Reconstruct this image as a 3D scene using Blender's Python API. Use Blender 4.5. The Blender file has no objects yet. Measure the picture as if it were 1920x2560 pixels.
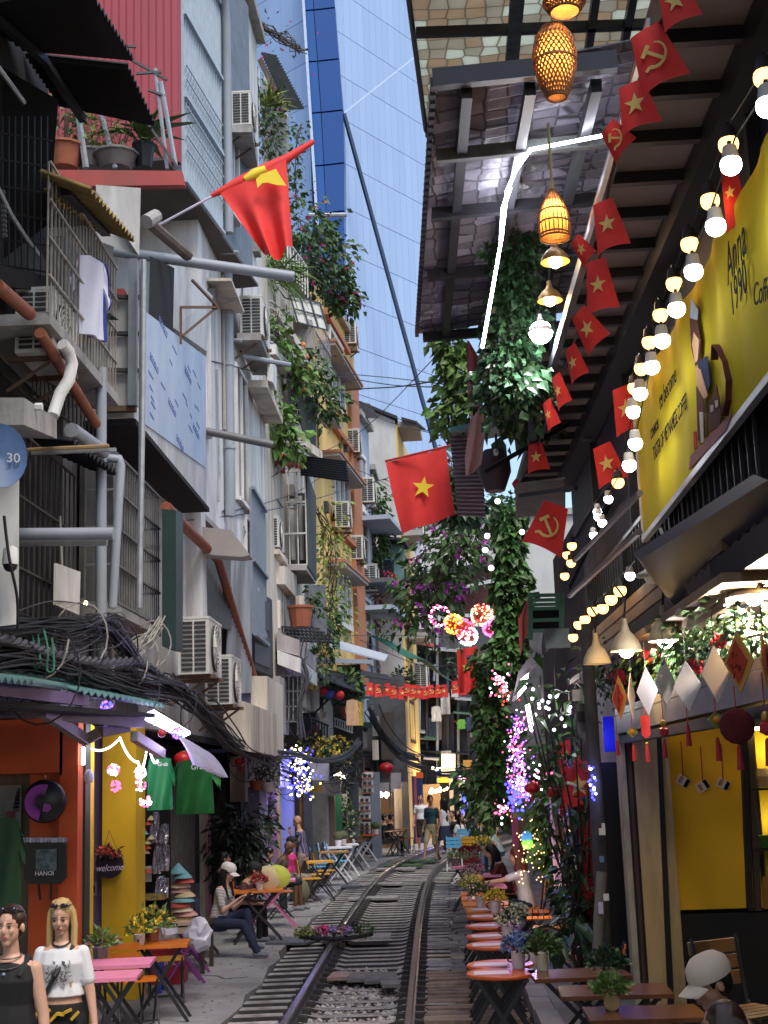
import bpy,bmesh,math,random
from mathutils import Vector as V,Matrix,Euler,noise
sc=bpy.context.scene
COL=sc.collection
# ---------------------------------------------------------------- camera, world, sun, exposure
FPX,CAMZ=3400.0,2.3
PITCH=math.atan(665/3400);YAW=math.atan(97*math.cos(PITCH)/3400);ROLL=-.035
cam=bpy.data.objects.new('camera',bpy.data.cameras.new('camera'));COL.objects.link(cam)
cam.data.sensor_fit='HORIZONTAL';cam.data.sensor_width=36;cam.data.lens=36*FPX/1920
cam.data.clip_start=.1;cam.data.clip_end=900
CM=Matrix.Rotation(YAW,3,'Z')@Matrix.Rotation(math.pi/2+PITCH,3,'X')@Matrix.Rotation(ROLL,3,'Z')
cam.matrix_world=Matrix.Translation((0,0,CAMZ))@CM.to_4x4()
sc.camera=cam
w=bpy.data.worlds.new('World');sc.world=w;w.use_nodes=True
nt=w.node_tree;nt.nodes.clear()
sky=nt.nodes.new('ShaderNodeTexSky');sky.sky_type='NISHITA';sky.sun_disc=False
SUN_EL,SUN_AZ=math.radians(58),math.radians(152)
sky.sun_elevation=SUN_EL;sky.sun_rotation=SUN_AZ
sky.air_density=1.0;sky.dust_density=2.0;sky.ozone_density=1.0
bg=nt.nodes.new('ShaderNodeBackground');bg.inputs[1].default_value=.15
wo=nt.nodes.new('ShaderNodeOutputWorld')
nt.links.new(sky.outputs[0],bg.inputs[0]);nt.links.new(bg.outputs[0],wo.inputs[0])
sl=bpy.data.lights.new('sun','SUN');sl.energy=1.4;sl.angle=math.radians(20);sl.color=(1,.95,.88)
so=bpy.data.objects.new('sun',sl);COL.objects.link(so)
sd=V((math.sin(SUN_AZ)*math.cos(SUN_EL),math.cos(SUN_AZ)*math.cos(SUN_EL),math.sin(SUN_EL)))
so.rotation_euler=sd.to_track_quat('Z','Y').to_euler()
sc.view_settings.view_transform='Standard';sc.view_settings.look='None'
sc.view_settings.gamma=1;sc.view_settings.use_curve_mapping=False
sc.view_settings.exposure=0.8
sc.render.engine='CYCLES'
sc.cycles.use_denoising=True;sc.cycles.max_bounces=6;sc.cycles.diffuse_bounces=3;sc.cycles.glossy_bounces=3
sc.cycles.sample_clamp_indirect=4
# ---------------------------------------------------------------- helpers
RD=random.Random(11)
def U(a,b):return RD.uniform(a,b)
def ray(px,py):return CM@V(((px-960)/FPX,-(py-1280)/FPX,-1))
C0=V((0,0,CAMZ))
def P(px,py,Y):d=ray(px,py);return C0+d*(Y/d.y)
def PX(px,py,X):d=ray(px,py);return C0+d*(X/d.x)
def PZ(px,py,Z=0.):d=ray(px,py);return C0+d*((Z-CAMZ)/d.z)
def lerp(a,b,t):return a+(b-a)*t
def poly(pts,y):
    for(a,b),(c,d)in zip(pts,pts[1:]):
        if y<=c or(c,d)==pts[-1]:return b+(d-b)*(y-a)/(c-a)
TRK=[(4,-.89),(22,-.88),(28,-.82),(32.7,-.68),(36,-.43),(38.5,-.17),(42.5,.33),(46,1.0),(52,2.5),(60,5.2),(80,13)]
def trk(y):return sum(poly(TRK,y+k)for k in(-1.5,-.75,0,.75,1.5))/5
ORG={}
class M:
    """collects shapes, builds one mesh object"""
    def __init__(s):s.v=[];s.f=[];s.mi=[];s.cur=0
    def raw(s,vs,fs):
        k=len(s.v);s.v+=[V(x)for x in vs]
        for f in fs:s.f.append([i+k for i in f]);s.mi.append(s.cur)
        return s
    def hexa(s,p):
        return s.raw(p,[(3,2,1,0),(4,5,6,7),(0,1,5,4),(1,2,6,5),(2,3,7,6),(3,0,4,7)])
    def box(s,x0,x1,y0,y1,z0,z1):
        return s.hexa([(x0,y0,z0),(x1,y0,z0),(x1,y1,z0),(x0,y1,z0),(x0,y0,z1),(x1,y0,z1),(x1,y1,z1),(x0,y1,z1)])
    def cbox(s,c,sx,sy,sz):return s.box(c[0]-sx/2,c[0]+sx/2,c[1]-sy/2,c[1]+sy/2,c[2]-sz/2,c[2]+sz/2)
    def ebox(s,c,ux,uy,uz):
        c=V(c);ux=V(ux);uy=V(uy);uz=V(uz)
        return s.hexa([c-ux-uy-uz,c+ux-uy-uz,c+ux+uy-uz,c-ux+uy-uz,c-ux-uy+uz,c+ux-uy+uz,c+ux+uy+uz,c-ux+uy+uz])
    def bar(s,p,q,a=.03,b=None,up=(0,0,1)):
        p=V(p);q=V(q);d=q-p;b=b or a;u=V(up)
        if d.length<1e-6:return s
        x=d.cross(u)
        if x.length<1e-4:x=d.cross(V((1,0,0)))
        x.normalize();y=x.cross(d).normalized()
        return s.ebox((p+q)/2,x*a/2,d/2,y*b/2)
    def slab(s,pts,t):
        n=len(pts);t=V(t);a=[V(p)for p in pts]
        nr=(a[1]-a[0]).cross(a[2]-a[0])
        if nr.dot(t)<0:a=a[::-1]
        return s.raw(a+[p+t for p in a],[tuple(range(n))[::-1],tuple(range(n,2*n))]+[(i,(i+1)%n,n+(i+1)%n,n+i)for i in range(n)])
    def tube(s,pts,r=.02,n=6,cap=True):
        pts=[V(p)for p in pts];m=len(pts);k=len(s.v);u=None
        for i,p in enumerate(pts):
            d=(pts[min(i+1,m-1)]-pts[max(i-1,0)])
            if d.length<1e-7:d=V((0,0,1))
            d.normalize()
            if u is None:u=d.orthogonal().normalized()
            else:
                u=u-d*u.dot(d)
                u=u.normalized()if u.length>1e-5 else d.orthogonal().normalized()
            v=d.cross(u);rr=r[i]if isinstance(r,(list,tuple))else r
            for j in range(n):
                a=2*math.pi*j/n;s.v.append(p+(u*math.cos(a)+v*math.sin(a))*rr)
        for i in range(m-1):
            for j in range(n):
                s.f.append([k+i*n+j,k+i*n+(j+1)%n,k+(i+1)*n+(j+1)%n,k+(i+1)*n+j]);s.mi.append(s.cur)
        if cap:
            s.f.append([k+j for j in range(n)][::-1]);s.mi.append(s.cur)
            s.f.append([k+(m-1)*n+j for j in range(n)]);s.mi.append(s.cur)
        return s
    def lathe(s,prof,o=(0,0,0),n=12,sx=1,sy=1):
        o=V(o);k=len(s.v)
        for r,z in prof:
            for j in range(n):
                a=2*math.pi*j/n;s.v.append(o+V((r*math.cos(a)*sx,r*math.sin(a)*sy,z)))
        for i in range(len(prof)-1):
            for j in range(n):
                s.f.append([k+i*n+j,k+i*n+(j+1)%n,k+(i+1)*n+(j+1)%n,k+(i+1)*n+j]);s.mi.append(s.cur)
        if prof[0][0]>1e-4:s.f.append([k+j for j in range(n)][::-1]);s.mi.append(s.cur)
        if prof[-1][0]>1e-4:s.f.append([k+(len(prof)-1)*n+j for j in range(n)]);s.mi.append(s.cur)
        return s
    def ball(s,c,r,n=8,m=6,sc_=(1,1,1)):
        pr=[(max(1e-5,math.sin(math.pi*i/m))*r*sc_[0],-math.cos(math.pi*i/m)*r*sc_[2])for i in range(m+1)]
        return s.lathe(pr,c,n,1,sc_[1]/sc_[0])
    def grid(s,fn,nu,nv,t=None):
        k=len(s.v)
        for i in range(nu+1):
            for j in range(nv+1):s.v.append(V(fn(i/nu,j/nv)))
        F=[[k+i*(nv+1)+j,k+(i+1)*(nv+1)+j,k+(i+1)*(nv+1)+j+1,k+i*(nv+1)+j+1]for i in range(nu)for j in range(nv)]
        s.f+=F;s.mi+=[s.cur]*len(F)
        if t is not None:
            t=V(t);q=len(s.v)-k;s.v+=[p+t for p in s.v[k:k+q]]
            s.f+=[[i+q for i in f][::-1]for f in F];s.mi+=[s.cur]*len(F)
            ring=[i*(nv+1)for i in range(nu+1)]+[nu*(nv+1)+j for j in range(1,nv+1)]+[i*(nv+1)+nv for i in range(nu-1,-1,-1)]+[j for j in range(nv-1,0,-1)]
            for a,b in zip(ring,ring[1:]+ring[:1]):s.f.append([k+b,k+a,k+q+a,k+q+b]);s.mi.append(s.cur)
        return s
    def leaf(s,p,d,ln,wd,nrm=None,droop=.25):
        d=V(d).normalized();nrm=V(nrm)if nrm else V((U(-1,1),U(-1,1),U(.2,1)))
        x=d.cross(nrm)
        if x.length<1e-4:x=d.orthogonal()
        x.normalize();n2=x.cross(d);p=V(p)
        a=p+d*ln*.45+x*wd/2+n2*wd*.18;b=p+d*ln*.45-x*wd/2+n2*wd*.18;m_=p+d*ln*.5
        return s.raw([p,a,p+d*ln-n2*ln*droop,b,m_],[(0,1,4),(1,2,4),(0,4,3),(4,2,3)])
    def build(s,name,mat,par=None,smooth=False,local=False,kind=None,label=None):
        o0=V((0,0,0))if(local or par is None)else ORG.get(par.name,V((0,0,0)))
        me=bpy.data.meshes.new(name)
        me.from_pydata([tuple(p-o0)for p in s.v],[],s.f)
        mats=mat if isinstance(mat,(list,tuple))else[mat]
        for m_ in mats:me.materials.append(m_)
        if len(mats)>1:me.polygons.foreach_set('material_index',s.mi)
        if smooth:
            me.shade_smooth()
            if hasattr(me,'set_sharp_from_angle'):me.set_sharp_from_angle(angle=math.radians(50))
        me.update()
        o=bpy.data.objects.new(name,me);COL.objects.link(o)
        if par is not None:o.parent=par
        ORG[o.name]=o0
        if kind:o['kind']=kind
        if label:o['label']=label
        return o
def T(name,label,cat,loc=(0,0,0),group=None,rz=0.):
    o=bpy.data.objects.new(name,None);COL.objects.link(o);o.empty_display_size=.1
    o.location=loc;o.rotation_euler=(0,0,rz);ORG[o.name]=V(loc)
    return tag(o,label,cat,group)
def tag(o,label,cat,group=None):
    o['label']=label;o['category']=cat
    if group:o['group']=group
    return o
KIDS={}
def dup(root,loc=None,rz=None,label=None,group=None,scale=None):
    def cp(o,par):
        c=o.copy();COL.objects.link(c)
        if par is not None:c.parent=par
        for k in o.children:cp(k,c)
        return c
    r=cp(root,None)
    if loc is not None:r.location=loc
    if rz is not None:r.rotation_euler=(0,0,rz)
    if scale:r.scale=(scale,)*3
    if label:r['label']=label
    if group:r['group']=group
    return r
def part(name,src,par,loc=(0,0,0),rot=None,scale=None):
    o=bpy.data.objects.new(name,src.data if not isinstance(src,bpy.types.Mesh)else src);COL.objects.link(o);o.parent=par
    o.location=V(loc)-ORG.get(par.name,V((0,0,0)));ORG[o.name]=V(loc)
    if rot:o.rotation_euler=rot
    if scale:o.scale=scale
    return o
def struct(o):o['kind']='structure';return o
ORD='first second third fourth fifth sixth seventh eighth ninth tenth eleventh twelfth thirteenth fourteenth fifteenth sixteenth seventeenth eighteenth nineteenth twentieth twenty-first twenty-second twenty-third twenty-fourth'.split()
# ---------------------------------------------------------------- materials
MT={}
def mat(name,rgb,rough=.8,var=.12,scale=5.,streak=1.,metal=0.,bump=.0,dirt=None,dirtamt=.5,island=0.,spec=.5,trans=0.,orand=0.):
    if name in MT:return MT[name]
    m=bpy.data.materials.new(name);m.use_nodes=True;n=m.node_tree;b=n.nodes['Principled BSDF'];L=n.links
    b.inputs['Roughness'].default_value=rough;b.inputs['Metallic'].default_value=metal
    b.inputs['Specular IOR Level'].default_value=spec
    if trans:b.inputs['Transmission Weight'].default_value=trans
    tc=n.nodes.new('ShaderNodeTexCoord');mp=n.nodes.new('ShaderNodeMapping');mp.inputs['Scale'].default_value=(1,1,streak)
    L.new(tc.outputs['Object'],mp.inputs[0])
    nz=n.nodes.new('ShaderNodeTexNoise');nz.inputs['Scale'].default_value=scale;nz.inputs['Detail'].default_value=5;nz.inputs['Roughness'].default_value=.65
    L.new(mp.outputs[0],nz.inputs[0])
    cr=n.nodes.new('ShaderNodeValToRGB');cr.color_ramp.elements[0].position=.3;cr.color_ramp.elements[1].position=.7
    cr.color_ramp.elements[0].color=tuple(min(1,c*(1-var))for c in rgb)+(1,);cr.color_ramp.elements[1].color=tuple(min(1,c*(1+var))for c in rgb)+(1,)
    L.new(nz.outputs[0],cr.inputs[0]);out=cr.outputs[0]
    if dirt:
        n2=n.nodes.new('ShaderNodeTexNoise');n2.inputs['Scale'].default_value=scale*.6;n2.inputs['Detail'].default_value=6;n2.inputs['Roughness'].default_value=.7
        m2=n.nodes.new('ShaderNodeMapping');m2.inputs['Scale'].default_value=(1,1,min(streak*.5,.2));m2.inputs['Location'].default_value=(3,5,1)
        L.new(tc.outputs['Object'],m2.inputs[0]);L.new(m2.outputs[0],n2.inputs[0])
        c2=n.nodes.new('ShaderNodeValToRGB');c2.color_ramp.elements[0].position=.44;c2.color_ramp.elements[1].position=.66;c2.color_ramp.elements[1].color=(dirtamt,)*3+(1,)
        L.new(n2.outputs[0],c2.inputs[0])
        mx=n.nodes.new('ShaderNodeMix');mx.data_type='RGBA';L.new(c2.outputs[0],mx.inputs[0]);L.new(out,mx.inputs[6]);mx.inputs[7].default_value=tuple(dirt)+(1,);out=mx.outputs[2]
    if island:
        g=n.nodes.new('ShaderNodeNewGeometry');h=n.nodes.new('ShaderNodeHueSaturation')
        r1=n.nodes.new('ShaderNodeMapRange');r1.inputs[3].default_value=1-island;r1.inputs[4].default_value=1+island*1.3
        r2=n.nodes.new('ShaderNodeMapRange');r2.inputs[3].default_value=.5-island*.06;r2.inputs[4].default_value=.5+island*.03
        L.new(g.outputs['Random Per Island'],r1.inputs[0]);L.new(g.outputs['Random Per Island'],r2.inputs[0])
        L.new(r1.outputs[0],h.inputs['Value']);L.new(r2.outputs[0],h.inputs['Hue']);L.new(out,h.inputs['Color']);out=h.outputs[0]
    if orand:
        g=n.nodes.new('ShaderNodeObjectInfo');h=n.nodes.new('ShaderNodeHueSaturation');r1=n.nodes.new('ShaderNodeMapRange');r1.inputs[3].default_value=1-orand;r1.inputs[4].default_value=1+orand
        L.new(g.outputs['Random'],r1.inputs[0]);L.new(r1.outputs[0],h.inputs['Value']);L.new(out,h.inputs['Color']);out=h.outputs[0]
    L.new(out,b.inputs['Base Color'])
    if bump:
        bp=n.nodes.new('ShaderNodeBump');bp.inputs['Strength'].default_value=bump;bp.inputs['Distance'].default_value=.02
        n3=n.nodes.new('ShaderNodeTexNoise');n3.inputs['Scale'].default_value=scale*6;n3.inputs['Detail'].default_value=4
        L.new(mp.outputs[0],n3.inputs[0]);L.new(n3.outputs[0],bp.inputs['Height']);L.new(bp.outputs[0],b.inputs['Normal'])
    MT[name]=m;return m
def emit(name,rgb,st):
    if name in MT:return MT[name]
    m=bpy.data.materials.new(name);m.use_nodes=True;n=m.node_tree;n.nodes.clear()
    e=n.nodes.new('ShaderNodeEmission');e.inputs[0].default_value=tuple(rgb)+(1,);e.inputs[1].default_value=st
    o=n.nodes.new('ShaderNodeOutputMaterial');n.links.new(e.outputs[0],o.inputs[0]);MT[name]=m;return m
def lamp(name,loc,rgb,watts,r=.05,par=None):
    l=bpy.data.lights.new(name,'POINT');l.energy=watts;l.color=rgb;l.shadow_soft_size=r
    o=bpy.data.objects.new(name,l);COL.objects.link(o);o.location=loc
    if par is not None:o.parent=par;o.location=V(loc)-ORG.get(par.name,V((0,0,0)))
    return o
def text(txt,size,m,par,origin,xdir,ydir,name='lettering',ext=.002,shear=0.,align='CENTER',sx=1.):
    c=bpy.data.curves.new(name,'FONT');c.body=txt;c.size=size;c.extrude=ext;c.align_x=align;c.align_y='CENTER';c.shear=shear;c.resolution_u=3
    tmp=bpy.data.objects.new(name,c);me=bpy.data.meshes.new_from_object(tmp);bpy.data.objects.remove(tmp);bpy.data.curves.remove(c);me.name=name;me.materials.clear();me.materials.append(m);o=bpy.data.objects.new(name,me);COL.objects.link(o);o.parent=par
    x=V(xdir).normalized();y=V(ydir);y=(y-x*y.dot(x)).normalized();z=x.cross(y)
    mt=Matrix((x*sx,y,z)).transposed().to_4x4();mt.translation=V(origin)-ORG.get(par.name,V((0,0,0)))
    o.matrix_local=mt;return o
def star_pts(c,r,x,y,rot=0):
    return[V(c)+V(x)*math.sin(rot+math.pi*k/5)*(r if k%2==0 else r*.4)+V(y)*math.cos(rot+math.pi*k/5)*(r if k%2==0 else r*.4)for k in range(10)]
black=mat('black_metal',(.012,.012,.014),.5,.2)
dkgrey=mat('dark_grey_paint',(.045,.047,.052),.6,.25,4)
steel=mat('galvanised_steel',(.33,.35,.37),.45,.2,8,metal=.3)
greypipe=mat('grey_plastic_pipe',(.28,.31,.35),.5,.12,3,.3)
rust=mat('rusty_orange_pipe',(.24,.07,.03),.65,.3,9,.4)
white=mat('white_paint',(.70,.70,.68),.6,.1,4,.4,dirt=(.30,.27,.22),dirtamt=.6)
concrete=mat('concrete',(.34,.33,.31),.9,.2,4,bump=.3,dirt=(.16,.15,.14),dirtamt=.6)
wood_dk=mat('dark_wood',(.05,.028,.018),.6,.3,8)
redflag=mat('red_flag_cloth',(.72,.035,.028),.75,.08,6)
yellowstar=mat('yellow_star_cloth',(.85,.62,.03),.7,.05)
# ---------------------------------------------------------------- the ground and the railway
m_walk=mat('worn_concrete_walkway',(.28,.27,.268),.9,.16,1.6,bump=.3,dirt=(.15,.14,.135),dirtamt=.75)
m_earth=mat('dark_ballast_earth',(.055,.05,.047),.95,.4,9,bump=.6)
m_sleeper=mat('concrete_sleeper',(.40,.38,.355),.9,.22,7,bump=.4,dirt=(.12,.10,.085),dirtamt=.7,orand=.2)
m_rail=mat('rail_steel',(.24,.23,.25),.3,.35,14,metal=.9,dirt=(.12,.05,.025),dirtamt=.7)
m_stone=mat('ballast_stone',(.40,.37,.34),.9,.25,9,island=.5)
g=M();g.grid(lambda u,v:(lerp(-150,150,u),lerp(-20,420,v),-.16),6,6);struct(g.build('ground',m_earth))
ys=[3+.75*k for k in range(105)]
def walk_edge(y):return trk(y)-1.27
def sheet(name,left,right,z,zb,m_,ys=ys):
    s=M()
    for a,b in zip(ys,ys[1:]):
        s.hexa([(left(a),a,zb),(right(a),a,zb),(right(b),b,zb),(left(b),b,zb),(left(a),a,z),(right(a),a,z),(right(b),b,z),(left(b),b,z)])
    return struct(s.build(name,m_))
sheet('walkway_left',lambda y:trk(y)-7.5,lambda y:walk_edge(y)+.05*math.sin(y*3.1)+.04*math.sin(y*7.7),.0,-.15,m_walk)
sheet('track_bed',lambda y:trk(y)-1.4,lambda y:trk(y)+1.9,-.135,-.158,m_earth)
kerb_m=mat('pale_kerb_concrete',(.33,.30,.31),.85,.15,5,bump=.3)
ysr=[3+.5*k for k in range(46)]
sheet('platform_right',lambda y:trk(y)+1.98,lambda y:trk(y)+9,.07,-.15,m_walk,[3+.75*k for k in range(80)])
kb=M()
kerb=struct(M().box(0,.01,0,.01,-.15,-.14).build('kerb',kerb_m))
kblk=None
for k in range(30):
    y=5+k*.82
    if kblk is None:
        kblk=M().box(-.1,.1,-.4,.4,-.15,.1).build('kerb_stone',kerb_m,kerb,local=True);kblk.location=(trk(y)+1.87,y,0)
    else:part('kerb_stone',kblk,kerb,(trk(y)+1.87+U(-.01,.01),y,U(-.01,.005)))
track=struct(M().box(0,.01,30,30.01,-.155,-.15).build('railway_track',m_earth))
GA=.575
def sleeper_mesh():
    s=M();prof=[(-1.22,-.02),(-.62,-.015),(-.5,-.01),(-.34,-.045),(.34,-.045),(.5,-.01),(.62,-.015),(1.03,-.02)]
    for(xa,za),(xb,zb)in zip(prof,prof[1:]):
        k=len(s.mi)
        s.hexa([(xa,-.12,-.15),(xb,-.12,-.15),(xb,.12,-.15),(xa,.12,-.15),(xa,-.1,za),(xb,-.1,zb),(xb,.1,zb),(xa,.1,za)])
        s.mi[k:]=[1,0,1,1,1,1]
    return s
def heading(y):return math.atan2(trk(y+.5)-trk(y-.5),1)
sm=None;y=8.0;k=0
skip=[]
while y<52:
    lift=.0
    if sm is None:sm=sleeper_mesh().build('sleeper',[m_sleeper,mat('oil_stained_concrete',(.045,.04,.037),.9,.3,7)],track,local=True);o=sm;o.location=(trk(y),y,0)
    else:o=part('sleeper',sm,track,(trk(y)+U(-.015,.015),y,U(-.008,.004)))
    o.rotation_euler=(0,0,-heading(y)+U(-.012,.012))
    y+=.43
rp=[(-.035,.12),(-.035,.085),(-.012,.075),(-.012,0),(-.06,-.01),(-.06,-.02),(.06,-.02),(.06,-.01),(.012,0),(.012,.075),(.035,.085),(.035,.12),(.025,.128),(-.025,.128)]
for sd_ in(-1,1):
    s=M();yy=[6+.6*i for i in range(88)];n=len(rp)
    vs=[(trk(y_)+sd_*GA*math.cos(heading(y_))+x,y_-sd_*GA*math.sin(heading(y_)),z)for y_ in yy for x,z in rp]
    s.raw(vs,[(i*n+j,i*n+(j+1)%n,(i+1)*n+(j+1)%n,(i+1)*n+j)for i in range(len(yy)-1)for j in range(n)])
    s.raw(vs[:n],[tuple(range(n))[::-1]]);s.build('rail',m_rail,track)
cl=M().box(-.045,.045,-.05,.05,-.02,.035).build('rail_clip',mat('rusty_clip',(.035,.03,.028),.8,.3),track,local=True)
first=True;y=8.0
while y<31:
    for sd_ in(-1,1):
        for q in(-.095,.095):
            loc=(trk(y)+sd_*GA+q,y,0)
            if first:cl.location=loc;first=False
            else:part('rail_clip',cl,track,loc)
    y+=.43
st=M()
def stone(x,y,z,r):
    a=U(0,6.3);vs=[]
    for j in range(4):t=a+j*math.pi/2+U(-.4,.4);q=r*U(.7,1.3);vs.append((x+math.cos(t)*q,y+math.sin(t)*q,z+U(-.2,.2)*r))
    st.raw([(x,y,z-r*.6)]+vs+[(x+U(-.3,.3)*r,y+U(-.3,.3)*r,z+r*U(.5,.9))],[(0,2,1),(0,3,2),(0,4,3),(0,1,4),(5,1,2),(5,2,3),(5,3,4),(5,4,1)])
for _ in range(15000):
    y=9+28*U(0,1)**1.7;t=U(0,1)
    if t<.5:x=trk(y)+U(-.5,.5)
    elif t<.93:x=trk(y)+U(.62,1.78)
    else:x=trk(y)-U(.64,.75)
    near=abs((y-8.0)/.43%1-.5)<.28
    if not near and t<.93 and U(0,1)<(.5 if y<18 else .98)and x<trk(y)+1.05:continue
    z=(-.06 if y<18 else-.11)if x<trk(y)+1.05 else-.08
    stone(x,y,z,U(.016,.042))
bs=st.build('ballast',m_stone);bs['kind']='stuff'
m_slab=mat('grey_paving_stone',(.26,.245,.235),.85,.25,5,bump=.5,dirt=(.1,.1,.1),dirtamt=.6,orand=.3)
m_slabd=mat('dark_wet_paving',(.085,.09,.095),.6,.25,5,bump=.4)
m_plank=mat('weathered_plank',(.3,.22,.16),.85,.3,6,bump=.4,dirt=(.1,.08,.06),dirtamt=.6,orand=.3)
pav=struct(M().box(.5,.51,20,20.01,-.155,-.15).build('trackside_paving',m_slab))
pi=0
y=13.4
while y<31:
    x=trk(y)+.72;big=U(.28,.5)
    while x<trk(y)+1.74:
        w_=U(.25,.55)if y>17 else 1.02
        d_=big if y>17 else U(.14,.24)
        mm=m_plank if y<17 else(m_slab if(y<20.5 or U(0,1)<.3)else m_slabd)
        z=U(-.045,-.01)+(.02 if y<17 else 0)
        j=[U(-.025,.025)for _ in range(8)]
        x1=min(x+w_,trk(y)+1.78)
        s=M().hexa([(x+j[0],y+j[1],-.13),(x1+j[2],y+j[3],-.13),(x1+j[4],y+d_+j[5],-.13),(x+j[6],y+d_+j[7],-.13),(x+.01+j[0],y+.01+j[1],z+U(-.01,.01)),(x1-.01+j[2],y+.01+j[3],z+U(-.01,.01)),(x1-.01+j[4],y+d_-.01+j[5],z+U(-.01,.01)),(x+.01+j[6],y+d_-.01+j[7],z+U(-.01,.01))])
        s.build('wooden_board' if y<17 else 'paving_slab',mm,pav)
        x=x1+U(.015,.03)
    y+=(big if y>17 else .22)+.03
def board(px0,py0,w_,l_,rz,m_,nm,z=.0,tilt=0.):
    c=PZ(px0,py0,z);o=M().box(-w_/2,w_/2,-l_/2,l_/2,-.018,.018).build(nm,m_,pav,local=True)
    o.location=V(c)-ORG[pav.name];o.rotation_euler=(tilt,0,rz);return o
m_pinkslab=mat('pinkish_paving',(.36,.26,.22),.85,.2,5,bump=.3)
for i,(px,py,ww)in enumerate([(850,2440,.23),(893,2442,.2),(935,2444,.22),(972,2446,.2)]):
    board(px,py,ww,.62,.05*(i-1),m_pinkslab if i in(0,)else m_slab,'loose_slab',.03,.03*(i-1))
board(975,2460,.2,.5,.1,m_slab,'loose_slab',.05,-.05)
board(735,2352,.62,.72,-.25,mat('grey_rubber_mat',(.1,.11,.12),.7,.2),'rubber_mat',.018,0)
board(880,2215,.4,.55,-.1,mat('grey_rubber_mat',(.1,.11,.12)),'rubber_mat',.018,0)
m_green=mat('green_plate',(.05,.13,.045),.6,.3)
for(px,py)in[(1010,2163),(1045,2152),(990,2172)]:board(px,py,1.0,.55,-heading(38),m_green if px!=990 else m_slab,'crossing_plate',.035)
for(px,py)in[(952,2210),(935,2245)]:board(px,py,.95,.5,-.05,m_sleeper,'crossing_plate',.02)
board(890,2342,1.0,.55,0,m_sleeper,'crossing_plate',.08)
cj=M()
for pts in([(495,2437),(545,2440),(560,2447),(620,2442)],[(700,2290),(770,2292),(845,2280)],[(720,2277),(790,2264),(860,2258)],[(560,2390),(560,2391)]):
    q=[PZ(a,b,.0015)for a,b in pts]
    for a,b in zip(q,q[1:]):cj.bar(a,b,.03,.003)
jo=cj.build('joint_line',mat('crack_dirt',(.05,.048,.045),1));jo['kind']='structure'
# ---------------------------------------------------------------- building helpers
class Wall:
    """a vertical facade line from a to b (plan), normal towards the street"""
    def __init__(s,a,b,flip=False):
        s.a=V((a[0],a[1],0));s.b=V((b[0],b[1],0));s.t=(s.b-s.a).normalized();s.n=V((s.t.y,-s.t.x,0));s.L=(s.b-s.a).length
        if flip:s.n=-s.n
    def pt(s,u,z,o=0):return s.a+s.t*u+s.n*o+V((0,0,z))
    def uv(s,px,py,o=0):
        d=ray(px,py);q=s.a+s.n*o;k=(q-C0).dot(s.n)/d.dot(s.n);p=C0+d*k
        return(p-s.a).dot(s.t),p.z
    def box(s,m,u0,u1,z0,z1,o0,o1):
        return m.hexa([s.pt(u0,z0,o0),s.pt(u0,z0,o1),s.pt(u1,z0,o1),s.pt(u1,z0,o0),s.pt(u0,z1,o0),s.pt(u0,z1,o1),s.pt(u1,z1,o1),s.pt(u1,z1,o0)])
def house(name,label,wl,z0,z1,m_,depth=6,cat='building',group='tall narrow houses along the left side',roof=True):
    h=T(name,label,cat,wl.pt(0,0));h['_']=0;del h['_']
    if group:h['group']=group
    s=M();wl.box(s,0,wl.L,z0,z1,-depth,0);s.build('wall',m_,h)
    if roof:r=M();wl.box(r,-.05,wl.L+.05,z1,z1+.18,-depth-.05,.18);r.build('roof',concrete,h)
    return h
glass_dk=mat('dark_window_glass',(.02,.025,.03),.12,.2,2)
glass_blue=mat('blue_window_glass',(.03,.09,.2),.1,.2,2)
glass_pale=mat('pale_window_glass',(.3,.36,.4),.15,.15,2)
def window(h,wl,u0,u1,z0,z1,fm=white,pm=glass_dk,nx=2,nz=1,fr=.07,o=.0,out=.06):
    m=M()
    wl.box(m,u0-fr,u0,z0-fr,z1+fr,o-.1,o+out);wl.box(m,u1,u1+fr,z0-fr,z1+fr,o-.1,o+out)
    wl.box(m,u0,u1,z1,z1+fr,o-.1,o+out);wl.box(m,u0,u1,z0-fr,z0,o-.1,o+out+.03)
    for i in range(1,nx):c=lerp(u0,u1,i/nx);wl.box(m,c-fr*.4,c+fr*.4,z0,z1,o+.004,o+out-.01)
    for i in range(1,nz):c=lerp(z0,z1,i/nz);wl.box(m,u0,u1,c-fr*.3,c+fr*.3,o+.002,o+out-.015)
    f=m.build('window',fm,h)
    for i in range(nx):
        g=M();wl.box(g,lerp(u0,u1,i/nx)+.01,lerp(u0,u1,(i+1)/nx)-.01,z0,z1,o-.05,o+.012);g.build('pane',pm,f)
    return f
def grille(h,wl,u0,u1,z0,z1,o,m_,du=.13,dz=.6,r=.012,ends=True,o0=0.,name='window_grille',top=True):
    m=M();n=max(2,int((u1-u0)/du));nz=max(1,int((z1-z0)/dz))
    for i in range(n+1):u=lerp(u0,u1,i/n);m.bar(wl.pt(u,z0,o),wl.pt(u,z1,o),r)
    for i in range(nz+1):z=lerp(z0,z1,i/nz);m.bar(wl.pt(u0,z,o+r),wl.pt(u1,z,o+r),r*1.5)
    if ends and o-o0>.15:
        for u in(u0,u1):
            k=max(2,int((o-o0)/du))
            for i in range(k):q=lerp(o0,o,i/k);m.bar(wl.pt(u,z0,q),wl.pt(u,z1,q),r)
            for i in range(nz+1):z=lerp(z0,z1,i/nz);m.bar(wl.pt(u,z,o0),wl.pt(u,z,o),r*1.5)
        if top:
            for z in(z0,z1):
                for i in range(n+1):u=lerp(u0,u1,i/n);m.bar(wl.pt(u,z,o0),wl.pt(u,z,o),r)
    return m.build(name,m_,h)
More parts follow.
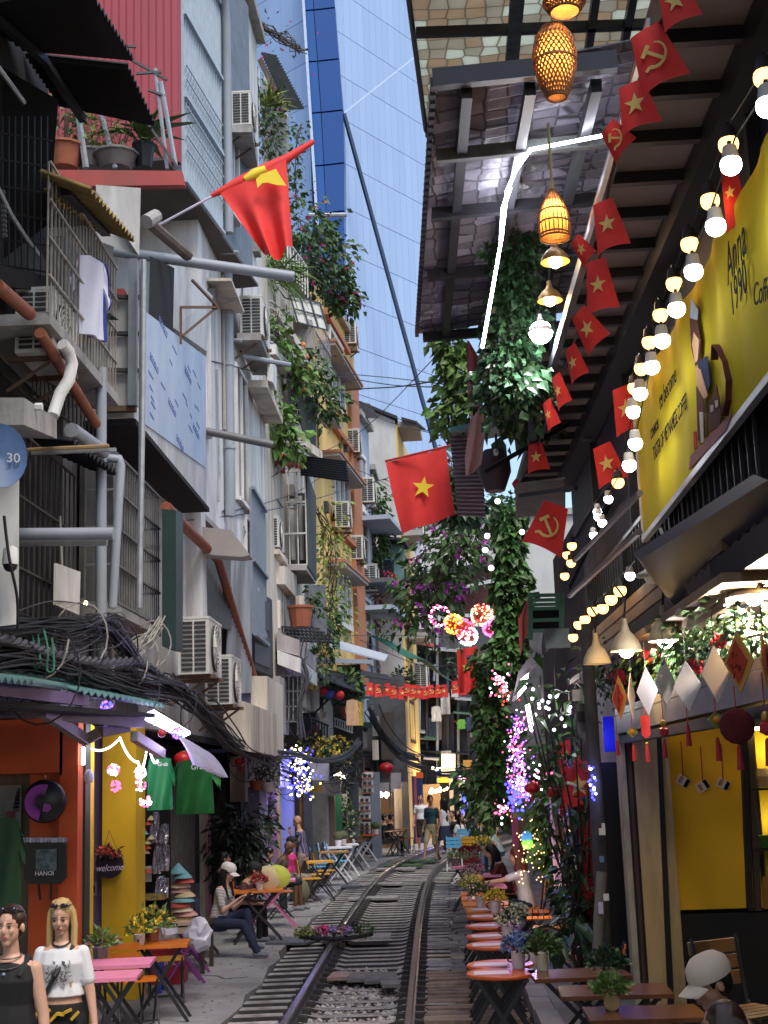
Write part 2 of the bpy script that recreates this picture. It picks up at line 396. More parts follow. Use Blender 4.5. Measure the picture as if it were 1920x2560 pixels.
def corr(h,a,b,c,d,m_,waves=14,amp=.02,name='awning',thick=.012,rows=3,saw=False):
    """corrugated sheet: a-b carries the wave, ridges run a->d"""
    a,b,c,d=V(a),V(b),V(c),V(d);n=(b-a).cross(d-a).normalized()
    if n.z<0:n=-n
    nu=waves*(4 if not saw else 6)
    def fn(u,v):
        q=(math.sin(u*waves*2*math.pi)if not saw else(1 if(u*waves)%1<.3 else-1))*amp
        return lerp(lerp(a,b,u),lerp(d,c,u),v)+n*q
    m=M();m.grid(fn,nu,rows,n*-thick);return m.build(name,m_,h)
def slabbox(h,wl,u0,u1,z0,z1,o0,o1,m_,name):s=M();wl.box(s,u0,u1,z0,z1,o0,o1);return s.build(name,m_,h)
ac_case=mat('cream_enamel',(.62,.61,.56),.5,.06,4,dirt=(.35,.32,.26),dirtamt=.35)
ac_dark=mat('dark_slots',(.03,.03,.032),.7)
AC0=None
def ac(loc,label,rz=0.,scale=1.,bracket=True):
    """loc = near bottom corner by the wall"""
    global AC0
    if AC0 is None:
        r=T('air_conditioner',label,'air conditioner',loc,'outdoor air conditioner units');ORG[r.name]=V((0,0,0))
        m=M().box(0,.32,0,.82,.0,.56);m.box(-.005,.325,-.005,.825,.56,.585);m.build('casing',ac_case,r,local=True)
        g=M()
        for i in range(11):
            for(a,b)in((.035,.15),(.17,.285)):g.box(a,b,-.012,.01,.035+i*.047,.035+i*.047+.028)
        g.build('side_vent',ac_dark,r,local=True)
        f=M().lathe([(.24,0),(.24,.02),(.0,.03)],(0,0,0),20);
        f.v=[V((.32+p.z,.33+p.x,.28+p.y))for p in f.v];f.build('fan',ac_dark,r,local=True)
        g=M()
        for k in range(5):q=.06+.045*k;g.tube([(.352,.33+math.cos(a*math.pi/8)*q,.28+math.sin(a*math.pi/8)*q)for a in range(17)],.005,4)
        for k in range(8):a=k*math.pi/4;g.bar((.352,.33,.28),(.352,.33+math.cos(a)*.25,.28+math.sin(a)*.25),.007)
        g.build('fan_grille',ac_case,r,local=True)
        for y_ in(.12,.7):m=M();m.bar((-.1,y_,-.02),(.36,y_,-.02),.04);m.bar((-.1,y_,-.3),(.3,y_,-.03),.025);m.build('bracket',mat('rusty_bracket',(.12,.07,.045),.8,.3),r,local=True)
        AC0=r;r.rotation_euler=(0,0,rz);r.scale=(scale,)*3
        return r
    r=dup(AC0,loc,rz,label,'outdoor air conditioner units',scale);ORG[r.name]=V((0,0,0));return r
leafA=mat('leaf_green',(.045,.10,.022),.6,.2,3,island=.45)
leafB=mat('leaf_dark_green',(.022,.055,.02),.5,.2,3,island=.45)
leafC=mat('leaf_light_green',(.10,.19,.04),.6,.2,3,island=.4)
leafY=mat('leaf_yellow_green',(.19,.24,.04),.6,.2,3,island=.4)
twig=mat('twig_bark',(.10,.075,.055),.9,.25,8)
magenta=mat('bougainvillea_pink',(.55,.03,.22),.7,.2,3,island=.3)
terra=mat('terracotta_pot',(.32,.10,.05),.8,.2,5)
potw=mat('white_ceramic_pot',(.68,.64,.66),.35,.06)
potg=mat('grey_plastic_pot',(.16,.15,.14),.7,.2)
def cloud(m,c,r,n,ln,wd,down=.0):
    c=V(c)
    for _ in range(n):
        d=V((RD.gauss(0,1),RD.gauss(0,1),RD.gauss(0,1))).normalized()*U(.35,1)**.6
        p=c+V((d.x*r[0],d.y*r[1],d.z*r[2]))
        m.leaf(p,V((d.x+U(-.6,.6),d.y+U(-.6,.6),d.z*.6+U(-.5,.5)-down)),ln*U(.7,1.3),wd*U(.7,1.3))
def blossoms(m,c,r,n,sz):
    for _ in range(n):
        p=V(c)+V((RD.gauss(0,.5)*r[0],RD.gauss(0,.5)*r[1],RD.gauss(0,.5)*r[2]))
        for k in range(4):m.leaf(p,(U(-1,1),U(-1,1),U(-1,1)),sz,sz*.8)
def shrub(name,label,base,h,r,n,ln,wd,lm=leafA,pot=None,potr=.15,poth=.25,flowers=None,nf=0,fsz=.05,group=None,cat='plant',spread=1.,down=0.):
    t=T(name,label,cat,base,group);b=V(base)
    if pot:M().lathe([(potr*.7,0),(potr,poth),(potr*1.1,poth),(potr*1.1,poth+.03),(potr*.85,poth+.03),(0,poth-.02)],b,12).build('pot',pot,t,smooth=True)
    z0=poth if pot else 0
    s=M()
    for k in range(7):
        e=b+V((U(-1,1)*r[0]*.7,U(-1,1)*r[1]*.7,z0+h*U(.5,.95)))
        s.tube([b+V((0,0,z0*.8)),lerp(b+V((0,0,z0)),e,.5)+V((U(-.05,.05),U(-.05,.05),.02)),e],[.012,.008,.004],4)
    s.build('stem',twig,t)
    f=M();cloud(f,b+V((0,0,z0+h*.55)),(r[0],r[1],h*.5),n,ln,wd,down);f.build('foliage',lm,t)
    if flowers:
        f=M();blossoms(f,b+V((0,0,z0+h*.65)),(r[0],r[1],h*.35),nf,fsz);f.build('blossoms',flowers,t)
    return t
def vine(name,label,pts,rad,n,ln,wd,lm=leafA,flowers=None,nf=0,fsz=.05,group=None,cat='climbing plant',down=.7,stems=3):
    """leafy creeper along a poly-line, with twining stems"""
    pts=[V(p)for p in pts];t=T(name,label,cat,pts[0],group);s=M();f=M();fl=M()
    def along(q):
        q*=len(pts)-1;i=min(int(q),len(pts)-2);return lerp(pts[i],pts[i+1],q-i)
    for k in range(stems):
        s.tube([along(q/10)+V((U(-.3,.3),U(-.3,.3),U(-.1,.1)))*(rad if not isinstance(rad,(list,tuple))else rad[0])for q in range(11)],.012,4)
    for _ in range(n):
        q=U(0,1);R_=rad if not isinstance(rad,(list,tuple))else lerp(rad[0],rad[1],q)
        lump=1+.5*math.sin(q*23)*math.sin(q*7.3+1)
        d=V((RD.gauss(0,1),RD.gauss(0,1),RD.gauss(0,.7))).normalized()*R_*lump*U(.5,1.1)
        f.leaf(along(q)+d,d.normalized()+V((U(-.5,.5),U(-.5,.5),-down)),*(lambda q:(ln*q,wd*q*U(.7,1.2)))(U(.35,1.55)))
    s.build('stem',twig,t);f.build('foliage',lm,t)
    if flowers:
        for _ in range(nf):
            q=U(0,1);R_=rad if not isinstance(rad,(list,tuple))else lerp(rad[0],rad[1],q)
            d=V((RD.gauss(0,1),RD.gauss(0,1),RD.gauss(0,1))).normalized()*R_*1.05
            for k in range(5):fl.leaf(along(q)+d,(U(-1,1),U(-1,1),U(-1,1)),fsz,fsz*.8)
        fl.build('blossoms',flowers,t)
    return t
def cable(name,label,pts,r=.012,m_=black,group='overhead cables',sag=0.,cat='cable',n=14):
    """a cable hanging between points"""
    pts=[V(p)for p in pts];out=[]
    for a,b in zip(pts,pts[1:]):
        for i in range(n):q=i/n;out.append(lerp(a,b,q)-V((0,0,sag*4*q*(1-q))))
    out.append(pts[-1]);o=M().tube(out,r,5).build(name,m_);return tag(o,label,cat,group)
# ---------------------------------------------------------------- left side, near houses
m_dark=mat('shade_dark_concrete',(.009,.0085,.009),.95,.35,3,bump=.2)  # near-black concrete, deep shade put into its base colour
m_tin=mat('dark_corrugated_tin',(.014,.015,.02),.7,.3,4)
m_red=mat('red_metal_cladding',(.30,.035,.05),.55,.08,2,.3)
m_redf=mat('red_fascia_paint',(.36,.055,.045),.6,.12,3,.5,dirt=(.2,.08,.06),dirtamt=.5)
m_bluebar=mat('pale_blue_bars',(.42,.50,.58),.5,.1)
m_panel=mat('blue_white_panel',(.45,.52,.62),.5,.08,3,dirt=(.22,.32,.55),dirtamt=.45)
m_clad=mat('off_white_cladding',(.58,.59,.59),.6,.08,3,.4,dirt=(.26,.22,.17),dirtamt=.7)
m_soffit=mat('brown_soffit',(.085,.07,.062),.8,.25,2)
m_yaw=mat('mossy_yellow_tin',(.28,.20,.06),.8,.4,4,.5)
m_whouse=mat('white_house_plaster',(.68,.68,.67),.8,.09,3,.25,bump=.15,dirt=(.30,.28,.25),dirtamt=.75)
m_lilac=mat('lilac_wall_paint',(.42,.37,.50),.8,.1,3)
m_yellowp=mat('yellow_pillar_paint',(.72,.47,.012),.7,.1,3,.4)
m_orange=mat('orange_wall_paint',(.52,.085,.016),.75,.12,2.5,.5)
W1=Wall((-3.75,-9),(-3.75,13.1))
h1=house('dark_house','deeply shaded near house with black corrugated awnings and caged windows above the orange souvenir shop',W1,3.05,11.5,m_dark)
corr(h1,P(238,-5,10.4),P(335,146,11.9),P(60,122,12.0),P(-160,-40,10.5),m_tin,12,.022)
corr(h1,P(318,158,12.1),P(390,312,13.1),P(150,262,13.1),P(60,130,12.2),m_tin,11,.022)
for(a,b)in(((95,128,11.9),(208,300,12.9)),((-40,20,10.6),(110,150,12))):M().bar(P(*a),P(*b),.07).build('rafter',black,h1)
corr(h1,(-2.0,-4,8.95),(-2.2,10.3,9.05),(-3.75,10.3,8.75),(-3.75,-4,8.75),m_tin,60,.022)  # unseen awning above the view, added to shade the near left fronts
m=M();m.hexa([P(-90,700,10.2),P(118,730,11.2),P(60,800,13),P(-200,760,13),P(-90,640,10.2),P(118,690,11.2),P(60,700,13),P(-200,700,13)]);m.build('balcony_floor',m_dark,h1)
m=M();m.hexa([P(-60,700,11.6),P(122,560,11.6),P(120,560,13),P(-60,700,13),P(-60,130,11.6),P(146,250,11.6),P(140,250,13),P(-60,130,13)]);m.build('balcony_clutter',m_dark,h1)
g=M()
for k in range(9):
    px=-10+k*16;g.bar(P(px,290,11.1),P(px,660+k*5,11.1),.012)
for k in range(6):g.bar(P(-20,330+66*k,11.1),P(130,352+66*k,11.1),.014)
g.build('balcony_grille',black,h1)
M().tube([P(-10,160,10.5),P(60,256,11.2)],.022,6).build('pole',steel,h1)
M().tube([P(-5,470,10.3),P(30,540,10.6),P(62,590,10.9),P(100,640,11.3)],.02,6).build('pole',steel,h1)
for k in range(10):M().tube([P(2+k*.6,482+k*12,10.45),P(12+k*.6,480+k*12,10.45)],.02,5).build('coiled_hose',mat('grey_hose',(.1,.1,.1),.8),h1)
M().hexa([P(-60,1062,9.6),P(60,1062,9.6),P(142,1097,10.9),P(0,1093,10.9),P(-60,994,9.6),P(60,994,9.6),P(142,1047,10.9),P(20,1030,10.9)]).build('ledge',concrete,h1)
M().tube([P(88,1017,10.0),P(106,1017,10.0)],.03,6).build('drain_spout',white,h1)
m=M();m.tube([P(132,1040,10.9),P(150,985,11),P(172,950,11.1),P(180,910,11.15),P(172,880,11.1),P(155,860,11)],.055,8);m.build('wrapped_pipe',white,h1,smooth=True)
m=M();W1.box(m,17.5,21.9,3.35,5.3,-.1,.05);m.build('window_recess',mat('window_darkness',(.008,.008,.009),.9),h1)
m=M()
for k in range(17):u=lerp(19.1,21.7,k/16);m.bar(W1.pt(u,3.5,.42),W1.pt(u,5.25,.42),.014)
for z in(3.5,4.1,4.7,5.25):m.bar(W1.pt(19.1,z,.43),W1.pt(21.7,z,.43),.02)
for k in range(4):o=.1*k;m.bar(W1.pt(19.1,3.5,o),W1.pt(19.1,5.25,o),.014)
m.build('window_grille',mat('dark_rust_bars',(.055,.045,.04),.8,.3),h1)
m=M();W1.box(m,19.0,21.8,3.36,3.48,0,.5);m.build('cage_floor',m_dark,h1)
M().slab([P(135,1408,11.6),P(196,1430,12.2),P(193,1538,12.2),P(133,1512,11.6)],(.02,0,0)).build('curtain',white,h1)
M().ball(P(214,1508,12.3),.022,8,6).build('bulb',emit('warm_small_bulb',(1,.75,.35),6),h1)
m=M();m.hexa([P(-80,1575,9.9),P(47,1560,9.9),P(47,1560,10.0),P(-80,1575,10),P(-80,1190,9.9),P(48,1190,9.9),P(48,1190,10),P(-80,1190,10)]);m.build('side_wall',white,h1)
sc_=T('security_camera','white dome security camera on the pale wall at the left edge','camera',P(26,1405,9.6))
M().lathe([(.02,.12),(.05,.1),(.06,.02),(.06,-.02)],P(26,1405,9.7),12).build('housing',white,sc_,smooth=True)
M().ball(P(26,1412,9.7),.055,10,6).build('lens_dome',black,sc_,smooth=True)
M().tube([P(-40,1336,10.6),P(284,1334,10.6)],.052,10).build('gutter_pipe',greypipe,h1,smooth=True)
M().bar(P(-40,1352,10.7),P(268,1350,10.7),.04,.09).build('gutter',steel,h1)
M().tube([P(253,920,12.6),P(253,1640,12.6)],.052,10).build('drain_pipe',greypipe,h1,smooth=True)
M().tube([P(263,1145,12.9),P(300,1148,12.9),P(302,1160,12.9),P(281,1520,12.9)],.045,8).build('drain_pipe',greypipe,h1,smooth=True)
M().tube([P(178,1075,11.6),P(258,1130,12.5)],.07,8).build('wrapped_pipe',steel,h1,smooth=True)
M().tube([P(-10,712,9.7),P(74,785,10.6)],.056,10).build('rusty_pipe',rust,h1,smooth=True)
M().tube([P(100,832,10.7),P(240,1060,12.4)],.05,10).build('rusty_pipe',rust,h1,smooth=True)
corr(h1,P(180,1100,11.4),P(292,1180,12.8),P(225,1165,12.9),P(60,1090,11.5),m_tin,12,.03)
M().tube([P(62,1125,11.2),P(272,1115,11.2)],.018,6).build('bamboo_pole',mat('bamboo',(.38,.24,.11),.6,.2,8),h1)
M().bar(P(64,1134,11.25),P(290,1124,11.25),.03).build('steel_bar',steel,h1)
g=M()
for k in range(16):g.bar(P(82+k*10,1000-18+k*7.2,11.6+k*.08),P(82+k*10,930+k*5.5,11.6+k*.08),.012)
g.bar(P(80,932,11.6),P(240,1020,12.8),.02);g.bar(P(80,990,11.6),P(240,1100,12.8),.02)
g.build('balcony_grille',mat('dark_rust_bars',(.055,.045,.04)),h1)
# ------------------------------------------------ satellite dish
sdh=T('satellite_dish','blue satellite dish printed with the number 30 at the left edge','satellite dish',P(0,1145,9.4))
c=P(-2,1145,9.4);m=M();n_=V((.45,-1,.12)).normalized();xa=n_.cross(V((0,0,1))).normalized();ya=xa.cross(n_)
m.lathe([(.0,0),(.09,.008),(.155,.03),(.19,.05),(.19,.06),(.15,.04),(0,.012)],(0,0,0),24);m.v=[c+xa*p.x+ya*p.y*1.28+n_*p.z for p in m.v]
m.build('reflector',mat('blue_dish_paint',(.06,.12,.26),.5,.2,6),sdh,smooth=True)
text('30',.1,mat('grey_print',(.4,.42,.42),.6),sdh,c+xa*-.09+ya*-.02+n_*.065,-xa,ya,sx=1)
M().tube([c-n_*.01,c-n_*.25+V((0,0,-.05))],.02,6).build('arm',steel,sdh)
# ------------------------------------------------ caged balcony with laundry
W2=Wall((-3.55,13.1),(-3.5,19.2))
h2=house('panel_house','house with blue printed wall panels and a red metal box on its roof',W2,3.05,7.9,mat('grey_plaster',(.13,.13,.135),.9,.25,3,bump=.3,dirt=(.04,.035,.03),dirtamt=.8),roof=False)
cg=M();wl=Wall((-3.05,10.7),(-3.05,13.2))
grille(h2,wl,0,2.5,6.2,7.55,0,mat('pale_rusty_bars',(.30,.26,.22),.7,.4),.11,.33,.013,False,-.6)
m=M();wl.box(m,0,2.55,6.1,6.2,-.65,.03);m.build('balcony_floor',concrete,h2)
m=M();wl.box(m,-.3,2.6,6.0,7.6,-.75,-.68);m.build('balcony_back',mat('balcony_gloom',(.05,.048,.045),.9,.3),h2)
corr(h2,P(225,470,10.6),P(338,600,12.9),P(236,560,13.0),P(100,425,10.7),m_yaw,14,.022,rows=2)
corr(h2,P(140,500,10.9),P(270,585,12.9),P(215,560,13.1),P(110,470,11),m_yaw,10,.02,rows=2)
m=M();m.hexa([P(120,480,11.2),P(170,500,11.2),P(168,500,11.5),P(120,480,11.5),P(120,440,11.2),P(165,455,11.2),P(165,455,11.5),P(120,440,11.5)]);m.build('concrete_lintel',concrete,h2)
m=M();m.bar(P(165,475,11),P(265,580,12.9),.09);m.build('awning_rafter',black,h2)
m=M();m.hexa([P(240,478,14.6),P(348,640,14.6),P(348,640,14.7),P(240,600,14.7),P(240,462,14.6),P(352,470,14.6),P(352,470,14.7),P(240,462,14.7)])
m.build('white_board',m_clad,h2)
wp=Wall((-3.0,13.9),(-3.0,18.7))
z0,z1=6.15,7.9
m=M();wp.box(m,0.02,4.75,z0,7.1,-.6,-.012);m.build('box_room',m_clad,h2)
m=M();a=[wp.uv(352,770),wp.uv(352,1052),wp.uv(515,1170),wp.uv(515,892)]
m.slab([wp.pt(u,z)for u,z in a],wp.n*-.03);pn=m.build('wall_panel',m_panel,h2)
m=M();bl=mat('blue_ink',(.10,.16,.42),.7)
for k in range(30):
    px,py=U(368,508),U(790,1120)
    if py<780+(px-355)*.75+20 or py>1050+(px-355)*.72-15:continue
    u,z=wp.uv(px,py);L_=U(.12,.3)
    m.slab([wp.pt(u,z,.001),wp.pt(u+L_,z-.02,.001),wp.pt(u+L_,z+.005,.001),wp.pt(u,z+.03,.001)],wp.n*.002)
m.build('printed_marks',bl,pn,kind='stuff')
for(px,py)in((385,910),(430,1020),(470,940),(490,1080),(408,820),(450,1110)):
    u,z=wp.uv(px,py);text('ecoglobal'[:6].upper()if False else 'ECOGLO',.12,bl,pn,wp.pt(u,z,.003),wp.t+V((0,0,-.12)),V((0,0,1)))
m=M();m.hexa([P(262,1018,13.85),P(352,1020,13.85),P(352,1020,14),P(262,1018,14),P(285,735,13.85),P(346,745,13.85),P(346,745,14),P(285,735,14)]);m.build('end_cladding',m_clad,h2)
for y_ in(742,833,925):M().bar(P(272,y_,13.8),P(350,y_+2,13.8),.05,.04).build('batten',dkgrey,h2)
M().bar(P(334,650,13.75),P(332,1015,13.75),.09).build('corner_post',mat('grey_blue_post',(.2,.23,.26),.6),h2)
M().bar(P(262,1024,13.8),P(340,1022,13.8),.08,.06).build('sill_beam',mat('rusty_bracket',(.12,.07,.045)),h2)
M().bar(P(355,650,13.6),P(352,1290,13.6),.045).build('conduit',steel,h2)
M().tube([P(359,650,13.5),P(357,1000,13.5),P(348,1520,13.4)],.03,8).build('drain_pipe',steel,h2)
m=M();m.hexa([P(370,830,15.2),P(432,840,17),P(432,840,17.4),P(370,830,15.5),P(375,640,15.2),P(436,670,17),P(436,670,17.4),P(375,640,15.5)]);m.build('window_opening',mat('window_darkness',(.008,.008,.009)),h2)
m=M();m.slab([P(436,640,17.2),P(532,740,19.5),P(520,880,19.5),P(434,820,17.2)],(-.15,0,0));m.build('upper_panel',m_clad,h2)
g=M();g.bar(P(452,768,16.4),P(545,768,16.8),.03);g.bar(P(452,768,16.4),P(452,860,16.4),.03);g.bar(P(456,840,16.4),P(540,770,16.8),.03);g.bar(P(480,700,16.4),P(545,768,16.8),.03)
g.build('angle_bracket',mat('rusty_bracket',(.12,.07,.045)),h2)
m=M();m.box(-3.5,-3.42,15.2,15.5,7.6,8.1);m.build('red_bucket_board',m_redf,h2)
m=M();m.slab([wp.pt(-.05,6.12,.02),wp.pt(4.8,6.12,.02),wp.pt(4.8,6.12,-.7),wp.pt(-.05,6.12,-.7)],(0,0,-.06));m.build('box_soffit',m_dark,h2)
zt=10.75
m=M();Yr=17.4;xr=P(450,300,Yr).x
n=34;xl=xr-3.6
for k in range(n):
    a=lerp(xl,xr,k/n);b=lerp(xl,xr,(k+1)/n);m.hexa([(a,Yr,zt),(b-.025,Yr,zt),(b-.025,Yr+.1,zt),(a,Yr+.1,zt),(a,Yr,15.5),(b-.025,Yr,15.5),(b-.025,Yr+.1,15.5),(a,Yr+.1,15.5)])
m.box(xl,xr-.002,Yr+.02,Yr+.12,zt,15.5);m.build('red_cladding',m_red,h2)
A=P(455,465,18.0);B=P(640,645,22.2);wb=Wall((A.x,A.y),(B.x,B.y));zb=10.75
fl=M();q=[P(130,424,16.0),P(455,427,16.0),P(461,462,16.0),P(130,466,16.0)];fl.slab(q,(0,.12,0));fl.build('red_fascia',m_redf,h2)
m=M();wb.box(m,0,wb.L,zb+.02,16,-3,-.06);m.build('upper_wall',mat('shaded_blue_grey_wall',(.16,.19,.23),.7,.2),h2)
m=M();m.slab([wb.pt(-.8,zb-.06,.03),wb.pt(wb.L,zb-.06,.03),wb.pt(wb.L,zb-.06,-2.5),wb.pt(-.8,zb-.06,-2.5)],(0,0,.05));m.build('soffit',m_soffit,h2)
u1=wb.uv(548,300)[0];grille(h2,wb,0,u1,zb,16,.02,m_bluebar,.12,1.3,.035,False)
g=M()
for k in range(7):z=zb+.5+.22*k;g.bar(wb.pt(0.05,z,.06),wb.pt(u1,z,.06),.018)
g.build('cross_lattice',m_bluebar,h2)
M().tube([wb.pt(u1+.12,zb+.05,.1),wb.pt(u1+.12,14.4,.1),wb.pt(u1-.1,14.9,.12),wb.pt(.2,15.7,.12)],.075,10).build('drain_pipe',greypipe,h2,smooth=True)
window(h2,wb,u1+.45,u1+.95,zb+.6,zb+2.3,white,glass_pale,2)
for(a,b,Y,r)in(((285,628),(735,692),16.5,.07),((515,1078),(682,1112),19.5,.06)):
    t_=M().tube([P(*a,Y),P(*b,Y+.3)],r,12)
    if Y<17:t_.build('water_pipe',greypipe,h2,smooth=True)
    else:PIPE2=t_
m=M();m.tube([P(365,555,15),P(390,540,15.2)],.085,10);m.build('awning_roll',concrete,h2)
m=M();m.tube([P(372,556,15.3),P(470,640,16.3)],.07,8);m.build('awning_roll',mat('brown_canvas',(.12,.10,.085),.9,.3),h2)
def shirt(name,label,c,w_,h_,m_,xdir=(1,0,0),sleeve=.25,group='clothes hung out to dry',cat='shirt',thick=.05,print_=None):
    t=T(name,label,cat,c,group);x=V(xdir).normalized();z=V((0,0,1));n=x.cross(z);C=V(c)
    def fn(u,v):
        a=(u-.5)*w_*(.86+.14*v);sh=.06*h_*abs(u-.5)*2 if v<.1 else 0
        return C+x*a-z*(v*h_+sh*(1-v))+n*(math.sin(u*9+v*3)*thick*.5*(.3+v))
    m=M();m.grid(fn,10,8,n*thick*.6);m.build('body',m_,t,smooth=True)
    for sd_ in(-1,1):
        m=M();e=C+x*sd_*w_*.5-z*.03*h_
        def fs(u,v):return e-x*sd_*.03+x*sd_*(u*sleeve*w_*.9)-z*(u*.34*h_+v*.3*h_*(1-.25*u))+n*(math.sin(v*6+u*4)*thick*.4)
        m.grid(fs,4,4,n*thick*.5);m.build('sleeve',m_,t,smooth=True)
    m=M();m.tube([C+x*-.14*w_,C+z*.02*h_,C+x*.14*w_],.006,4);m.tube([C,C+z*.09],.004,4);m.build('hanger',black,t)
    if print_:text(print_,w_*.2,mat('white_print',(.8,.8,.8),.6),t,C+x*w_*.12-z*h_*.16+n*thick*1.4,x,z)
    return t
lw=mat('white_laundry',(.62,.64,.75),.85,.05);lb=mat('blue_laundry',(.03,.06,.30),.85,.1)
shirt('hung_shirt','white shirt drying inside the barred balcony under the yellow tin awning',P(222,640,11.9),.36,.78,lw,(.55,.8,0))
shirt('hung_shirt','dark blue shirt drying behind the white one in the barred balcony',P(243,650,12.4),.25,.8,lb,(.55,.8,0))
ac(P(95,880,11.0)+V((-.2,0,0)),'big old white unit hanging beside the barred balcony with laundry',0,1.0)
shrub('balcony_shrub','thin leafy branch poking through the bars of the laundry balcony',P(235,850,12.6),.7,(.12,.2),60,.12,.05,leafB)
gr='potted plants on the red roof ledge'
zp=11.35
shrub('potted_bush','small leafed bush in a terracotta tub on the red roof ledge',P(160,422,16.3),1.0,(.35,.3),150,.11,.05,leafC,terra,.25,.28,group=gr)
shrub('potted_bush','bright green bush growing between two leaning poles on the red ledge',P(228,424,16.5),1.0,(.3,.3),90,.16,.07,leafY,potg,.22,.2,group=gr)
shrub('herb_trough','trough of thin feathery herbs in the middle of the red roof ledge',P(290,424,16.4),.6,(.45,.25),260,.22,.015,leafC,potg,.28,.18,group=gr)
bw=T('broad_leaf_plant','broad leaved potted plant at the right end of the red roof ledge','plant',P(360,420,16.5),gr)
b=P(360,420,16.5);M().lathe([(.1,0),(.15,.3),(.16,.3),(.16,.33),(0,.28)],b,12).build('pot',black,bw)
st_=M().leaf((0,0,0),(1,0,.25),.62,.17,(0,0,1),.35);lf=None
for k in range(24):
    a=k*2.4;el=U(.1,1.1)
    if lf is None:lf=st_.build('leaf',leafA,bw,local=True);o=lf;o.location=V((0,0,.33));
    else:o=part('leaf',lf,bw,b+V((U(-.05,.05),U(-.05,.05),.33)))
    o.rotation_euler=(0,-el,a);o.scale=(U(.7,1.25),)*3
tr=T('plant_trellis','leaning trellis of pale poles above the red roof ledge','trellis',P(260,430,16.2))
for(a,b_,r)in(((192,262),(215,420),.045),((252,275),(288,420),.035),((388,172),(418,422),.028),((402,205),(440,420),.032)):M().tube([P(*a,16.2),P(*b_,16.25)],r,6).build('pole',steel,tr)
for(a,b_)in(((320,145),(418,200)),((340,184),(404,180)),((370,225),(412,240)),((370,310),(445,420)),((260,275),(282,292)),((318,115),(340,117))):M().bar(P(*a,16.15),P(*b_,16.2),.03).build('crossbar',dkgrey,tr)
m=M();m.hexa([P(405,1615,15.3),P(440,1625,15.3),P(457,1632,16.4),P(425,1625,16.4),P(405,1272,15.3),P(440,1276,15.3),P(458,1285,16.4),P(425,1280,16.4)])
sg=m.build('signboard_box',mat('dark_green_board',(.012,.035,.032),.5,.15));tag(sg,'dark green upright signboard box beside the window cage','signboard')
wc=Wall((-3.15,13.5),(-3.15,16.0))
grille(h2,wc,.1,2.4,4.15,5.7,.0,mat('grey_cage_bars',(.16,.16,.155),.7,.25),.12,.38,.016,True,-.3)
m=M();wc.box(m,.05,2.45,4.03,4.13,-.35,.02);m.build('cage_floor',concrete,h2)
m=M();wc.box(m,.1,2.4,4.15,5.7,-.36,-.3);m.build('window_board',mat('grey_board',(.085,.08,.075),.8,.4,2),h2)
ac(P(455,1690,17.2)+V((-.05,0,.02)),'white unit beside the green signboard box above the tangle of cables',0,1.25)
ac(P(513,1762,18.6)+V((0,0,.0)),'lower white unit tucked behind the one beside the green signboard box',0,1.15)
m=M();wl2=Wall((-3.5,16.5),(-3.35,19.0));wl2.box(m,0,wl2.L,3.0,6.6,-.4,0);m.build('lower_wall',m_whouse,h2)
# ---------------------------------------------------------------- left side, middle and far houses
m_cream=mat('cream_plaster',(.62,.56,.47),.8,.1,3,.25,bump=.15,dirt=(.24,.21,.17),dirtamt=.8)
m_yell=mat('yellow_house_plaster',(.78,.54,.17),.75,.08,2,.3,dirt=(.42,.29,.13),dirtamt=.6)
m_terr=mat('terracotta_paint',(.38,.15,.07),.75,.1,3,.4)
m_bg=mat('blue_grey_plaster',(.33,.40,.50),.75,.1,2,.4)
m_grey=mat('grey_render_wall',(.48,.47,.45),.85,.1,1.2,.4,dirt=(.26,.25,.23),dirtamt=.8)
m_tarp=mat('dark_green_tarpaulin',(.035,.042,.035),.7,.3,4)
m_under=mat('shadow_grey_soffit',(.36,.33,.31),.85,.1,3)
m_lilw=mat('lilac_grey_plaster',(.42,.37,.37),.85,.1,3,.5,dirt=(.2,.19,.19),dirtamt=.5)
def pb(m,p,Y0,Y1):
    q=[P(a,b,Y0)for a,b in p];return m.slab(q,(0,Y1-Y0,0))
# ---- white house with the grey drain pipe
W3=Wall((-3.2,19.25),(-3.05,26.0))
h3=house('white_house','tall white house with a long grey drain pipe and air conditioner ledges',W3,6.2,17.5,m_whouse)
m=M();W3.box(m,0,W3.L,2.95,6.19,-6,-.55);m.build('lower_wall',m_lilw,h3)
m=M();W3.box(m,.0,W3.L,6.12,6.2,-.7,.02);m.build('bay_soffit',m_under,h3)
u,z=W3.uv(560,1220);M().tube([W3.pt(u,6.5,.08),W3.pt(u,6.7,.1),W3.pt(u,11.8,.1)],.085,10).build('drain_pipe',greypipe,h3,smooth=True)
for z in(7.6,9.0,10.4):M().lathe([(.1,0),(.1,.04)],W3.pt(u,z,.1),10).build('pipe_clamp',steel,h3)
for(px,y0,y1)in((590,1240,925),(612,1450,1300)):
    u,za=W3.uv(px,y0);_,zb_=W3.uv(px,y1);window(h3,W3,u,u+1.1,za,zb_,white,glass_dk,2)
u,za=W3.uv(520,1100);window(h3,W3,.35,.6,7.5,9.3,white,glass_dk,1)
a=P(575,1400,22.2);b=P(632,1400,24.6)
corr(h3,P(578,1392,21.5),P(626,1400,23.4),P(626,1732,23.4),P(560,1735,21.5),mat('frosted_corrugated_sheet',(.25,.27,.29),.4,.4,2.2,.25,dirt=(.09,.09,.09),dirtamt=.8),11,.02,'corrugated_sheet')
corr(h3,P(578,1392,21.6),P(510,1385,20.0),P(505,1560,20.0),P(578,1575,21.6),mat('grimy_sheet',(.09,.095,.10),.5,.2),8,.02,'corrugated_sheet')
wg=Wall((P(626,1400,23.4).x,23.4),(P(660,1400,25.6).x,25.6));za,zb_=P(640,1600,24.5).z,P(640,1290,24.5).z
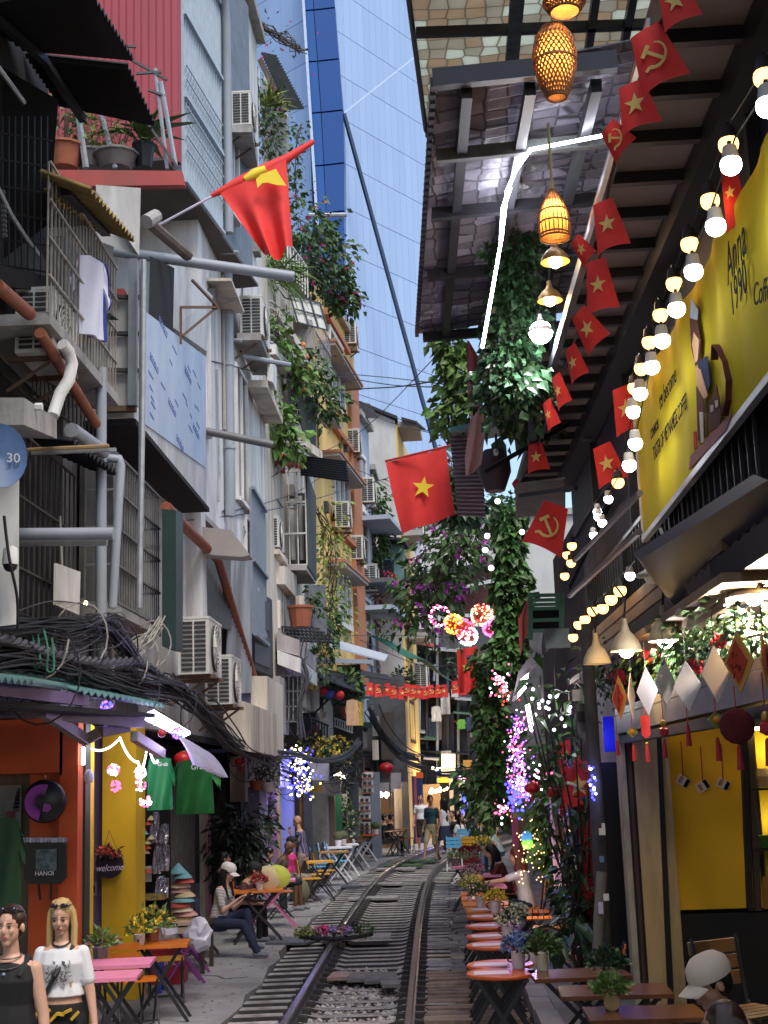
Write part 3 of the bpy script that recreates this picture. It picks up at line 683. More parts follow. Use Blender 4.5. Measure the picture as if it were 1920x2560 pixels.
grille(h3,wg,0,wg.L,za,zb_+.3,.02,mat('blue_grey_bars',(.20,.24,.30),.6),.16,1.1,.04,False)
m=M();wg.box(m,0,wg.L,za,zb_+.3,-.4,-.2);m.build('window_board',mat('grey_blue_curtain',(.17,.20,.25),.8),h3)
wd=Wall((P(626,1600,24.0).x,24.0),(P(682,1600,26.2).x,26.2))
m=M();wd.box(m,0,wd.L,P(640,1680,25).z,P(640,1480,25).z,-.3,0);f_=m.build('dark_shutter',mat('navy_frame',(.022,.025,.035),.6),h3)
for(z0_,z1_)in((.08,.45),(.55,.92)):
    m=M();lo,hi=P(640,1680,25).z,P(640,1480,25).z;wd.box(m,wd.L*.12,wd.L*.8,lerp(lo,hi,z0_),lerp(lo,hi,z1_),0,.025);m.build('shutter_panel',mat('navy_panel',(.03,.032,.045),.5),f_)
m=M();pb(m,[(558,1735),(628,1760),(628,1880),(560,1865)],20.5,24);m.build('cream_parapet',m_cream,h3)
m=M();pb(m,[(628,1690),(668,1690),(670,1890),(625,1890)],23.5,26);m.build('cream_pier',m_cream,h3)
m=M();pb(m,[(432,1180),(500,1185),(508,1590),(455,1600)],18.9,19.3);m.build('pale_side_wall',m_whouse,h3)
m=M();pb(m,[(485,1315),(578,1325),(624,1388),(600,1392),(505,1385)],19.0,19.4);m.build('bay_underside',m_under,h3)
for(p,Y0,Y1)in(([(592,832),(652,832),(652,850),(592,850)],22.3,24.4),([(620,950),(668,950),(668,968),(620,968)],23.6,26.2),([(452,695),(578,695),(578,702),(452,702)],19.9,21.4)):
    m=M();pb(m,p,Y0,Y1);m.build('concrete_ledge',concrete if Y0<23.5 and Y0>20 else m_cream,h3)
m=M();pb(m,[(668,890),(682,895),(682,955),(668,950)],23.7,24.3);m.build('white_duct',white,h3)
ac(P(601,838,22.35),'large white unit on the concrete ledge under the flowering roof garden',0,1.22)
for(p,Y0,Y1)in(([(568,318),(628,318),(628,420),(575,420)],24.6,26.6),):
    m=M();m.hexa([P(568,330,20.1),P(630,330,20.1),P(645,422,22),P(585,422,22)]+[P(566,312,20.1),P(632,312,20.1),P(645,390,22),P(585,390,22)]);m.build('concrete_ledge',concrete,h3)
ac(P(578,312,20.2),'highest cream unit near the top of the white house beside the bars',0,1.0)
rp_=M().tube([P(415,1268,15.5),P(455,1310,17),P(545,1398,20),P(600,1585,22.5),P(640,1710,24),P(665,1790,25),P(697,1832,26)],.07,8).build('rusty_pole',rust,smooth=True)
tag(rp_,'long rust brown drain pole slanting down past the white house','pipe')
pq=PIPE2.build('water_pipe',mat('dark_grey_pipe',(.13,.13,.135),.5),smooth=True);tag(pq,'dark grey pipe jutting from the white house below the printed panel','pipe')
tag(M().tube([P(605,890,22.6),P(725,912,23.2)],.045,8).build('water_pipe',greypipe),'thin grey pipe jutting out beneath the ledge of the large unit','pipe')
tag(M().tube([P(770,538,34),P(865,537,34.5)],.06,8).build('water_pipe',steel),'short pale pipe pointing at the blue tower above the flower garden','pipe')
tag(M().tube([P(690,655,30),P(743,655,30.3)],.05,8).build('water_pipe',greypipe),'small grey pipe end below the hanging red flag','pipe')
# ---- house with cages, awnings and plants
W4=Wall((-3.05,26.1),(-2.9,33.0))
h4=house('plant_covered_house','cream house with cages, red tin awning and plants on every floor',W4,4.0,14.2,m_cream)
A_=P(660,1415,29.0);s_=3400/29.0
wc4=Wall((P(660,1300,29.0).x,29.0),(P(765,1300,29.0).x,29.0));zl,zh=P(700,1415,29).z,P(700,1180,29).z
grille(h4,wc4,0,wc4.L,zl,zh,0,mat('cream_cage_bars',(.52,.50,.46),.6,.2),.155,.62,.028,False)
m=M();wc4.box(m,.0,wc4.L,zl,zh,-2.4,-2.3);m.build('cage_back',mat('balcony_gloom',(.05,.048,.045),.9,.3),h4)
for k in range(4):M().tube([P(690+k*22,1400,29.6),P(684+k*22,1265-(k%2)*25,29.6)],.05,6).build('stored_pipe',white,h4)
m=M();m.hexa([P(765,1415,29),P(770,1415,29),P(792,1452,31.2),P(788,1452,31.2),P(763,1180,29),P(768,1180,29),P(790,1240,31.2),P(786,1240,31.2)]);m.build('tarpaulin_screen',m_tarp,h4)
m=M();m.hexa([P(660,1425,28.9),P(766,1425,28.9),P(790,1460,31.3),P(715,1460,31.3),P(660,1412,28.9),P(766,1412,28.9),P(790,1450,31.3),P(715,1450,31.3)]);m.build('balcony_floor',m_under,h4)
m=M();m.hexa([P(655,1460,27.5),P(712,1460,27.5),P(742,1495,29.5),P(690,1495,29.5),P(655,1415,27.5),P(712,1415,27.5),P(742,1440,29.5),P(690,1440,29.5)]);m.build('cantilever',m_cream,h4)
m=M();m.hexa([P(655,1385,27.2),P(700,1385,27.2),P(720,1415,28.5),P(660,1415,28.5),P(655,1372,27.2),P(698,1372,27.2),P(720,1400,28.5),P(660,1400,28.5)]);m.build('concrete_ledge',m_cream,h4)
ac(P(655,1368,27.3),'unit standing beside the white barred cage in the middle of the row',0,1.1)
corr(h4,P(654,1124,28.2),P(752,1142,28.6),P(752,1172,28.0),P(654,1152,27.6),m_redf,10,.015,'red_awning')
corr(h4,P(752,1138,28.6),P(752,1188,28.5),P(872,1205,29.5),P(866,1152,29.9),m_tin,9,.025,'black_awning')
m=M();pb(m,[(655,1155),(712,1160),(712,1182),(655,1180)],28.6,28.7);m.build('red_panel',m_red,h4)
corr(h4,P(722,738,29.2),P(800,758,31.2),P(820,826,31.0),P(742,806,29.0),mat('pale_sheet',(.55,.54,.48),.7,.1),5,.008,'canopy_sheet')
g=M()
for k in range(4):g.bar(lerp(P(725,738,29.1),P(800,758,31.1),k/3),lerp(P(745,806,28.9),P(820,826,30.9),k/3),.03)
for k in range(3):g.bar(lerp(P(725,738,29.1),P(745,806,28.9),k/2),lerp(P(800,758,31.1),P(820,826,30.9),k/2),.03)
g.build('canopy_lattice',dkgrey,h4)
for k in range(8):
    m=M();m.bar(P(676,752+k*17,27.2),P(716,784+k*17,28.2),.07,.02);m.build('louvre_slat',white,h4)
m=M();pb(m,[(732,790),(780,800),(782,870),(735,868)],29.8,30.2);m.build('grey_screen',concrete,h4)
wgr=Wall((P(783,880,31.5).x,31.5),(P(820,880,33.5).x,33.5));grille(h4,wgr,0,wgr.L,P(800,940,32.5).z,P(800,822,32.5).z,.05,steel,.2,.35,.02,False)
m=M();m.slab([P(727,930,29),P(790,1010,31.5),P(788,1120,31.5),P(755,1080,30)],(.02,0,0));m.build('black_sheet',m_tarp,h4)
g=M()
for k in range(12):a=lerp(P(688,640,27.0),P(770,745,30.5),k/11);g.bar(a,a+V((0,0,.75)),.03)
g.bar(P(688,640,27)+V((0,0,.75)),P(770,745,30.5)+V((0,0,.75)),.04);g.build('balcony_grille',white,h4)
g=M()
for k in range(14):a=lerp(P(722,1010,28.5),P(772,1090,31.0),k/13);g.bar(a,a+V((0,0,.7)),.025)
g.bar(P(722,1010,28.5)+V((0,0,.7)),P(772,1090,31)+V((0,0,.7)),.03);g.build('stair_grille',black,h4)
for(a,b)in(((690,780),(760,890)),((672,1055),(708,1100)),((735,1095),(800,1140))):
    M().bar(P(*a,27.5),P(*b,29.5),.12,.2).build('concrete_beam',m_cream,h4)
M().slab([P(690,860,27.2),P(735,935,29.2),P(735,945,29.2),P(690,885,27.2)],(-.3,0,0)).build('white_beam',white,h4)
corr(h4,P(762,1462,29.5),P(812,1462,31.0),P(816,1585,31.0),P(763,1560,29.5),mat('grey_fluted_sheet',(.13,.135,.14),.7,.15),16,.012,'corrugated_sheet')
g=M()
for k in range(11):g.bar(P(690+k*10,1566+k*.5,28),P(740+k*9,1605,30),.03)
for k in range(5):g.bar(P(690+k*12,1566+k*9,28+k*.5),P(800+k*12,1572+k*9,28+k*.5),.03)
g.build('rack_lattice',black,h4)
g=M();A_=P(762,1552,29.5);B_=P(848,1622,32)
g.bar(A_,B_,.04);g.bar(A_+V((0,0,.25)),B_+V((0,0,.25)),.04)
for k in range(12):a=lerp(A_,B_,k/11);g.bar(a,a+V((0,0,.25)),.03)
g.build('rack_rail_grille',black,h4)
m=M();pb(m,[(692,1580),(748,1600),(748,1640),(692,1625)],27.0,31);m.build('lilac_wall',m_lilw,h4)
m=M();pb(m,[(693,1625),(750,1645),(750,1682),(694,1660)],26.9,31);m.build('white_band',m_whouse,h4)
m=M();pb(m,[(690,1500),(700,1500),(700,1570),(690,1570)],27.6,27.8);m.build('corner_post',m_cream,h4)
m=M();pb(m,[(700,1495),(742,1500),(742,1560),(700,1560)],29.8,30.0);m.build('back_window',glass_pale,h4)
M().lathe([(.2,0),(.26,.4),(.28,.4),(.28,.45),(0,.4)],P(752,1568,28.6),10).build('flower_pot',terra,h4)
M().tube([P(752,1560,28.6),P(748,1490,28.6)],.1,8).build('white_column',m_cream,h4)
m=M();pb(m,[(700,1690),(755,1690),(755,1805),(700,1805)],27.5,27.6);m.build('gate_panel',mat('dull_grey_gate',(.10,.10,.10),.8,.3),h4)
g=M()
for k in range(6):g.bar(P(700+k*11,1690,27.4),P(700+k*11,1805,27.4),.025)
for k in range(4):g.bar(P(700,1690+k*38,27.4),P(756,1690+k*38,27.4),.025)
g.build('gate_grille',steel,h4)
m=M();pb(m,[(650,1690),(700,1690),(698,1830),(670,1830)],26.2,28);m.build('lilac_pier',m_lilw,h4)
# ---- slim white house with the brown window
W5=Wall((-2.9,33.1),(-2.79,34.9))
h5=house('slim_white_house','slim white house with a brown panelled window beside the yellow house',W5,4.0,14.6,m_whouse)
(ua,za),(ub,zb_)=W5.uv(792,1150),W5.uv(815,1060)
window(h5,W5,ua+.1,ub-.1,za,zb_,mat('brown_window_frame',(.07,.03,.028),.6),glass_pale,3,3,.1)
m=M();m.hexa([P(790,1045,33.2),P(832,1045,33.2),P(855,1072,35.6),P(815,1072,35.6),P(790,1036,33.2),P(832,1036,33.2),P(855,1062,35.6),P(815,1062,35.6)]);m.build('window_canopy',m_under,h5)
(ua,za),(ub,zb_)=W5.uv(805,1430),W5.uv(822,1350);window(h5,W5,ua,ub,za,zb_,mat('brown_window_frame',(.07,.03,.028)),glass_dk,2,2,.1)
m=M();m.hexa([P(655,560,31),P(716,560,31),P(722,560,34),P(660,560,34),P(655,190,31),P(716,290,31),P(722,290,34),P(660,190,34)]);m.build('rooftop_room',concrete,h5)
corr(h5,P(652,130,30.3),P(716,275,30.3),P(762,272,30.6),P(690,138,30.6),mat('grey_corrugated_roof',(.10,.11,.115),.6,.2),20,.03,'lean_to_roof',rows=3)
M().bar(P(650,150,30.2),P(714,278,30.2),.12).build('roof_beam',wood_dk,h5)
g=M()
for k in range(6):g.bar(P(598+k*10,175,28.5),P(598+k*10,330,28.5),.03)
for k in range(7):g.bar(P(598,175+k*24,28.5),P(648,175+k*24,28.5),.03)
g.build('garden_trellis',mat('cream_cage_bars',(.52,.50,.46)),h5)
# ---- yellow house
W6=Wall((-2.78,35.0),(-1.98,42.2))
h6=house('yellow_house','narrow yellow house with terracotta corner strip and blue windows',W6,5.2,16.0,m_yell)
up=W6.uv(871,1100)[0]
m=M();W6.box(m,up,W6.L+.02,5.1,14.6,-.2,.12);m.build('corner_strip',m_terr,h6)
for(x0,x1,y0,y1)in((822,852,1010,855),(832,866,1290,1195),(842,870,1560,1420)):
    ua,ub=W6.uv(x0,(y0+y1)/2)[0],W6.uv(x1,(y0+y1)/2)[0];za=W6.uv((x0+x1)/2,y0)[1];zb_=W6.uv((x0+x1)/2,y1)[1]
    window(h6,W6,ua,ub,za,zb_,white,glass_blue,3,1,.13,0,.1)
for(x0,x1,y,i)in((820,882,838,0),(830,891,1118,1),(841,898,1396,2)):
    ua,ub=W6.uv(x0,y,.3)[0],W6.uv(x1,y+28,.6)[0];z=W6.uv(x0,y,.4)[1]
    slabbox(h6,W6,ua,up-.15,z-.1,z,-.05,.5,m_under,'window_canopy');slabbox(h6,W6,ua-.03,up-.12,z-.01,z+.07,-.05,.54,m_terr,'canopy_edge')
    zz=z+1.1
    slabbox(h6,W6,ua+.8,up-.02,zz,zz+.16,-.05,.16,m_terr,'cornice_strip')
for k in range(14):
    z=5.6+k*.62;slabbox(h6,W6,up-1.0,up-.02,z,z+.03,0,.012,mat('groove_brown',(.35,.22,.1)),'wall_groove')
for(px,py,i)in((859,858,0),(867,1130,1),(875,1398,2)):
    ac(P(px,py,40.6),['top','middle','bottom'][i]+' unit of three beside the terracotta strip of the yellow house',0,1.25)
ac(P(838,1318,37),'unit half hidden by creepers below a blue window of the yellow house',0,1.25)
# ---- blue-grey slim house, vine house, grey house with yellow edge
W7=Wall((-1.97,42.3),(-1.68,44.6));h7=house('blue_grey_house','slim blue-grey house right of the terracotta strip',W7,4.0,13.8,m_bg)
for(y0,y1)in((1640,1500),(1400,1275),(1260,1150)):
    ua,za=W7.uv(893,y0);ub,zb_=W7.uv(908,y1);window(h7,W7,.3,1.3,za,zb_,white,glass_dk,1,2,.12)
for(y,c_)in((1270,m_bg),(1500,m_bg),(1430,mat('dark_tin_sheet',(.10,.11,.12),.6))):
    z=W7.uv(900,y,.4)[1];slabbox(h7,W7,-.2,2.9,z,z+.14,-.05,1.0,c_,'window_canopy')
ac(P(902,1255,43),'unit on the canopy of the slim blue-grey house',0,1.4);ac(P(906,1478,43),'unit under the dark canopy of the slim blue-grey house',0,1.5)
W8=Wall((-1.67,44.7),(P(944,1500,46.5).x,46.5));h8=house('creeper_house','narrow dark red house draped in creepers',W8,4.0,P(925,1195,46).z,mat('dark_red_brick_wall',(.16,.05,.05),.85,.3,6))
corr(h8,P(875,1000,42),P(925,1010,44),P(948,1045,44),P(880,1045,42),m_tin,10,.03,'black_awning')
corr(h8,P(903,1165,44),P(925,1190,46),P(955,1215,46),P(905,1180,44),m_tin,10,.03,'black_awning')
ac(P(900,1248,45),'unit on a blue shelf left of the creeper covered red wall',0,1.45)
h9=T('grey_end_house','broad plain grey end wall with a yellow edge behind the waving flag','building',(-.6,49,0),'tall narrow houses along the left side')
A_,B_=P(880,1500,48.2),P(1004,1500,48.2)
zt_=P(950,1040,48.2).z;m=M();m.box(-2.6,B_.x,48.2,54,0,zt_-.2);m.v[4]=m.v[4]+V((0,0,.9));m.v[7]=m.v[7]+V((0,0,.9));m.build('wall',m_grey,h9)
m=M();m.slab([(-2.7,48.0,zt_+.72),(B_.x+.1,48.0,zt_-.2),(B_.x+.1,54,zt_-.2),(-2.7,54,zt_+.72)],(0,0,.12));m.build('roof',m_tin,h9)
W9=Wall((B_.x+.01,48.3),(P(1033,1500,53.5).x,53.5))
m=M();W9.box(m,0,W9.L,0,zt_-.3,-.3,.05);m.build('yellow_facade',m_yell,h9)
for(y0,y1)in((1640,1560),(1480,1400),(1330,1250),(1850,1760)):
    z0_,z1_=P(1015,y0,50).z,P(1015,y1,50).z;window(h9,W9,1.0,3.0,z0_,z1_,mat('brown_window_frame',(.07,.03,.028)),glass_dk,2,1,.12)
m=M();m.slab([P(1003,1042,48),P(1040,1052,48),P(1064,1072,50),P(1008,1060,50)],(0,0,-.08));m.build('eave_sheet',m_tin,h9)
for y in(1075,1345,1600):z=P(1015,y,49).z;m=M();W9.box(m,.2,2.5,z,z+.2,.04,.8);m.build('window_canopy',m_under,h9)
for(px,py,lb_)in((1026,1335,'unit above the white hung clothes near the end of the street'),(1036,1520,'unit behind the bougainvillea near the end of the street'),(1035,1720,'unit above the small flag bunting at the end of the street'),(966,1690,'unit beside blue hung clothes under the green tarpaulin')):
    ac(P(px,py,50),lb_,0,1.6)
m=M();pb(m,[(948,1360),(1010,1350),(1010,1480),(948,1480)],46.8,47.9);tl=m.build('teal_box_room',mat('teal_tin',(.10,.20,.20),.6,.2,2,.5),h9)
m=M();m.slab([P(945,1345,46.2),P(1010,1352,46.2),P(1025,1375,47.5),P(950,1368,47.5)],(0,0,.1));m.build('box_room_roof',m_tin,h9)
m=M();pb(m,[(950,1400),(985,1400),(985,1440),(950,1440)],46.7,46.78);m.build('box_room_window',glass_dk,h9)
m=M();m.slab([P(945,1470,46.0),P(1005,1466,46),P(1000,1472,47.8),P(945,1472,47.8)],(0,0,-.1));m.build('planter_shelf',m_tin,h9)
# ---- houses closing the end of the street
h10=T('pale_end_building','pale grey building closing the end of the street','building',(2,63,0))
z_=P(1100,1300,62).z;m=M();m.box(P(1008,1500,62).x,9,62,70,0,z_);m.build('wall',mat('pale_grey_plaster',(.48,.48,.46),.85,.08,1.5,.5,dirt=(.3,.3,.29),dirtamt=.5),h10)
m=M();m.box(P(1010,1500,62).x,9.2,61.8,70,z_,z_+.3);m.build('roof',concrete,h10)
for(x0,x1,y0,y1)in((1040,1056,1480,1400),(1085,1110,1480,1420),(1130,1160,1460,1400)):
    a,b=P(x0,y0,61.9),P(x1,y1,61.9);ww=Wall((b.x,61.95),(a.x,61.95));
    ww=Wall((a.x,61.95),(b.x,61.95));window(h10,ww,0,ww.L,a.z,b.z,white,glass_dk,2,1,.1)
h11=T('dark_end_houses','jumble of dark lean-to house fronts at the far end of the street','building',(.5,57,0))
m_dk2=mat('dim_grey_front',(.065,.065,.07),.9,.5,1.5)
m=M();m.box(P(1012,1900,56).x,7,57,61,0,P(1100,1570,57).z);m.build('wall',m_dk2,h11)
for(x0,x1,y0,y1,c_)in((1040,1062,1860,1700,glass_dk),(1072,1110,1850,1795,mat('pale_balcony',(.42,.42,.43),.8)),(1075,1084,1850,1795,white),(1090,1140,1690,1620,m_dk2),(1105,1135,1900,1780,mat('lilac_dim',(.12,.11,.13),.8)),(1140,1185,1800,1700,m_dk2)):
    m=M();pb(m,[(x0,y0),(x1,y0),(x1,y1),(x0,y1)],56.4,57.1);m.build('front_panel',c_,h11)
for(x0,x1,y,c_)in((1040,1085,1610,m_redf),(1000,1050,1625,m_tin),(1070,1180,1625,steel),(1020,1150,1740,m_tin),(1050,1180,1880,m_tin)):
    m=M();m.slab([P(x0,y,55),P(x1,y+8,55),P(x1,y+4,57),P(x0,y-6,57)],(0,0,.07));m.build('lean_to_sheet',c_,h11)
for k in range(7):M().bar(P(1015+k*26,1560+30*(k%3),55.5),P(1016+k*26,1960,55.5),.1).build('front_post',steel if k%2 else m_dk2,h11)
rg='creepers and roof gardens on the left houses'
vine('bare_bougainvillea','sparse leafless creeper reaching over the sky at the roof top',[P(575,40,27),P(640,60,27.5),P(700,90,28),P(755,130,28)],.55,60,.1,.05,leafB,magenta,12,.05,rg,down=0,stems=14)
vine('roof_creeper','dense twiggy creeper on the trellis beside the top air conditioner',[P(575,70,26),P(600,150,27),P(625,230,28),P(640,330,28)],.45,260,.13,.08,leafA,magenta,10,.06,rg,stems=16)
vine('balcony_creeper','leafy creeper with red flowers left of the hanging flag pole tip',[P(660,240,29),P(670,320,29),P(668,400,29)],.5,420,.14,.08,leafA,magenta,16,.06,rg)
vine('balcony_creeper','thin string of leaves climbing into the sky right of the hanging flag',[P(755,310,30),P(738,380,30),P(735,450,30),P(745,510,30)],.13,150,.13,.1,leafA,None,0,.05,rg,stems=2)
vine('flowering_creeper','big mass of bougainvillea with pink flowers over the roof edge before the tower',[P(745,545,31),P(780,590,32),P(825,640,33),P(850,720,34),P(868,765,34)],[.75,.35],1500,.17,.11,leafA,magenta,70,.08,rg)
vine('flowering_creeper','dark leafy mass under the bougainvillea hiding the roof gutter',[P(740,640,31),P(775,680,32),P(800,720,33)],.45,500,.17,.1,leafB,magenta,16,.08,rg)
sp=T('spiky_fern','grassy spiky fern under the tip of the hanging flag','plant',P(690,665,28),rg)
f=M()
for k in range(130):f.leaf(P(685,690,27.6)+V((U(-.3,.3),U(-.6,.6),0)),(U(-.4,1.1),U(-.8,.4),U(-.4,.7)),U(.5,.95),.05,None,.5)
f.build('fronds',leafC,sp)
fr=T('spiky_fern','pale green fern in the planter right of the top air conditioner','plant',P(668,260,29),rg);f=M()
for k in range(60):f.leaf(P(668,268,28.7),(U(-.6,1),U(-.6,.6),U(.1,1)),U(.5,.8),.06,None,.4)
f.build('fronds',leafY,fr)
vine('orange_tree_branch','leafy bush with orange fruits bulging from a balcony of the plant house',[P(745,905,30),P(780,950,30.5),P(795,1000,31),P(790,1035,31)],.6,900,.15,.09,leafA,None,0,.05,rg)
org_=mat('orange_fruit',(.75,.2,.03),.5)
for i,(px,py)in enumerate(((757,862),(753,900),(765,892),(772,918),(749,935),(758,975))):
    tag(M().ball(P(px,py,29.6),.07,8,6).build('orange',org_,smooth=True),ORD[i]+' orange fruit from the top hanging before the leafy balcony','fruit','orange fruits on the balcony branch')
vine('leafy_creeper','light green creeper trailing along the white beams of the plant house',[P(690,780,27.3),P(698,850,27.5),P(745,920,29),P(755,975,29.2)],.25,340,.18,.12,leafC,None,0,.05,rg)
vine('leafy_creeper','light green creeper growing over the red tin awning',[P(668,1020,27),P(690,1060,27.3),P(700,1110,27.4),P(725,1115,27.8)],.38,420,.24,.13,leafC,None,0,.05,rg)
vine('leafy_creeper','yellow green creeper hanging past the white barred cage down to the iron rack',[P(800,1270,32),P(820,1350,33.5),P(830,1440,34),P(835,1520,34.5),P(815,1580,33)],.5,700,.13,.07,leafY,None,0,.05,rg,stems=8)
vine('leafy_creeper','green bush spilling over the iron rack below the blue window',[P(820,1500,32),P(825,1560,32),P(808,1620,31.5),P(800,1690,31)],.32,500,.14,.08,leafA,None,0,.05,rg)
vine('leafy_creeper','small climbing bush on the grey fluted sheet',[P(785,1490,29.6),P(775,1540,29.6)],.22,130,.14,.08,leafA,None,0,.05,rg)
vine('leafy_creeper','curtain of ivy between the dark awning and the grey end wall',[P(935,1220,45),P(940,1290,45),P(940,1370,45),P(920,1400,45)],.45,800,.2,.12,leafA,None,0,.05,rg)
vine('leafy_creeper','reddish twiggy creeper with flowers above the green tarpaulin',[P(930,1450,45),P(930,1520,45),P(928,1570,45)],.5,260,.14,.09,mat('leaf_reddish',(.15,.05,.04),.7,.2,3,island=.4),magenta,20,.09,rg,stems=10)
vine('planter_flowers','dark shelf of flowering plants below the teal box room',[P(950,1462,46),P(985,1458,46)],.35,200,.14,.09,leafB,mat('red_blossom',(.55,.06,.05)),24,.1,rg)
# ---------------------------------------------------------------- glass tower behind the street
m_gl=mat('pale_blue_glass_panel',(.36,.49,.72),.22,.05,.05,spec=.7,orand=.05)
m_gd=mat('deep_blue_glass_panel',(.004,.06,.25),.25,.05,.05,spec=.5)
m_joint=mat('blue_grey_joint',(.10,.17,.33),.7)
tw=T('glass_tower','huge pale blue glass tower with a deep blue vertical strip behind the street','tower',P(850,1900,125))
YT=120.0
def tower_face(pxr,dirx,diry,n,rows,wd,ht,z0,nm):
    o=P(pxr,900,YT);t=V((dirx,diry,0)).normalized();up=V((0,0,1));nrm=V((t.y,-t.x,0))
    if nrm.y>0:nrm=-nrm
    pane=None
    bk=M();a=V((o.x,o.y,z0))-nrm*.25;bk.slab([a,a+t*n*wd,a+t*n*wd+up*rows*ht,a+up*rows*ht],-nrm*.5);bk.build('wall',m_joint,tw)
    for i in range(n):
        for j in range(rows):
            loc=V((o.x,o.y,z0+j*ht))+t*i*wd
            if pane is None:
                pane=M().slab([nrm*0+t*.012+up*.03,t*(wd-.012)+up*.03,t*(wd-.012)+up*(ht-.03),t*.012+up*(ht-.03)],-nrm*.15).build(nm,m_gl,tw,local=True)
                pane.location=loc-ORG[tw.name]
            else:part(nm,pane,tw,loc)
zf=P(857,282,YT).z%4.55
tower_face(850,.58,.82,19,15,1.05,4.55,zf+4.55*3,'glass_pane')
tower_face(790,-.75,.66,9,15,1.9,4.55,zf+4.55*3+1,'glass_pane')
lv=[900,720,535,415,283,155,27,-120]
for i,(y0,y1)in enumerate(zip(lv,lv[1:])):
    L=lambda y:757+max(y,-120)*.067;Rr=lambda y:min(835+y*.08,861)
    q=[(L(y0),y0-2),(lerp(L(y0),Rr(y0),.32),y0-4),(lerp(L(y1),Rr(y1),.32),y1),(L(y1),y1+2)]
    m=M();pb(m,q,YT-1.2,YT+3);m.build('strip_pane',mat('mid_blue_glass_panel',(.008,.08,.30),.25,.1,.1),tw)
    q=[(lerp(L(y0),Rr(y0),.34),y0-4),(Rr(y0),y0-10),(Rr(y1),y1-6),(lerp(L(y1),Rr(y1),.34),y1)]
    m=M();pb(m,q,YT-1.3,YT+3);m.build('strip_pane',m_gd,tw)
M().bar(P(757,-20,YT-1.6),P(802,700,YT-1.6),.25).build('steel_edge',mat('pale_edge',(.45,.55,.7),.5),tw)
M().bar(P(860,285,YT-1.2),P(1090,1125,YT+4),.3,.3).build('fold_edge',mat('dark_edge_metal',(.02,.045,.09),.6),tw)
M().bar(P(860,282,YT-1.2),P(1040,140,YT+4),.12,.12).build('fold_edge',mat('light_edge',(.5,.6,.8),.6),tw)
# ---------------------------------------------------------------- left ground floor shops
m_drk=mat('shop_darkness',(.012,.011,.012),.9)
sh1=T('souvenir_shop','orange fronted souvenir shop at the left edge behind the two women','shop',(-4.5,13,0),'shops along the left walkway')
s13=lambda px,py,Y=13.0:P(px,py,Y)
def front(h,nm,m_,x0,x1,y0,y1,Y,dep=.3,ground=False):
    a,b=P(x0,y0,Y),P(x1,y0,Y);z0=0 if ground else P(x0,y1,Y).z
    m=M();m.box(a.x,b.x,Y,Y+dep,z0,b.z);return m.build(nm,m_,h)
front(sh1,'lintel',m_orange,-60,152,1795,1938,13.0);front(sh1,'lintel_strip',mat('dark_seam',(.15,.03,.01)),150,157,1800,1938,13.0)
front(sh1,'pillar',m_orange,76,150,1930,2560,13.1,.25,True);front(sh1,'pillar',m_orange,150,196,1795,2560,13.0,.3,True)
front(sh1,'bamboo_mat_wall',mat('brown_bamboo_mat',(.14,.10,.065),.8,.25,14,.2),-90,76,1935,2560,13.2,.1,True)
front(sh1,'green_post',mat('dark_green_post',(.012,.03,.018),.6),195,215,1790,2560,13.2,.2,True)
front(sh1,'yellow_post',m_yellowp,214,224,1790,2560,13.5,.2,True)
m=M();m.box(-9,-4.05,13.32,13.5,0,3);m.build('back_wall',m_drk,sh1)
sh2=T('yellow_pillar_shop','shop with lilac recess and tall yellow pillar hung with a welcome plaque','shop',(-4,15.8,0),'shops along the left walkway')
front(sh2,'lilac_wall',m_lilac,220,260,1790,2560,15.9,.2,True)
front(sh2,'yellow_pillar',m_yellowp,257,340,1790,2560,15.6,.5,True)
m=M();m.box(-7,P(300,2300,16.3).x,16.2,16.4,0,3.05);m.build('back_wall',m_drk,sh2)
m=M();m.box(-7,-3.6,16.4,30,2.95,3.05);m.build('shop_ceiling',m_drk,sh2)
front(sh2,'switch_plate',white,228,243,2205,2240,15.85,.05);front(sh2,'switch',black,231,237,2214,2232,15.84,.02)
Wg=Wall((-4.1,16.6),(-4.2,24.2));sh3=T('shuttered_shop','shop closed by grey folding shutters behind the seated visitors','shop',(-4.2,20,0),'shops along the left walkway')
m=M();n=46
for k in range(n):
    a,b=k/n*Wg.L,(k+.8)/n*Wg.L;o=.04*(k%2);Wg.box(m,a,b,.02,2.35,-.06+o,o)
m.build('folding_shutter',mat('grey_brown_shutter',(.12,.105,.10),.6,.2),sh3)
m=M();Wg.box(m,0,Wg.L,2.35,3.1,-.3,-.05);m.build('transom',m_drk,sh3)
def bay(nm,label,cols,Y0,Y1,dark_x):
    t=T(nm,label,'shop',P((cols[0][0]+cols[-1][1])/2,2150,(Y0+Y1)/2),'shops along the left walkway')
    for i,(x0,x1,y0,y1,c_,Y)in enumerate(cols):front(t,'pillar' if x1-x0<30 else 'wall',c_,x0,x1,y0,y1,Y,.35,y1>2050)
    return t
m_pink=mat('pink_post',(.45,.22,.28),.7);m_lav=mat('pink_lilac_pillar',(.42,.24,.40),.75,.1);m_peri=mat('periwinkle_wall',(.33,.38,.85),.7,.06)
sh4=bay('cream_pillar_shop','dark shop with a narrow cream and pink pillar by the big dark shrub',[(498,511,2036,2300,m_cream,24.3),(511,519,2036,2300,m_pink,24.4),(520,600,1880,2300,m_drk,25.6),(574,612,1890,2005,mat('dull_tan_wall',(.21,.16,.13),.8,.2),25.4)],24,26,0)
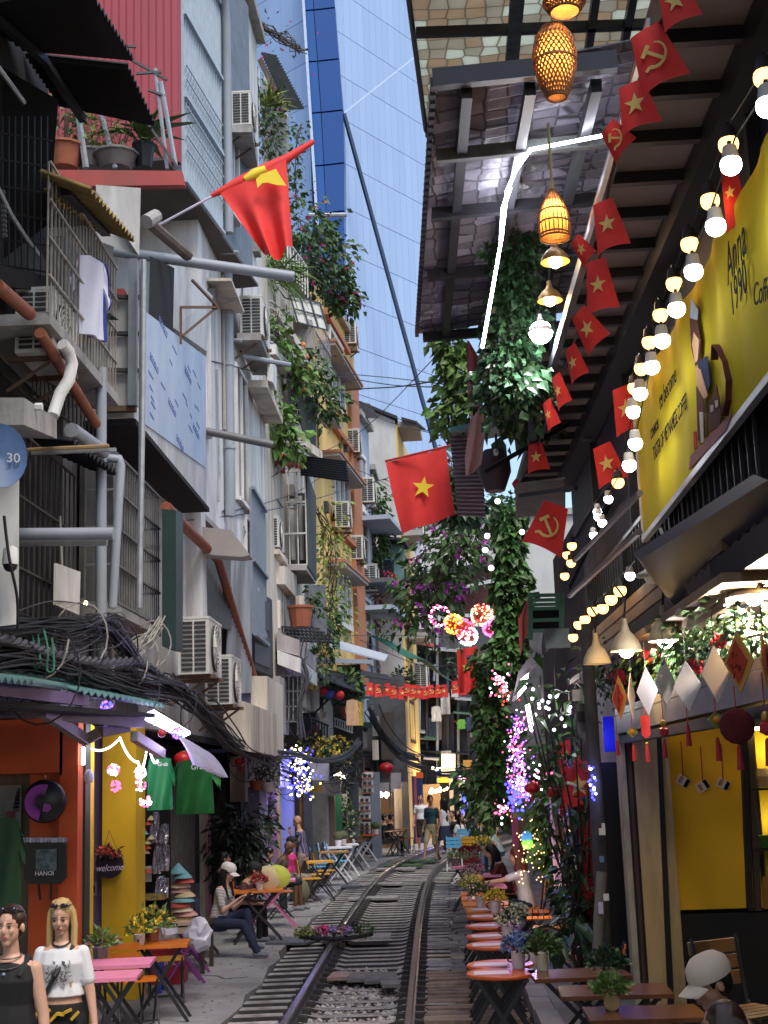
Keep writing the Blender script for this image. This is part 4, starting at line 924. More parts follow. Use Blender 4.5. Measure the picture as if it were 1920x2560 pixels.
sh5=bay('lilac_shop','shop with louvred shutter, pink lilac pillar and bright periwinkle doorway',[(612,648,1965,2200,mat('purple_grey_shutter',(.11,.09,.14),.6,.2),29.5),(646,666,1965,2200,m_lilac,29.6),(664,690,1975,2200,m_lav,30.2),(688,697,1970,2200,mat('pale_yellow_post',(.6,.45,.16)),30.4),(695,732,1965,2200,m_peri,31.2),(728,744,1965,2200,m_drk,31.5),(742,756,1975,2200,mat('amber_strip',(.5,.22,.03)),32),(756,775,1920,2200,dkgrey,31.8),(610,700,1890,1968,m_lilw,29.4)],29,32,0)
sh6=bay('grey_shop','grey shop front with tall potted snake plant and a green door',[(772,818,1985,2160,concrete,34.5),(780,850,1940,1990,m_grey,34.6),(815,836,1990,2160,mat('tan_post',(.2,.15,.1)),35.0),(834,852,1975,2160,mat('bright_green_door',(.01,.12,.05),.5),35.6),(852,866,1985,2160,m_cream,36.5)],34,36,0)
sh7=bay('model_house_shop','shop hung with model houses between grey posts',[(860,872,1940,2160,dkgrey,38),(872,895,1930,2160,mat('steel_blue_post',(.13,.15,.18),.6),38.5),(893,900,1970,2160,mat('pale_lime',(.35,.42,.18)),40),(925,948,1930,2160,mat('blue_grey_post',(.17,.21,.27),.6),41),(898,926,1920,2160,m_drk,43)],38,43,0)
sh8=bay('warm_lit_shop','warmly lit shop opening at the curve of the track',[(948,985,1980,2140,mat('warm_interior',(.3,.19,.10),.8),47),(984,1004,1960,2140,m_cream,46),(1002,1020,1930,2140,dkgrey,45.6),(1020,1034,1940,2140,mat('dark_blue_board',(.02,.025,.08)),49),(1034,1040,1940,2140,m_redf,49.2),(1040,1056,1940,2140,mat('navy_board',(.015,.03,.09)),49.5),(1056,1100,1960,2140,mat('warm_interior',(.3,.19,.10)),53),(1100,1150,1950,2130,m_drk,54),(1122,1132,1940,2130,m_cream,53.4),(1146,1165,1940,2130,mat('pale_green_post',(.3,.36,.3)),53),(1165,1240,1940,2130,mat('grey_front',(.2,.2,.22)),54)],45,54,0)
bk=M()
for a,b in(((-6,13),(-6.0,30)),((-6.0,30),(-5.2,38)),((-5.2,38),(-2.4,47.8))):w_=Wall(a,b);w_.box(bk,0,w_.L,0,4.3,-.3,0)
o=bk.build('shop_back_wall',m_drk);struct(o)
ub=T('street_canopies','low tin canopies over the shop fronts of the left side','awning',(-3.6,22,2.8))
corr(ub,P(-60,1690,9.0),P(90,1704,9.8),P(250,1728,12.8),P(20,1660,12.2),mat('teal_tin_sheet',(.10,.22,.22),.6,.2,3,.5),9,.02,'tin_sheet',saw=False)
corr(ub,P(200,1728,10.9),P(412,1764,13.9),P(280,1712,14.6),P(80,1690,11.5),mat('teal_tin_sheet',(.10,.22,.22)),15,.02,'tin_sheet')
M().bar(P(65,1688,11.5),P(272,1738,12.6),.06,.05).build('teal_beam',mat('teal_paint',(.10,.23,.24),.6),ub)
M().bar(P(-60,1718,9.4),P(216,1752,11.2),.05,.09).build('purple_beam',mat('dull_violet_paint',(.13,.09,.2),.6),ub)
M().bar(P(-60,1760,9.6),P(350,1790,12.8),.3,.04).build('fascia_board',m_dark,ub)
M().bar(P(140,1787,11.4),P(352,1808,12.6),.09,.09).build('awning_roller',mat('awning_metal',(.20,.18,.18),.5,.2),ub)
for(a,b)in(((105,1778,11),(215,1850,12.2)),((250,1830,12.2),(318,1818,12.6)),((335,1840,12.4),(405,1885,13.2)),((215,1850,12.2),(250,1830,12.2))):M().bar(P(*a),P(*b),.07,.09).build('awning_arm',mat('awning_metal',(.20,.18,.18)),ub)
for(px,py)in((132,1776),(405,1833)):M().ball(P(px,py,11.4 if px<200 else 13),.04,8,6).build('end_cap',mat('red_cap',(.5,.03,.04),.5),ub,smooth=True)
cv=M();A_,B_=P(415,1838,13.2),P(500,1885,15.8)
cv.grid(lambda u,v:lerp(A_,B_,u)+V((.28*v+.05*math.sin(u*60)*v,0,-.32*v*v+.05)),40,6,V((0,0,-.01)));cv.build('striped_canvas',mat('violet_white_canvas',(.4,.38,.52),.7,.2,6),ub,smooth=True)
corr(ub,P(588,1826,25),P(712,1838,27),P(705,1858,27.5),P(600,1850,25.6),mat('grey_corrugated_roof',(.10,.11,.115)),8,.03,'tin_sheet')
M().bar(P(590,1852,25.2),P(710,1862,27),.12,.06).build('sheet_rail',dkgrey,ub)
m=M();m.slab([P(598,1886,24.6),P(672,1900,24.6),P(668,1890,26),P(600,1878,26)],(0,0,-.04));m.build('small_canopy',mat('pale_green_canopy',(.3,.35,.33),.6),ub)
m=M();m.slab([P(762,1682,31),P(905,1735,34),P(890,1690,36),P(770,1668,34)],(0,0,.03));m.build('black_tarpaulin',m_tin,ub)
M().bar(P(760,1650,31),P(930,1655,33),.1).build('grey_pipe',greypipe,ub)
m=M();m.slab([P(823,1618,33),P(962,1655,37),P(970,1640,39),P(830,1600,36)],(0,0,.04));m.build('pale_tin_sheet',mat('pale_tin',(.42,.46,.5),.5),ub)
m=M();m.slab([P(880,1690,38),P(978,1702,40),P(970,1690,42),P(880,1675,40)],(0,0,.04));m.build('black_tarpaulin',m_tin,ub)
for(a,b)in(((790,1780),(870,1700)),((830,1765),(905,1725))):M().bar(P(*a,34),P(*b,34),.05).build('strut',black,ub)
m=M();pb(m,[(770,1900),(822,1905),(822,1952),(772,1950)],32,32.2);m.build('pale_curtain',mat('grey_plastic_sheet',(.3,.3,.32),.6),ub)
m=M()
gt=[P(920,1585,43),P(975,1602,44),P(1030,1640,46),P(1065,1660,48)]
def gfn(u,v):q=u*3;i=min(int(q),2);p=lerp(gt[i],gt[i+1],q-i);return p+V((.9*v,.3*v,-.55*v-.1*math.sin(u*9)*v))
m.grid(gfn,18,4,V((0,0,-.02)));gto=m.build('green_tarpaulin',mat('green_tarp_cloth',(.012,.09,.055),.7,.2));tag(gto,'green tarpaulin stretched across the end of the street','tarpaulin')
mz=T('dim_upper_fronts','dim cluttered first floor fronts above the far left shops','building',(-3.2,37,3),'tall narrow houses along the left side')
def zf_(x0,x1,y0,y1,Y,c_,nm='front_panel',dep=.2):return front(mz,nm,c_,x0,x1,y0,y1,Y,dep)
zf_(755,900,1660,1960,37.5,m_drk,'dark_wall',.3);zf_(860,1010,1690,1960,43.0,m_dk2,'dark_wall',.3)
zf_(805,830,1745,1850,36.8,mat('pale_blue_shutter',(.28,.32,.36)),'shutter');zf_(930,947,1790,1840,42,concrete,'panel');zf_(868,885,1810,1960,38.4,mat('pale_pier',(.4,.42,.44)),'pier')
zf_(950,985,1780,1900,42.6,mat('brown_dark_window',(.045,.035,.03)),'window_board');zf_(930,945,1850,1900,41.8,m_cream,'meter_box');zf_(905,916,1830,1870,41.5,concrete,'meter_box')
g=M()
for k in range(9):g.bar(P(762+k*7,1790+k*3,34),P(762+k*7,1840+k*3,34),.04)
g.bar(P(760,1788,34),P(822,1815,34),.05);g.build('balcony_grille',black,mz)
g=M()
for k in range(8):g.bar(P(838+k*6,1796+k*2,35.5),P(838+k*6,1815+k*2,35.5),.03)
g.bar(P(836,1795,35.5),P(882,1812,35.5),.04);g.bar(P(836,1815,35.5),P(882,1832,35.5),.04);g.build('balcony_grille',steel,mz)
# ---------------------------------------------------------------- right side: cafe, roofs, banner, lamps
def sheetmat(name,c1,c2,line,scale,rough=.3,transl=.35,bump=.6):
    m=bpy.data.materials.new(name);m.use_nodes=True;n=m.node_tree;b=n.nodes['Principled BSDF'];L=n.links;N=n.nodes.new
    tc=N('ShaderNodeTexCoord');v=N('ShaderNodeTexVoronoi');v.inputs['Scale'].default_value=scale;v.inputs['Randomness'].default_value=.28
    v2=N('ShaderNodeTexVoronoi');v2.feature='DISTANCE_TO_EDGE';v2.inputs['Scale'].default_value=scale;v2.inputs['Randomness'].default_value=.28
    L.new(tc.outputs['Object'],v.inputs['Vector']);L.new(tc.outputs['Object'],v2.inputs['Vector'])
    bw=N('ShaderNodeSeparateColor');L.new(v.outputs['Color'],bw.inputs[0])
    cr=N('ShaderNodeValToRGB');cr.color_ramp.interpolation='CONSTANT'
    cr.color_ramp.elements[0].color=c1+(1,);cr.color_ramp.elements[1].color=c2+(1,);cr.color_ramp.elements[1].position=.33
    e=cr.color_ramp.elements.new(.66);e.color=tuple((a+q)*.42 for a,q in zip(c1,c2))+(1,)
    L.new(bw.outputs[0],cr.inputs[0])
    ed=N('ShaderNodeValToRGB');ed.color_ramp.elements[0].position=.02;ed.color_ramp.elements[1].position=.07;L.new(v2.outputs[0],ed.inputs[0])
    mx=N('ShaderNodeMix');mx.data_type='RGBA';L.new(ed.outputs[0],mx.inputs[0]);mx.inputs[6].default_value=line+(1,);L.new(cr.outputs[0],mx.inputs[7])
    nz=N('ShaderNodeTexNoise');nz.inputs['Scale'].default_value=3;nz.inputs['Detail'].default_value=6;L.new(tc.outputs['Object'],nz.inputs[0])
    mu=N('ShaderNodeMix');mu.data_type='RGBA';mu.blend_type='MULTIPLY';mu.inputs[0].default_value=.35;L.new(mx.outputs[2],mu.inputs[6]);L.new(nz.outputs[0],mu.inputs[7])
    L.new(mu.outputs[2],b.inputs['Base Color']);b.inputs['Roughness'].default_value=rough
    bp=N('ShaderNodeBump');bp.inputs['Strength'].default_value=bump;bp.inputs['Distance'].default_value=.03
    n3=N('ShaderNodeTexNoise');n3.inputs['Scale'].default_value=11;L.new(tc.outputs['Object'],n3.inputs[0]);L.new(n3.outputs[0],bp.inputs['Height']);L.new(bp.outputs[0],b.inputs['Normal'])
    tr=N('ShaderNodeBsdfTranslucent');L.new(mu.outputs[2],tr.inputs[0]);ms=N('ShaderNodeMixShader');ms.inputs[0].default_value=transl
    L.new(b.outputs[0],ms.inputs[1]);L.new(tr.outputs[0],ms.inputs[2]);L.new(ms.outputs[0],n.nodes['Material Output'].inputs[0]);return m
m_r1=sheetmat('stone_print_sheet',(.80,.84,.74),(.60,.50,.38),(.30,.26,.2),5.2,.35,.8)
m_r2=sheetmat('slate_print_sheet',(.32,.30,.36),(.18,.16,.19),(.06,.06,.07),4.5,.3,.1,.45)
blk=mat('black_steel_beam',(.018,.018,.022),.45,.2)
rf=T('high_printed_roof','high roof of printed translucent sheets jutting over the track','roof',(1.5,12,10),None)
m=M();m.slab([(-.12,8.5,10),(.25,15.2,10),(4.5,15.2,10),(4.5,8.5,10)],(0,0,.03));m.build('roof_sheet',m_r1,rf)
m=M();m.bar((.23,15.2,9.93),(4.5,15.2,9.93),.1,.14);m.build('fascia',blk,rf)
M().tube([(-.14,8.5,9.97),(.24,15.25,9.95)],.03,6).build('edge_rail',blk,rf)
a,b=PZ(1040,82,9.9),PZ(1432,76,9.9);M().bar(a,(4.4,b.y,9.9),.07,.1).build('purlin',blk,rf)
M().bar((PZ(1280,0,9.88).x,8.6,9.88),(PZ(1280,190,9.88).x,15.1,9.88),.14,.1).build('rafter',mat('rusty_grey_beam',(.09,.10,.09),.6,.4,6),rf)
for px in(1380,1470):a=PZ(px,60,9.9);M().bar((a.x+.25,8.6,9.9),(a.x+.5,15.1,9.9),.08,.1).build('rafter',blk,rf)
for k in range(3):M().bar((.1,9.2+k*1.0,9.9),(4.4,9.2+k*1.0,9.9),.06,.08).build('purlin',blk,rf)
r2=T('printed_awning_roof','lower slate printed awning roof with black steel frame and a white light strip','roof',(1,13.5,8),None)
corr(r2,(.27,10.5,8.0),(.06,17.0,8.0),(.72,17.0,8.06),(.72,10.4,8.06),m_r2,36,.028,'roof_sheet')
corr(r2,(.72,10.4,8.06),(.72,17.0,8.06),(2.9,17.0,8.3),(2.9,10.2,8.3),m_r2,36,.018,'roof_sheet')
M().bar((.24,10.42,7.98),(1.75,10.3,8.0),.09,.16).build('fascia',blk,r2)
for(x0,x1)in((.52,.40),(1.05,.92),(1.6,1.55)):M().bar((x0,10.5,7.9),(x1,16.9,7.9),.09,.12).build('rafter',blk,r2)
for y_ in(11.6,12.9,14.6,16.8):M().bar((.3-(y_-10.5)*.03,y_,7.86),(1.9,y_-.1,7.9),.07,.12).build('purlin',mat('rusty_grey_beam',(.09,.10,.09))if y_==11.6 else blk,r2)
m=M();rt=[(.27-k*.21/44,10.5+k*6.5/44)for k in range(45)]
for x,y_ in rt:m.box(x-.05,x,y_,y_+.08,7.96,8.05)
m.build('sheet_edge_lattice',blk,r2)
ls=M();wp_=[PZ(1206,868,6.2),PZ(1232,720,7.0),PZ(1253,600,7.6),PZ(1262,530,7.75),PZ(1266,480,7.8),PZ(1290,425,7.8),PZ(1326,374,7.8),PZ(1440,352,7.8),PZ(1512,338,7.75),PZ(1560,318,7.7)]
led=T('light_strip','white glowing light strip looping under the printed awning roof','light strip',wp_[4])
M().tube(wp_,.015,8).build('glowing_tube',emit('cold_white_strip',(.85,.86,1),24),led)
M().tube([PZ(1253,600,7.55),PZ(1258,520,7.7),PZ(1275,470,7.72)],.02,8).build('glowing_tube',emit('cold_white_strip',(1,1,1),10),led)
# ---- balcony ceiling of brown panels along the cafe
cl_=T('balcony_ceiling','ceiling of brown boards between black beams along the cafe balcony','ceiling',(1.8,12,6.6));cl_['category']='ceiling'
bp_=mat('brown_ceiling_board',(.20,.155,.13),.7,.15,2.5);pn=None
y_=3.6;k=0
while y_<20:
    m=M().slab([(1.5,.03,0),(2.06,.03,0),(2.06,.62,0),(1.5,.62,0)],(0,0,.02))
    if pn is None:pn=m.build('ceiling_board',bp_,cl_,local=True);pn.location=V((0,y_,6.62))-ORG[cl_.name]
    else:part('ceiling_board',pn,cl_,(0,y_,6.62))
    M().bar((1.46,y_,6.58),(2.12,y_-.02,6.58),.07,.1).build('cross_beam',blk,cl_)
    M().bar((1.5,y_+.06,6.60),(2.05,y_+.05,6.60),.03,.03).build('pale_batten',mat('pale_batten',(.35,.32,.3),.6),cl_)
    y_+=.65
M().bar((1.46,5,6.56),(1.46,20,6.56),.06,.12).build('edge_beam',blk,cl_);M().bar((2.13,5,6.5),(2.13,20,6.5),.22,.2).build('edge_beam',blk,cl_)
m=M();m.box(2.25,2.35,5,20,5.7,7.5);m.build('dark_fascia',mat('navy_dark_board',(.012,.013,.03),.6),cl_)
M().bar((1.43,7.2,6.52),(1.43,10.6,6.52),.035,.05).build('silver_trim',mat('silver_trim',(.5,.5,.5),.3,metal=.8),cl_)
# ---- cafe building
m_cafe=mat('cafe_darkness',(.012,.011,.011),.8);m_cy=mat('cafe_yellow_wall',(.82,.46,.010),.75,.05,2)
m_beige=mat('stained_beige_pilaster',(.58,.43,.21),.85,.15,2.5,.5,bump=.2,dirt=(.2,.14,.08),dirtamt=.75)
cf=T('corner_cafe','dark open fronted cafe with a yellow back wall at the right','cafe',(2.5,12,0))
YE=13.3
front(cf,'yellow_wall',m_cy,1648,1868,1790,2277,YE,.12);front(cf,'dark_wainscot',m_cafe,1650,1990,2277,2700,YE,.14,False)
front(cf,'pilaster',m_beige,1580,1668,1835,2650,YE-.1,.3,True)
for i,(x0,x1,c_)in enumerate(((1541,1556,mat('pale_worn_wood',(.36,.33,.25),.8,.3,8,.3)),(1557,1562,m_cafe),(1562,1570,mat('dark_red_wood',(.07,.03,.02),.6)),(1569,1581,m_cafe))):front(cf,'door_jamb',c_,x0,x1,1790,2650,YE-.12+.01*i,.2,True)
m=M();q=[P(1640,1790,YE-.12),P(1651,1790,YE-.12),P(1688,2560,YE-.12),P(1672,2560,YE-.12)];m.slab(q,(0,.1,0));m.build('wall_frame',m_cafe,cf)
q=[P(1852,1790,YE-.12),P(1866,1790,YE-.12),P(1884,2277,YE-.12),P(1872,2277,YE-.12)];M().slab(q,(0,.1,0)).build('wall_frame',m_cafe,cf)
front(cf,'shelf_back',mat('shelf_yellow',(.6,.44,.015),.7),1884,1990,1820,2275,YE+.25,.05)
sh_=M();sh_.slab([P(1868,1820,YE-.05),P(1884,1820,YE-.05),P(1905,2277,YE-.05),P(1888,2277,YE-.05)],(0,.3,0));sh_.build('shelf_side',wood_dk,cf)
for y_ in(1972,2124):front(cf,'shelf_board',m_cafe,1872,1990,y_-4,y_+5,YE-.06,.3)
M().bar(P(1860,1822,YE-.1),P(1990,1818,YE-.1),.03).build('shelf_lamp',emit('shelf_light',(1,.8,.35),10),cf)
lamp('shelf_glow',P(1930,1880,YE+.05),(1,.78,.3),2.2,.05,cf);lamp('shelf_glow',P(1935,2050,YE+.05),(1,.78,.3),1.6,.05,cf)
for(px,py,w_,h_,c_,nm,lb)in((1910,1968,46,45,mat('kraft_bag',(.3,.2,.12)),'coffee_bag','kraft coffee bag on the top lit shelf'),(1914,2118,36,28,mat('green_tin',(.03,.10,.01)),'tin_box','small green tin box on the middle lit shelf'),(1922,2272,30,75,mat('amber_jar',(.30,.15,.02)),'jar','brownish jar on the lowest lit shelf')):
    a=P(px,py,YE+.05);s_=3400/YE;m=M().lathe([(w_/s_/2*.9,0),(w_/s_/2,h_/s_*.6),(w_/s_/2*.6,h_/s_)],a,10,1,.5)if nm!='tin_box' else M().cbox(a+V((0,0,h_/s_/2)),w_/s_,.1,h_/s_)
    tag(m.build(nm,c_),lb,nm.replace('_',' '))
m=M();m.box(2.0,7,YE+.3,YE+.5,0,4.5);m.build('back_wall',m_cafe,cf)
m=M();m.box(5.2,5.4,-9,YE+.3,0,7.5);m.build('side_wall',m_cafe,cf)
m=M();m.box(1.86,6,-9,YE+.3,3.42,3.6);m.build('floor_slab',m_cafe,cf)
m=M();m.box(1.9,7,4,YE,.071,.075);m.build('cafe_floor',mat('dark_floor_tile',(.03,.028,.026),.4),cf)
M().bar((1.85,6,2.72),(1.85,YE,2.72),.14,.16).build('shutter_box',mat('grey_shutter_metal',(.17,.165,.17),.45,.2,3),cf)
M().bar((1.80,6,2.84),(1.80,YE,2.84),.03,.06).build('shutter_rail',mat('grey_shutter_metal',(.17,.165,.17)),cf)
M().bar((1.84,6,2.58),(1.84,YE,2.58),.1,.07).build('shutter_rail',dkgrey,cf)
for z in(3.62,3.74,3.86,3.98,4.1):M().bar((1.9,8.5,z-.3),(1.9,16,z-.3),.05,.1).build('balcony_plank',mat('warm_brown_plank',(.23,.15,.085),.7,.2,4),cf)
m=M();m.box(1.75,3.5,8.0,17,3.36,3.42);m.build('balcony_soffit',mat('warm_brown_plank',(.23,.15,.085)),cf)
bal=M()
for k in range(46):bal.bar((2.07,8.2+k*.2,3.5),(2.07,8.2+k*.2,4.62),.022)
bal.build('baluster_grille',blk,cf)
M().tube([P(1436,1402,15.2),P(1600,1232,11)],.03,6).build('hand_rail',mat('scuffed_rail',(.11,.09,.08),.5),cf);M().tube([P(1424,1490,15.6),P(1598,1330,11)],.03,6).build('hand_rail',mat('scuffed_rail',(.11,.09,.08)),cf)
for z in(3.5,4.62):M().bar((2.07,8,z),(2.07,17.4,z),.04).build('rail_bar',blk,cf)
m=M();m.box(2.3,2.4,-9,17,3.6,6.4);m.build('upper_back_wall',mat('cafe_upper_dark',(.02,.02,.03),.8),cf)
for y_ in(8.2,11.9,14.0,17.0):M().bar((2.22,y_,3.5),(2.22,y_,6.5),.09).build('balcony_post',blk,cf)
# ---- yellow banner
bn=T('yellow_banner','long yellow vinyl coffee banner with a woman and black cat on the balcony rail','banner',(2.0,9,4.4))
m_ban=mat('yellow_green_vinyl',(.50,.40,.02),.9,.12,1.2,.6,spec=.08)
def bpt(px,py,o=0.):p=PX(px,py,2.0-o);return p
yN,yF=5.2,bpt(1600,1200).y
def bfn(u,v):
    y_=lerp(yF,yN,u);zb_=lerp(4.36,4.52,u);zt_=lerp(5.62,5.74,u);return V((2.0+.018*math.sin(u*31)*(1-v*.6)+.01*math.sin(u*67),y_,lerp(zt_,zb_,v)+.01*math.sin(u*40)*(1-v)))
m=M();m.grid(bfn,60,6,V((.012,0,0)));m.build('vinyl_sheet',m_ban,bn,smooth=True)
M().bar((2.0,yF,4.33),(2.0,yN,4.49),.05,.05).build('bottom_frame',mat('pale_frame_metal',(.5,.5,.52),.4,metal=.5),bn)
M().tube([(2.0,yF+.03,5.62),(2.0,yF+.02,4.36)],.018,6).build('edge_rope',white,bn)
ink=mat('black_print',(.012,.012,.012),.95,spec=.1)
def btx(s,px,py,size,ex=1.0,tilt=.0,sh=0.):
    o=bpt(px,py,.03);text(s,size,ink,bn,o,V((0,-1,tilt)),V((0,0,1)),sx=ex,ext=.0015,shear=sh)
btx('to become',1668,1020-48,.21,.85,.03,.2);btx('an',1654,990,.1,.8);btx('CONNOISSEUR'[:7],1636,1075,.12,.75)
btx('TASTER OF VIETNAMESE COFFEE',1672,1075,.17,.62,.03);btx('1990',1845,725,.30,.75,.04,.1);btx('Anna',1838,632,.36,.7,.04,.25);btx('Coffee',1908,730,.19,.9,-.25,.2)
def bpoly(pts,c_,nm,o=.028):M().slab([bpt(a,b,o)for a,b in pts],(.006,0,0)).build(nm,c_,bn)
brn=mat('brown_print',(.09,.03,.025),.95,spec=.1);skin_p=mat('skin_print',(.6,.36,.2),.95,spec=.1);navy=mat('navy_print',(.02,.035,.09),.95,spec=.1)
bpoly([(1727,745),(1742,800),(1752,850),(1748,905),(1738,915),(1728,870),(1724,800)],brn,'hair_print');bpoly([(1734,830),(1747,850),(1744,900),(1737,908),(1730,860)],skin_p,'face_print',.034)
bpoly([(1727,745),(1744,775),(1742,800),(1725,795)],mat('blue_white_print',(.4,.5,.65),.95,spec=.1),'headscarf_print',.036)
bpoly([(1744,905),(1768,890),(1775,960),(1766,990),(1748,960)],navy,'vest_print');bpoly([(1738,915),(1750,925),(1768,990),(1760,998),(1742,965)],skin_p,'arm_print',.036);bpoly([(1740,965),(1756,960),(1762,1090),(1752,1112),(1744,1100)],brn,'dress_print',.032)
bpoly([(1748,1030),(1757,1030),(1758,1105),(1752,1108)],mat('cream_print',(.55,.5,.4),.95,spec=.1),'sash_print',.036)
bpoly([(1772,1005),(1782,990),(1790,960),(1796,990),(1802,1030),(1800,1062),(1774,1082),(1770,1040)],brn,'cat_print');
for(px,py)in((1778,1022),(1790,1010)):bpoly([(px-3,py-8),(px+3,py-10),(px+4,py+6),(px-2,py+9)],mat('cream_print',(.55,.5,.4),.95,spec=.1),'cat_eye_print',.036)
m=M();tl=[(1814,1040),(1823,1000),(1824,950),(1815,905),(1800,875),(1788,862),(1786,900)]
for a,b in zip(tl,tl[1:]):m.bar(bpt(*a,.03),bpt(*b,.03),.006,.05,(1,0,0))
m.build('cat_tail_print',brn,bn);bpoly([(1722,1175),(1815,1075),(1830,1030),(1725,1140)],mat('mauve_print',(.36,.17,.17),.95,spec=.1),'ground_print',.03);bpoly([(1733,1080),(1740,1078),(1742,1120),(1735,1125)],mat('red_print',(.5,.04,.03),.95,spec=.1),'red_mark_print',.034)
# ---- bulbs
def bulbp(nm,m_):
    r=T('light_bulb','x','light bulb');ORG[r.name]=V((0,0,0))
    M().ball((0,0,-.055),.052,12,8).build('glass',m_,r,smooth=True,local=True)
    M().lathe([(.045,-.04),(.034,.035),(.03,.04),(0,.045)],(0,0,0),12).build('socket',mat('bulb_socket_white',(.6,.55,.48),.5)if nm=='w' else mat('bulb_socket_black',(.03,.028,.026),.5),r,smooth=True,local=True)
    M().bar((0,0,.04),(.0,0,.065),.018).build('lead',black,r,local=True);return r
bw_=bulbp('w',emit('white_bulb_glow',(.93,.95,1),13));bk_=bulbp('k',emit('warm_bulb_glow',(1,.50,.13),3.4))
def bulbs(pts,proto,lab,grp,X,sc_=1.,first=True):
    for i,(px,py)in enumerate(pts):
        loc=PX(px,py,X);L_=lab%ORD[i]
        if first and i==0:proto.location=loc;proto['label']=L_;proto['group']=grp;proto.scale=(sc_,)*3
        else:dup(proto,loc,None,L_,grp,sc_)
bulbs([(1917,235),(1825,385),(1787,540),(1732,655),(1690,750),(1654,830),(1628,897),(1599,964),(1582,1010),(1587,1090),(1572,1145)],bw_,'%s white bulb from the top in the string along the top of the yellow banner','string bulbs along the yellow banner',1.72,1.12)
bulbs([(1909,165),(1819,336),(1773,478),(1722,588),(1684,688),(1650,767),(1622,836),(1602,903),(1585,952)],bk_,'%s warm bulb from the top in the string behind the white banner bulbs','warm string bulbs behind the white ones',1.86,1.15)
bulbs([(1520,1236),(1493,1268),(1495,1281),(1505,1296),(1483,1327),(1574,1426)],bw_,'%s white bulb from the top on the lower balcony handrail','white bulbs on the balcony handrail',1.8,.85,False)
bulbs([(1544,1190),(1429,1352),(1417,1375),(1427,1395),(1411,1428)],bk_,'%s warm bulb from the top on the far end of the balcony handrail','warm bulbs on the balcony handrail',1.8,1.1,False)
bulbs([(1549,1459),(1527,1482),(1506,1505),(1481,1512),(1462,1534),(1446,1548),(1432,1580)],bk_,'%s warm bulb from the right in the row under the wooden balcony edge','warm bulbs under the balcony edge',1.75,1.12,False)
for nm,pts,X in(('upper',[(1930,140),(1819,318),(1722,575),(1622,825),(1545,1180),(1427,1340)],1.86),('second',[(1930,205),(1825,365),(1732,640),(1628,885),(1574,1130),(1483,1315)],1.72),('lower',[(1580,1415),(1506,1495),(1430,1572)],1.75)):
    tag(M().tube([PX(a,b,X)+V((.03,0,.045))for a,b in pts],.006,5).build('bulb_cord',black),nm+' black cord carrying the string bulbs by the balcony','cord')
# ---- hanging lanterns and pendant lamps
m_wick=mat('brown_wicker',(.22,.085,.025),.7,.3,20);wick_glow=emit('amber_lantern_glow',(1,.42,.09),3.2)
def lantern(label,px,py,Y,r,h,kind):
    c=P(px,py,Y);t=T('wicker_lantern',label,'lantern',c,'wicker lanterns under the roof')
    if kind=='barrel':pr=[(r*.45,0),(r*.75,h*.18),(r*.98,h*.45),(r,h*.62),(r*.85,h*.85),(r*.5,h)]
    elif kind=='cage':pr=[(r*.95,0),(r,h*.25),(r*.9,h*.5),(r*.62,h*.75),(r*.2,h)]
    else:pr=[(r*.7,0),(r,h*.3),(r*.8,h*.8),(r*.3,h)]
    rad=lambda q:[lerp(pr[i][0],pr[i+1][0],(q*h-pr[i][1])/(pr[i+1][1]-pr[i][1]))for i in range(len(pr)-1)if pr[i][1]<=q*h<=pr[i+1][1]+1e-9][0]
    m=M();nv=26
    if kind=='cage':
        for k in range(22):a=k*math.pi/11;m.tube([c+V((math.cos(a)*rad(q/8),math.sin(a)*rad(q/8),h*q/8))for q in range(9)],.006,4)
        for q in(0,.06,.3,.55,1):m.tube([c+V((math.cos(k*math.pi/10)*rad(q),math.sin(k*math.pi/10)*rad(q),h*q))for k in range(21)],.008,4)
    else:
        for sg in(-1,1):
            for k in range(nv):m.tube([c+V((math.cos(a)*rad(q/14),math.sin(a)*rad(q/14),h*q/14))for q in range(15)for a in[2*math.pi*k/nv+sg*q*.16]],.0075,4)
        for q in(0,.5,1):m.tube([c+V((math.cos(k*math.pi/10)*rad(q),math.sin(k*math.pi/10)*rad(q),h*q))for k in range(21)],.01,4)
    m.build('woven_lattice',m_wick,t)
    m=M().lathe([(x*.93,z)for x,z in pr[:-1]if True],c,16);m.f=[f for f in m.f if len(f)==4];m.mi=[0]*len(m.f);m.build('paper_lining',mat('lantern_paper',(.62,.30,.08),.8,trans=0),t,smooth=True)
    M().ball(c+V((0,0,h*.55)),.05,10,6).build('bulb',emit('lantern_bulb',(1,.75,.4),60),t,smooth=True)
    M().tube([c+V((0,0,h)),c+V((0,0,h+.6))],.012,5).build('cord',mat('straw_cord',(.3,.24,.1),.8),t)
    lamp('lantern_glow',c+V((0,-.02,h*.55)),(1,.55,.2),7,.04,t);return t
pm=mat('lantern_paper',(.62,.30,.08),.8,trans=0)
nt_=pm.node_tree;bs_=nt_.nodes['Principled BSDF'];tr_=nt_.nodes.new('ShaderNodeBsdfTranslucent');tr_.inputs[0].default_value=(.75,.36,.09,1);mi_=nt_.nodes.new('ShaderNodeMixShader');mi_.inputs[0].default_value=.75
nt_.links.new(bs_.outputs[0],mi_.inputs[1]);nt_.links.new(tr_.outputs[0],mi_.inputs[2]);nt_.links.new(mi_.outputs[0],nt_.nodes['Material Output'].inputs[0])
lantern('large barrel shaped woven lantern glowing amber under the high roof',1393,243,9.0,.155,.54,'barrel')
lantern('flat woven lantern cut off at the top edge above the barrel lantern',1412,28,8.8,.15,.22,'drum')
lantern('slatted bell shaped lantern glowing amber below the light strip',1388,595,10.6,.13,.42,'cage')
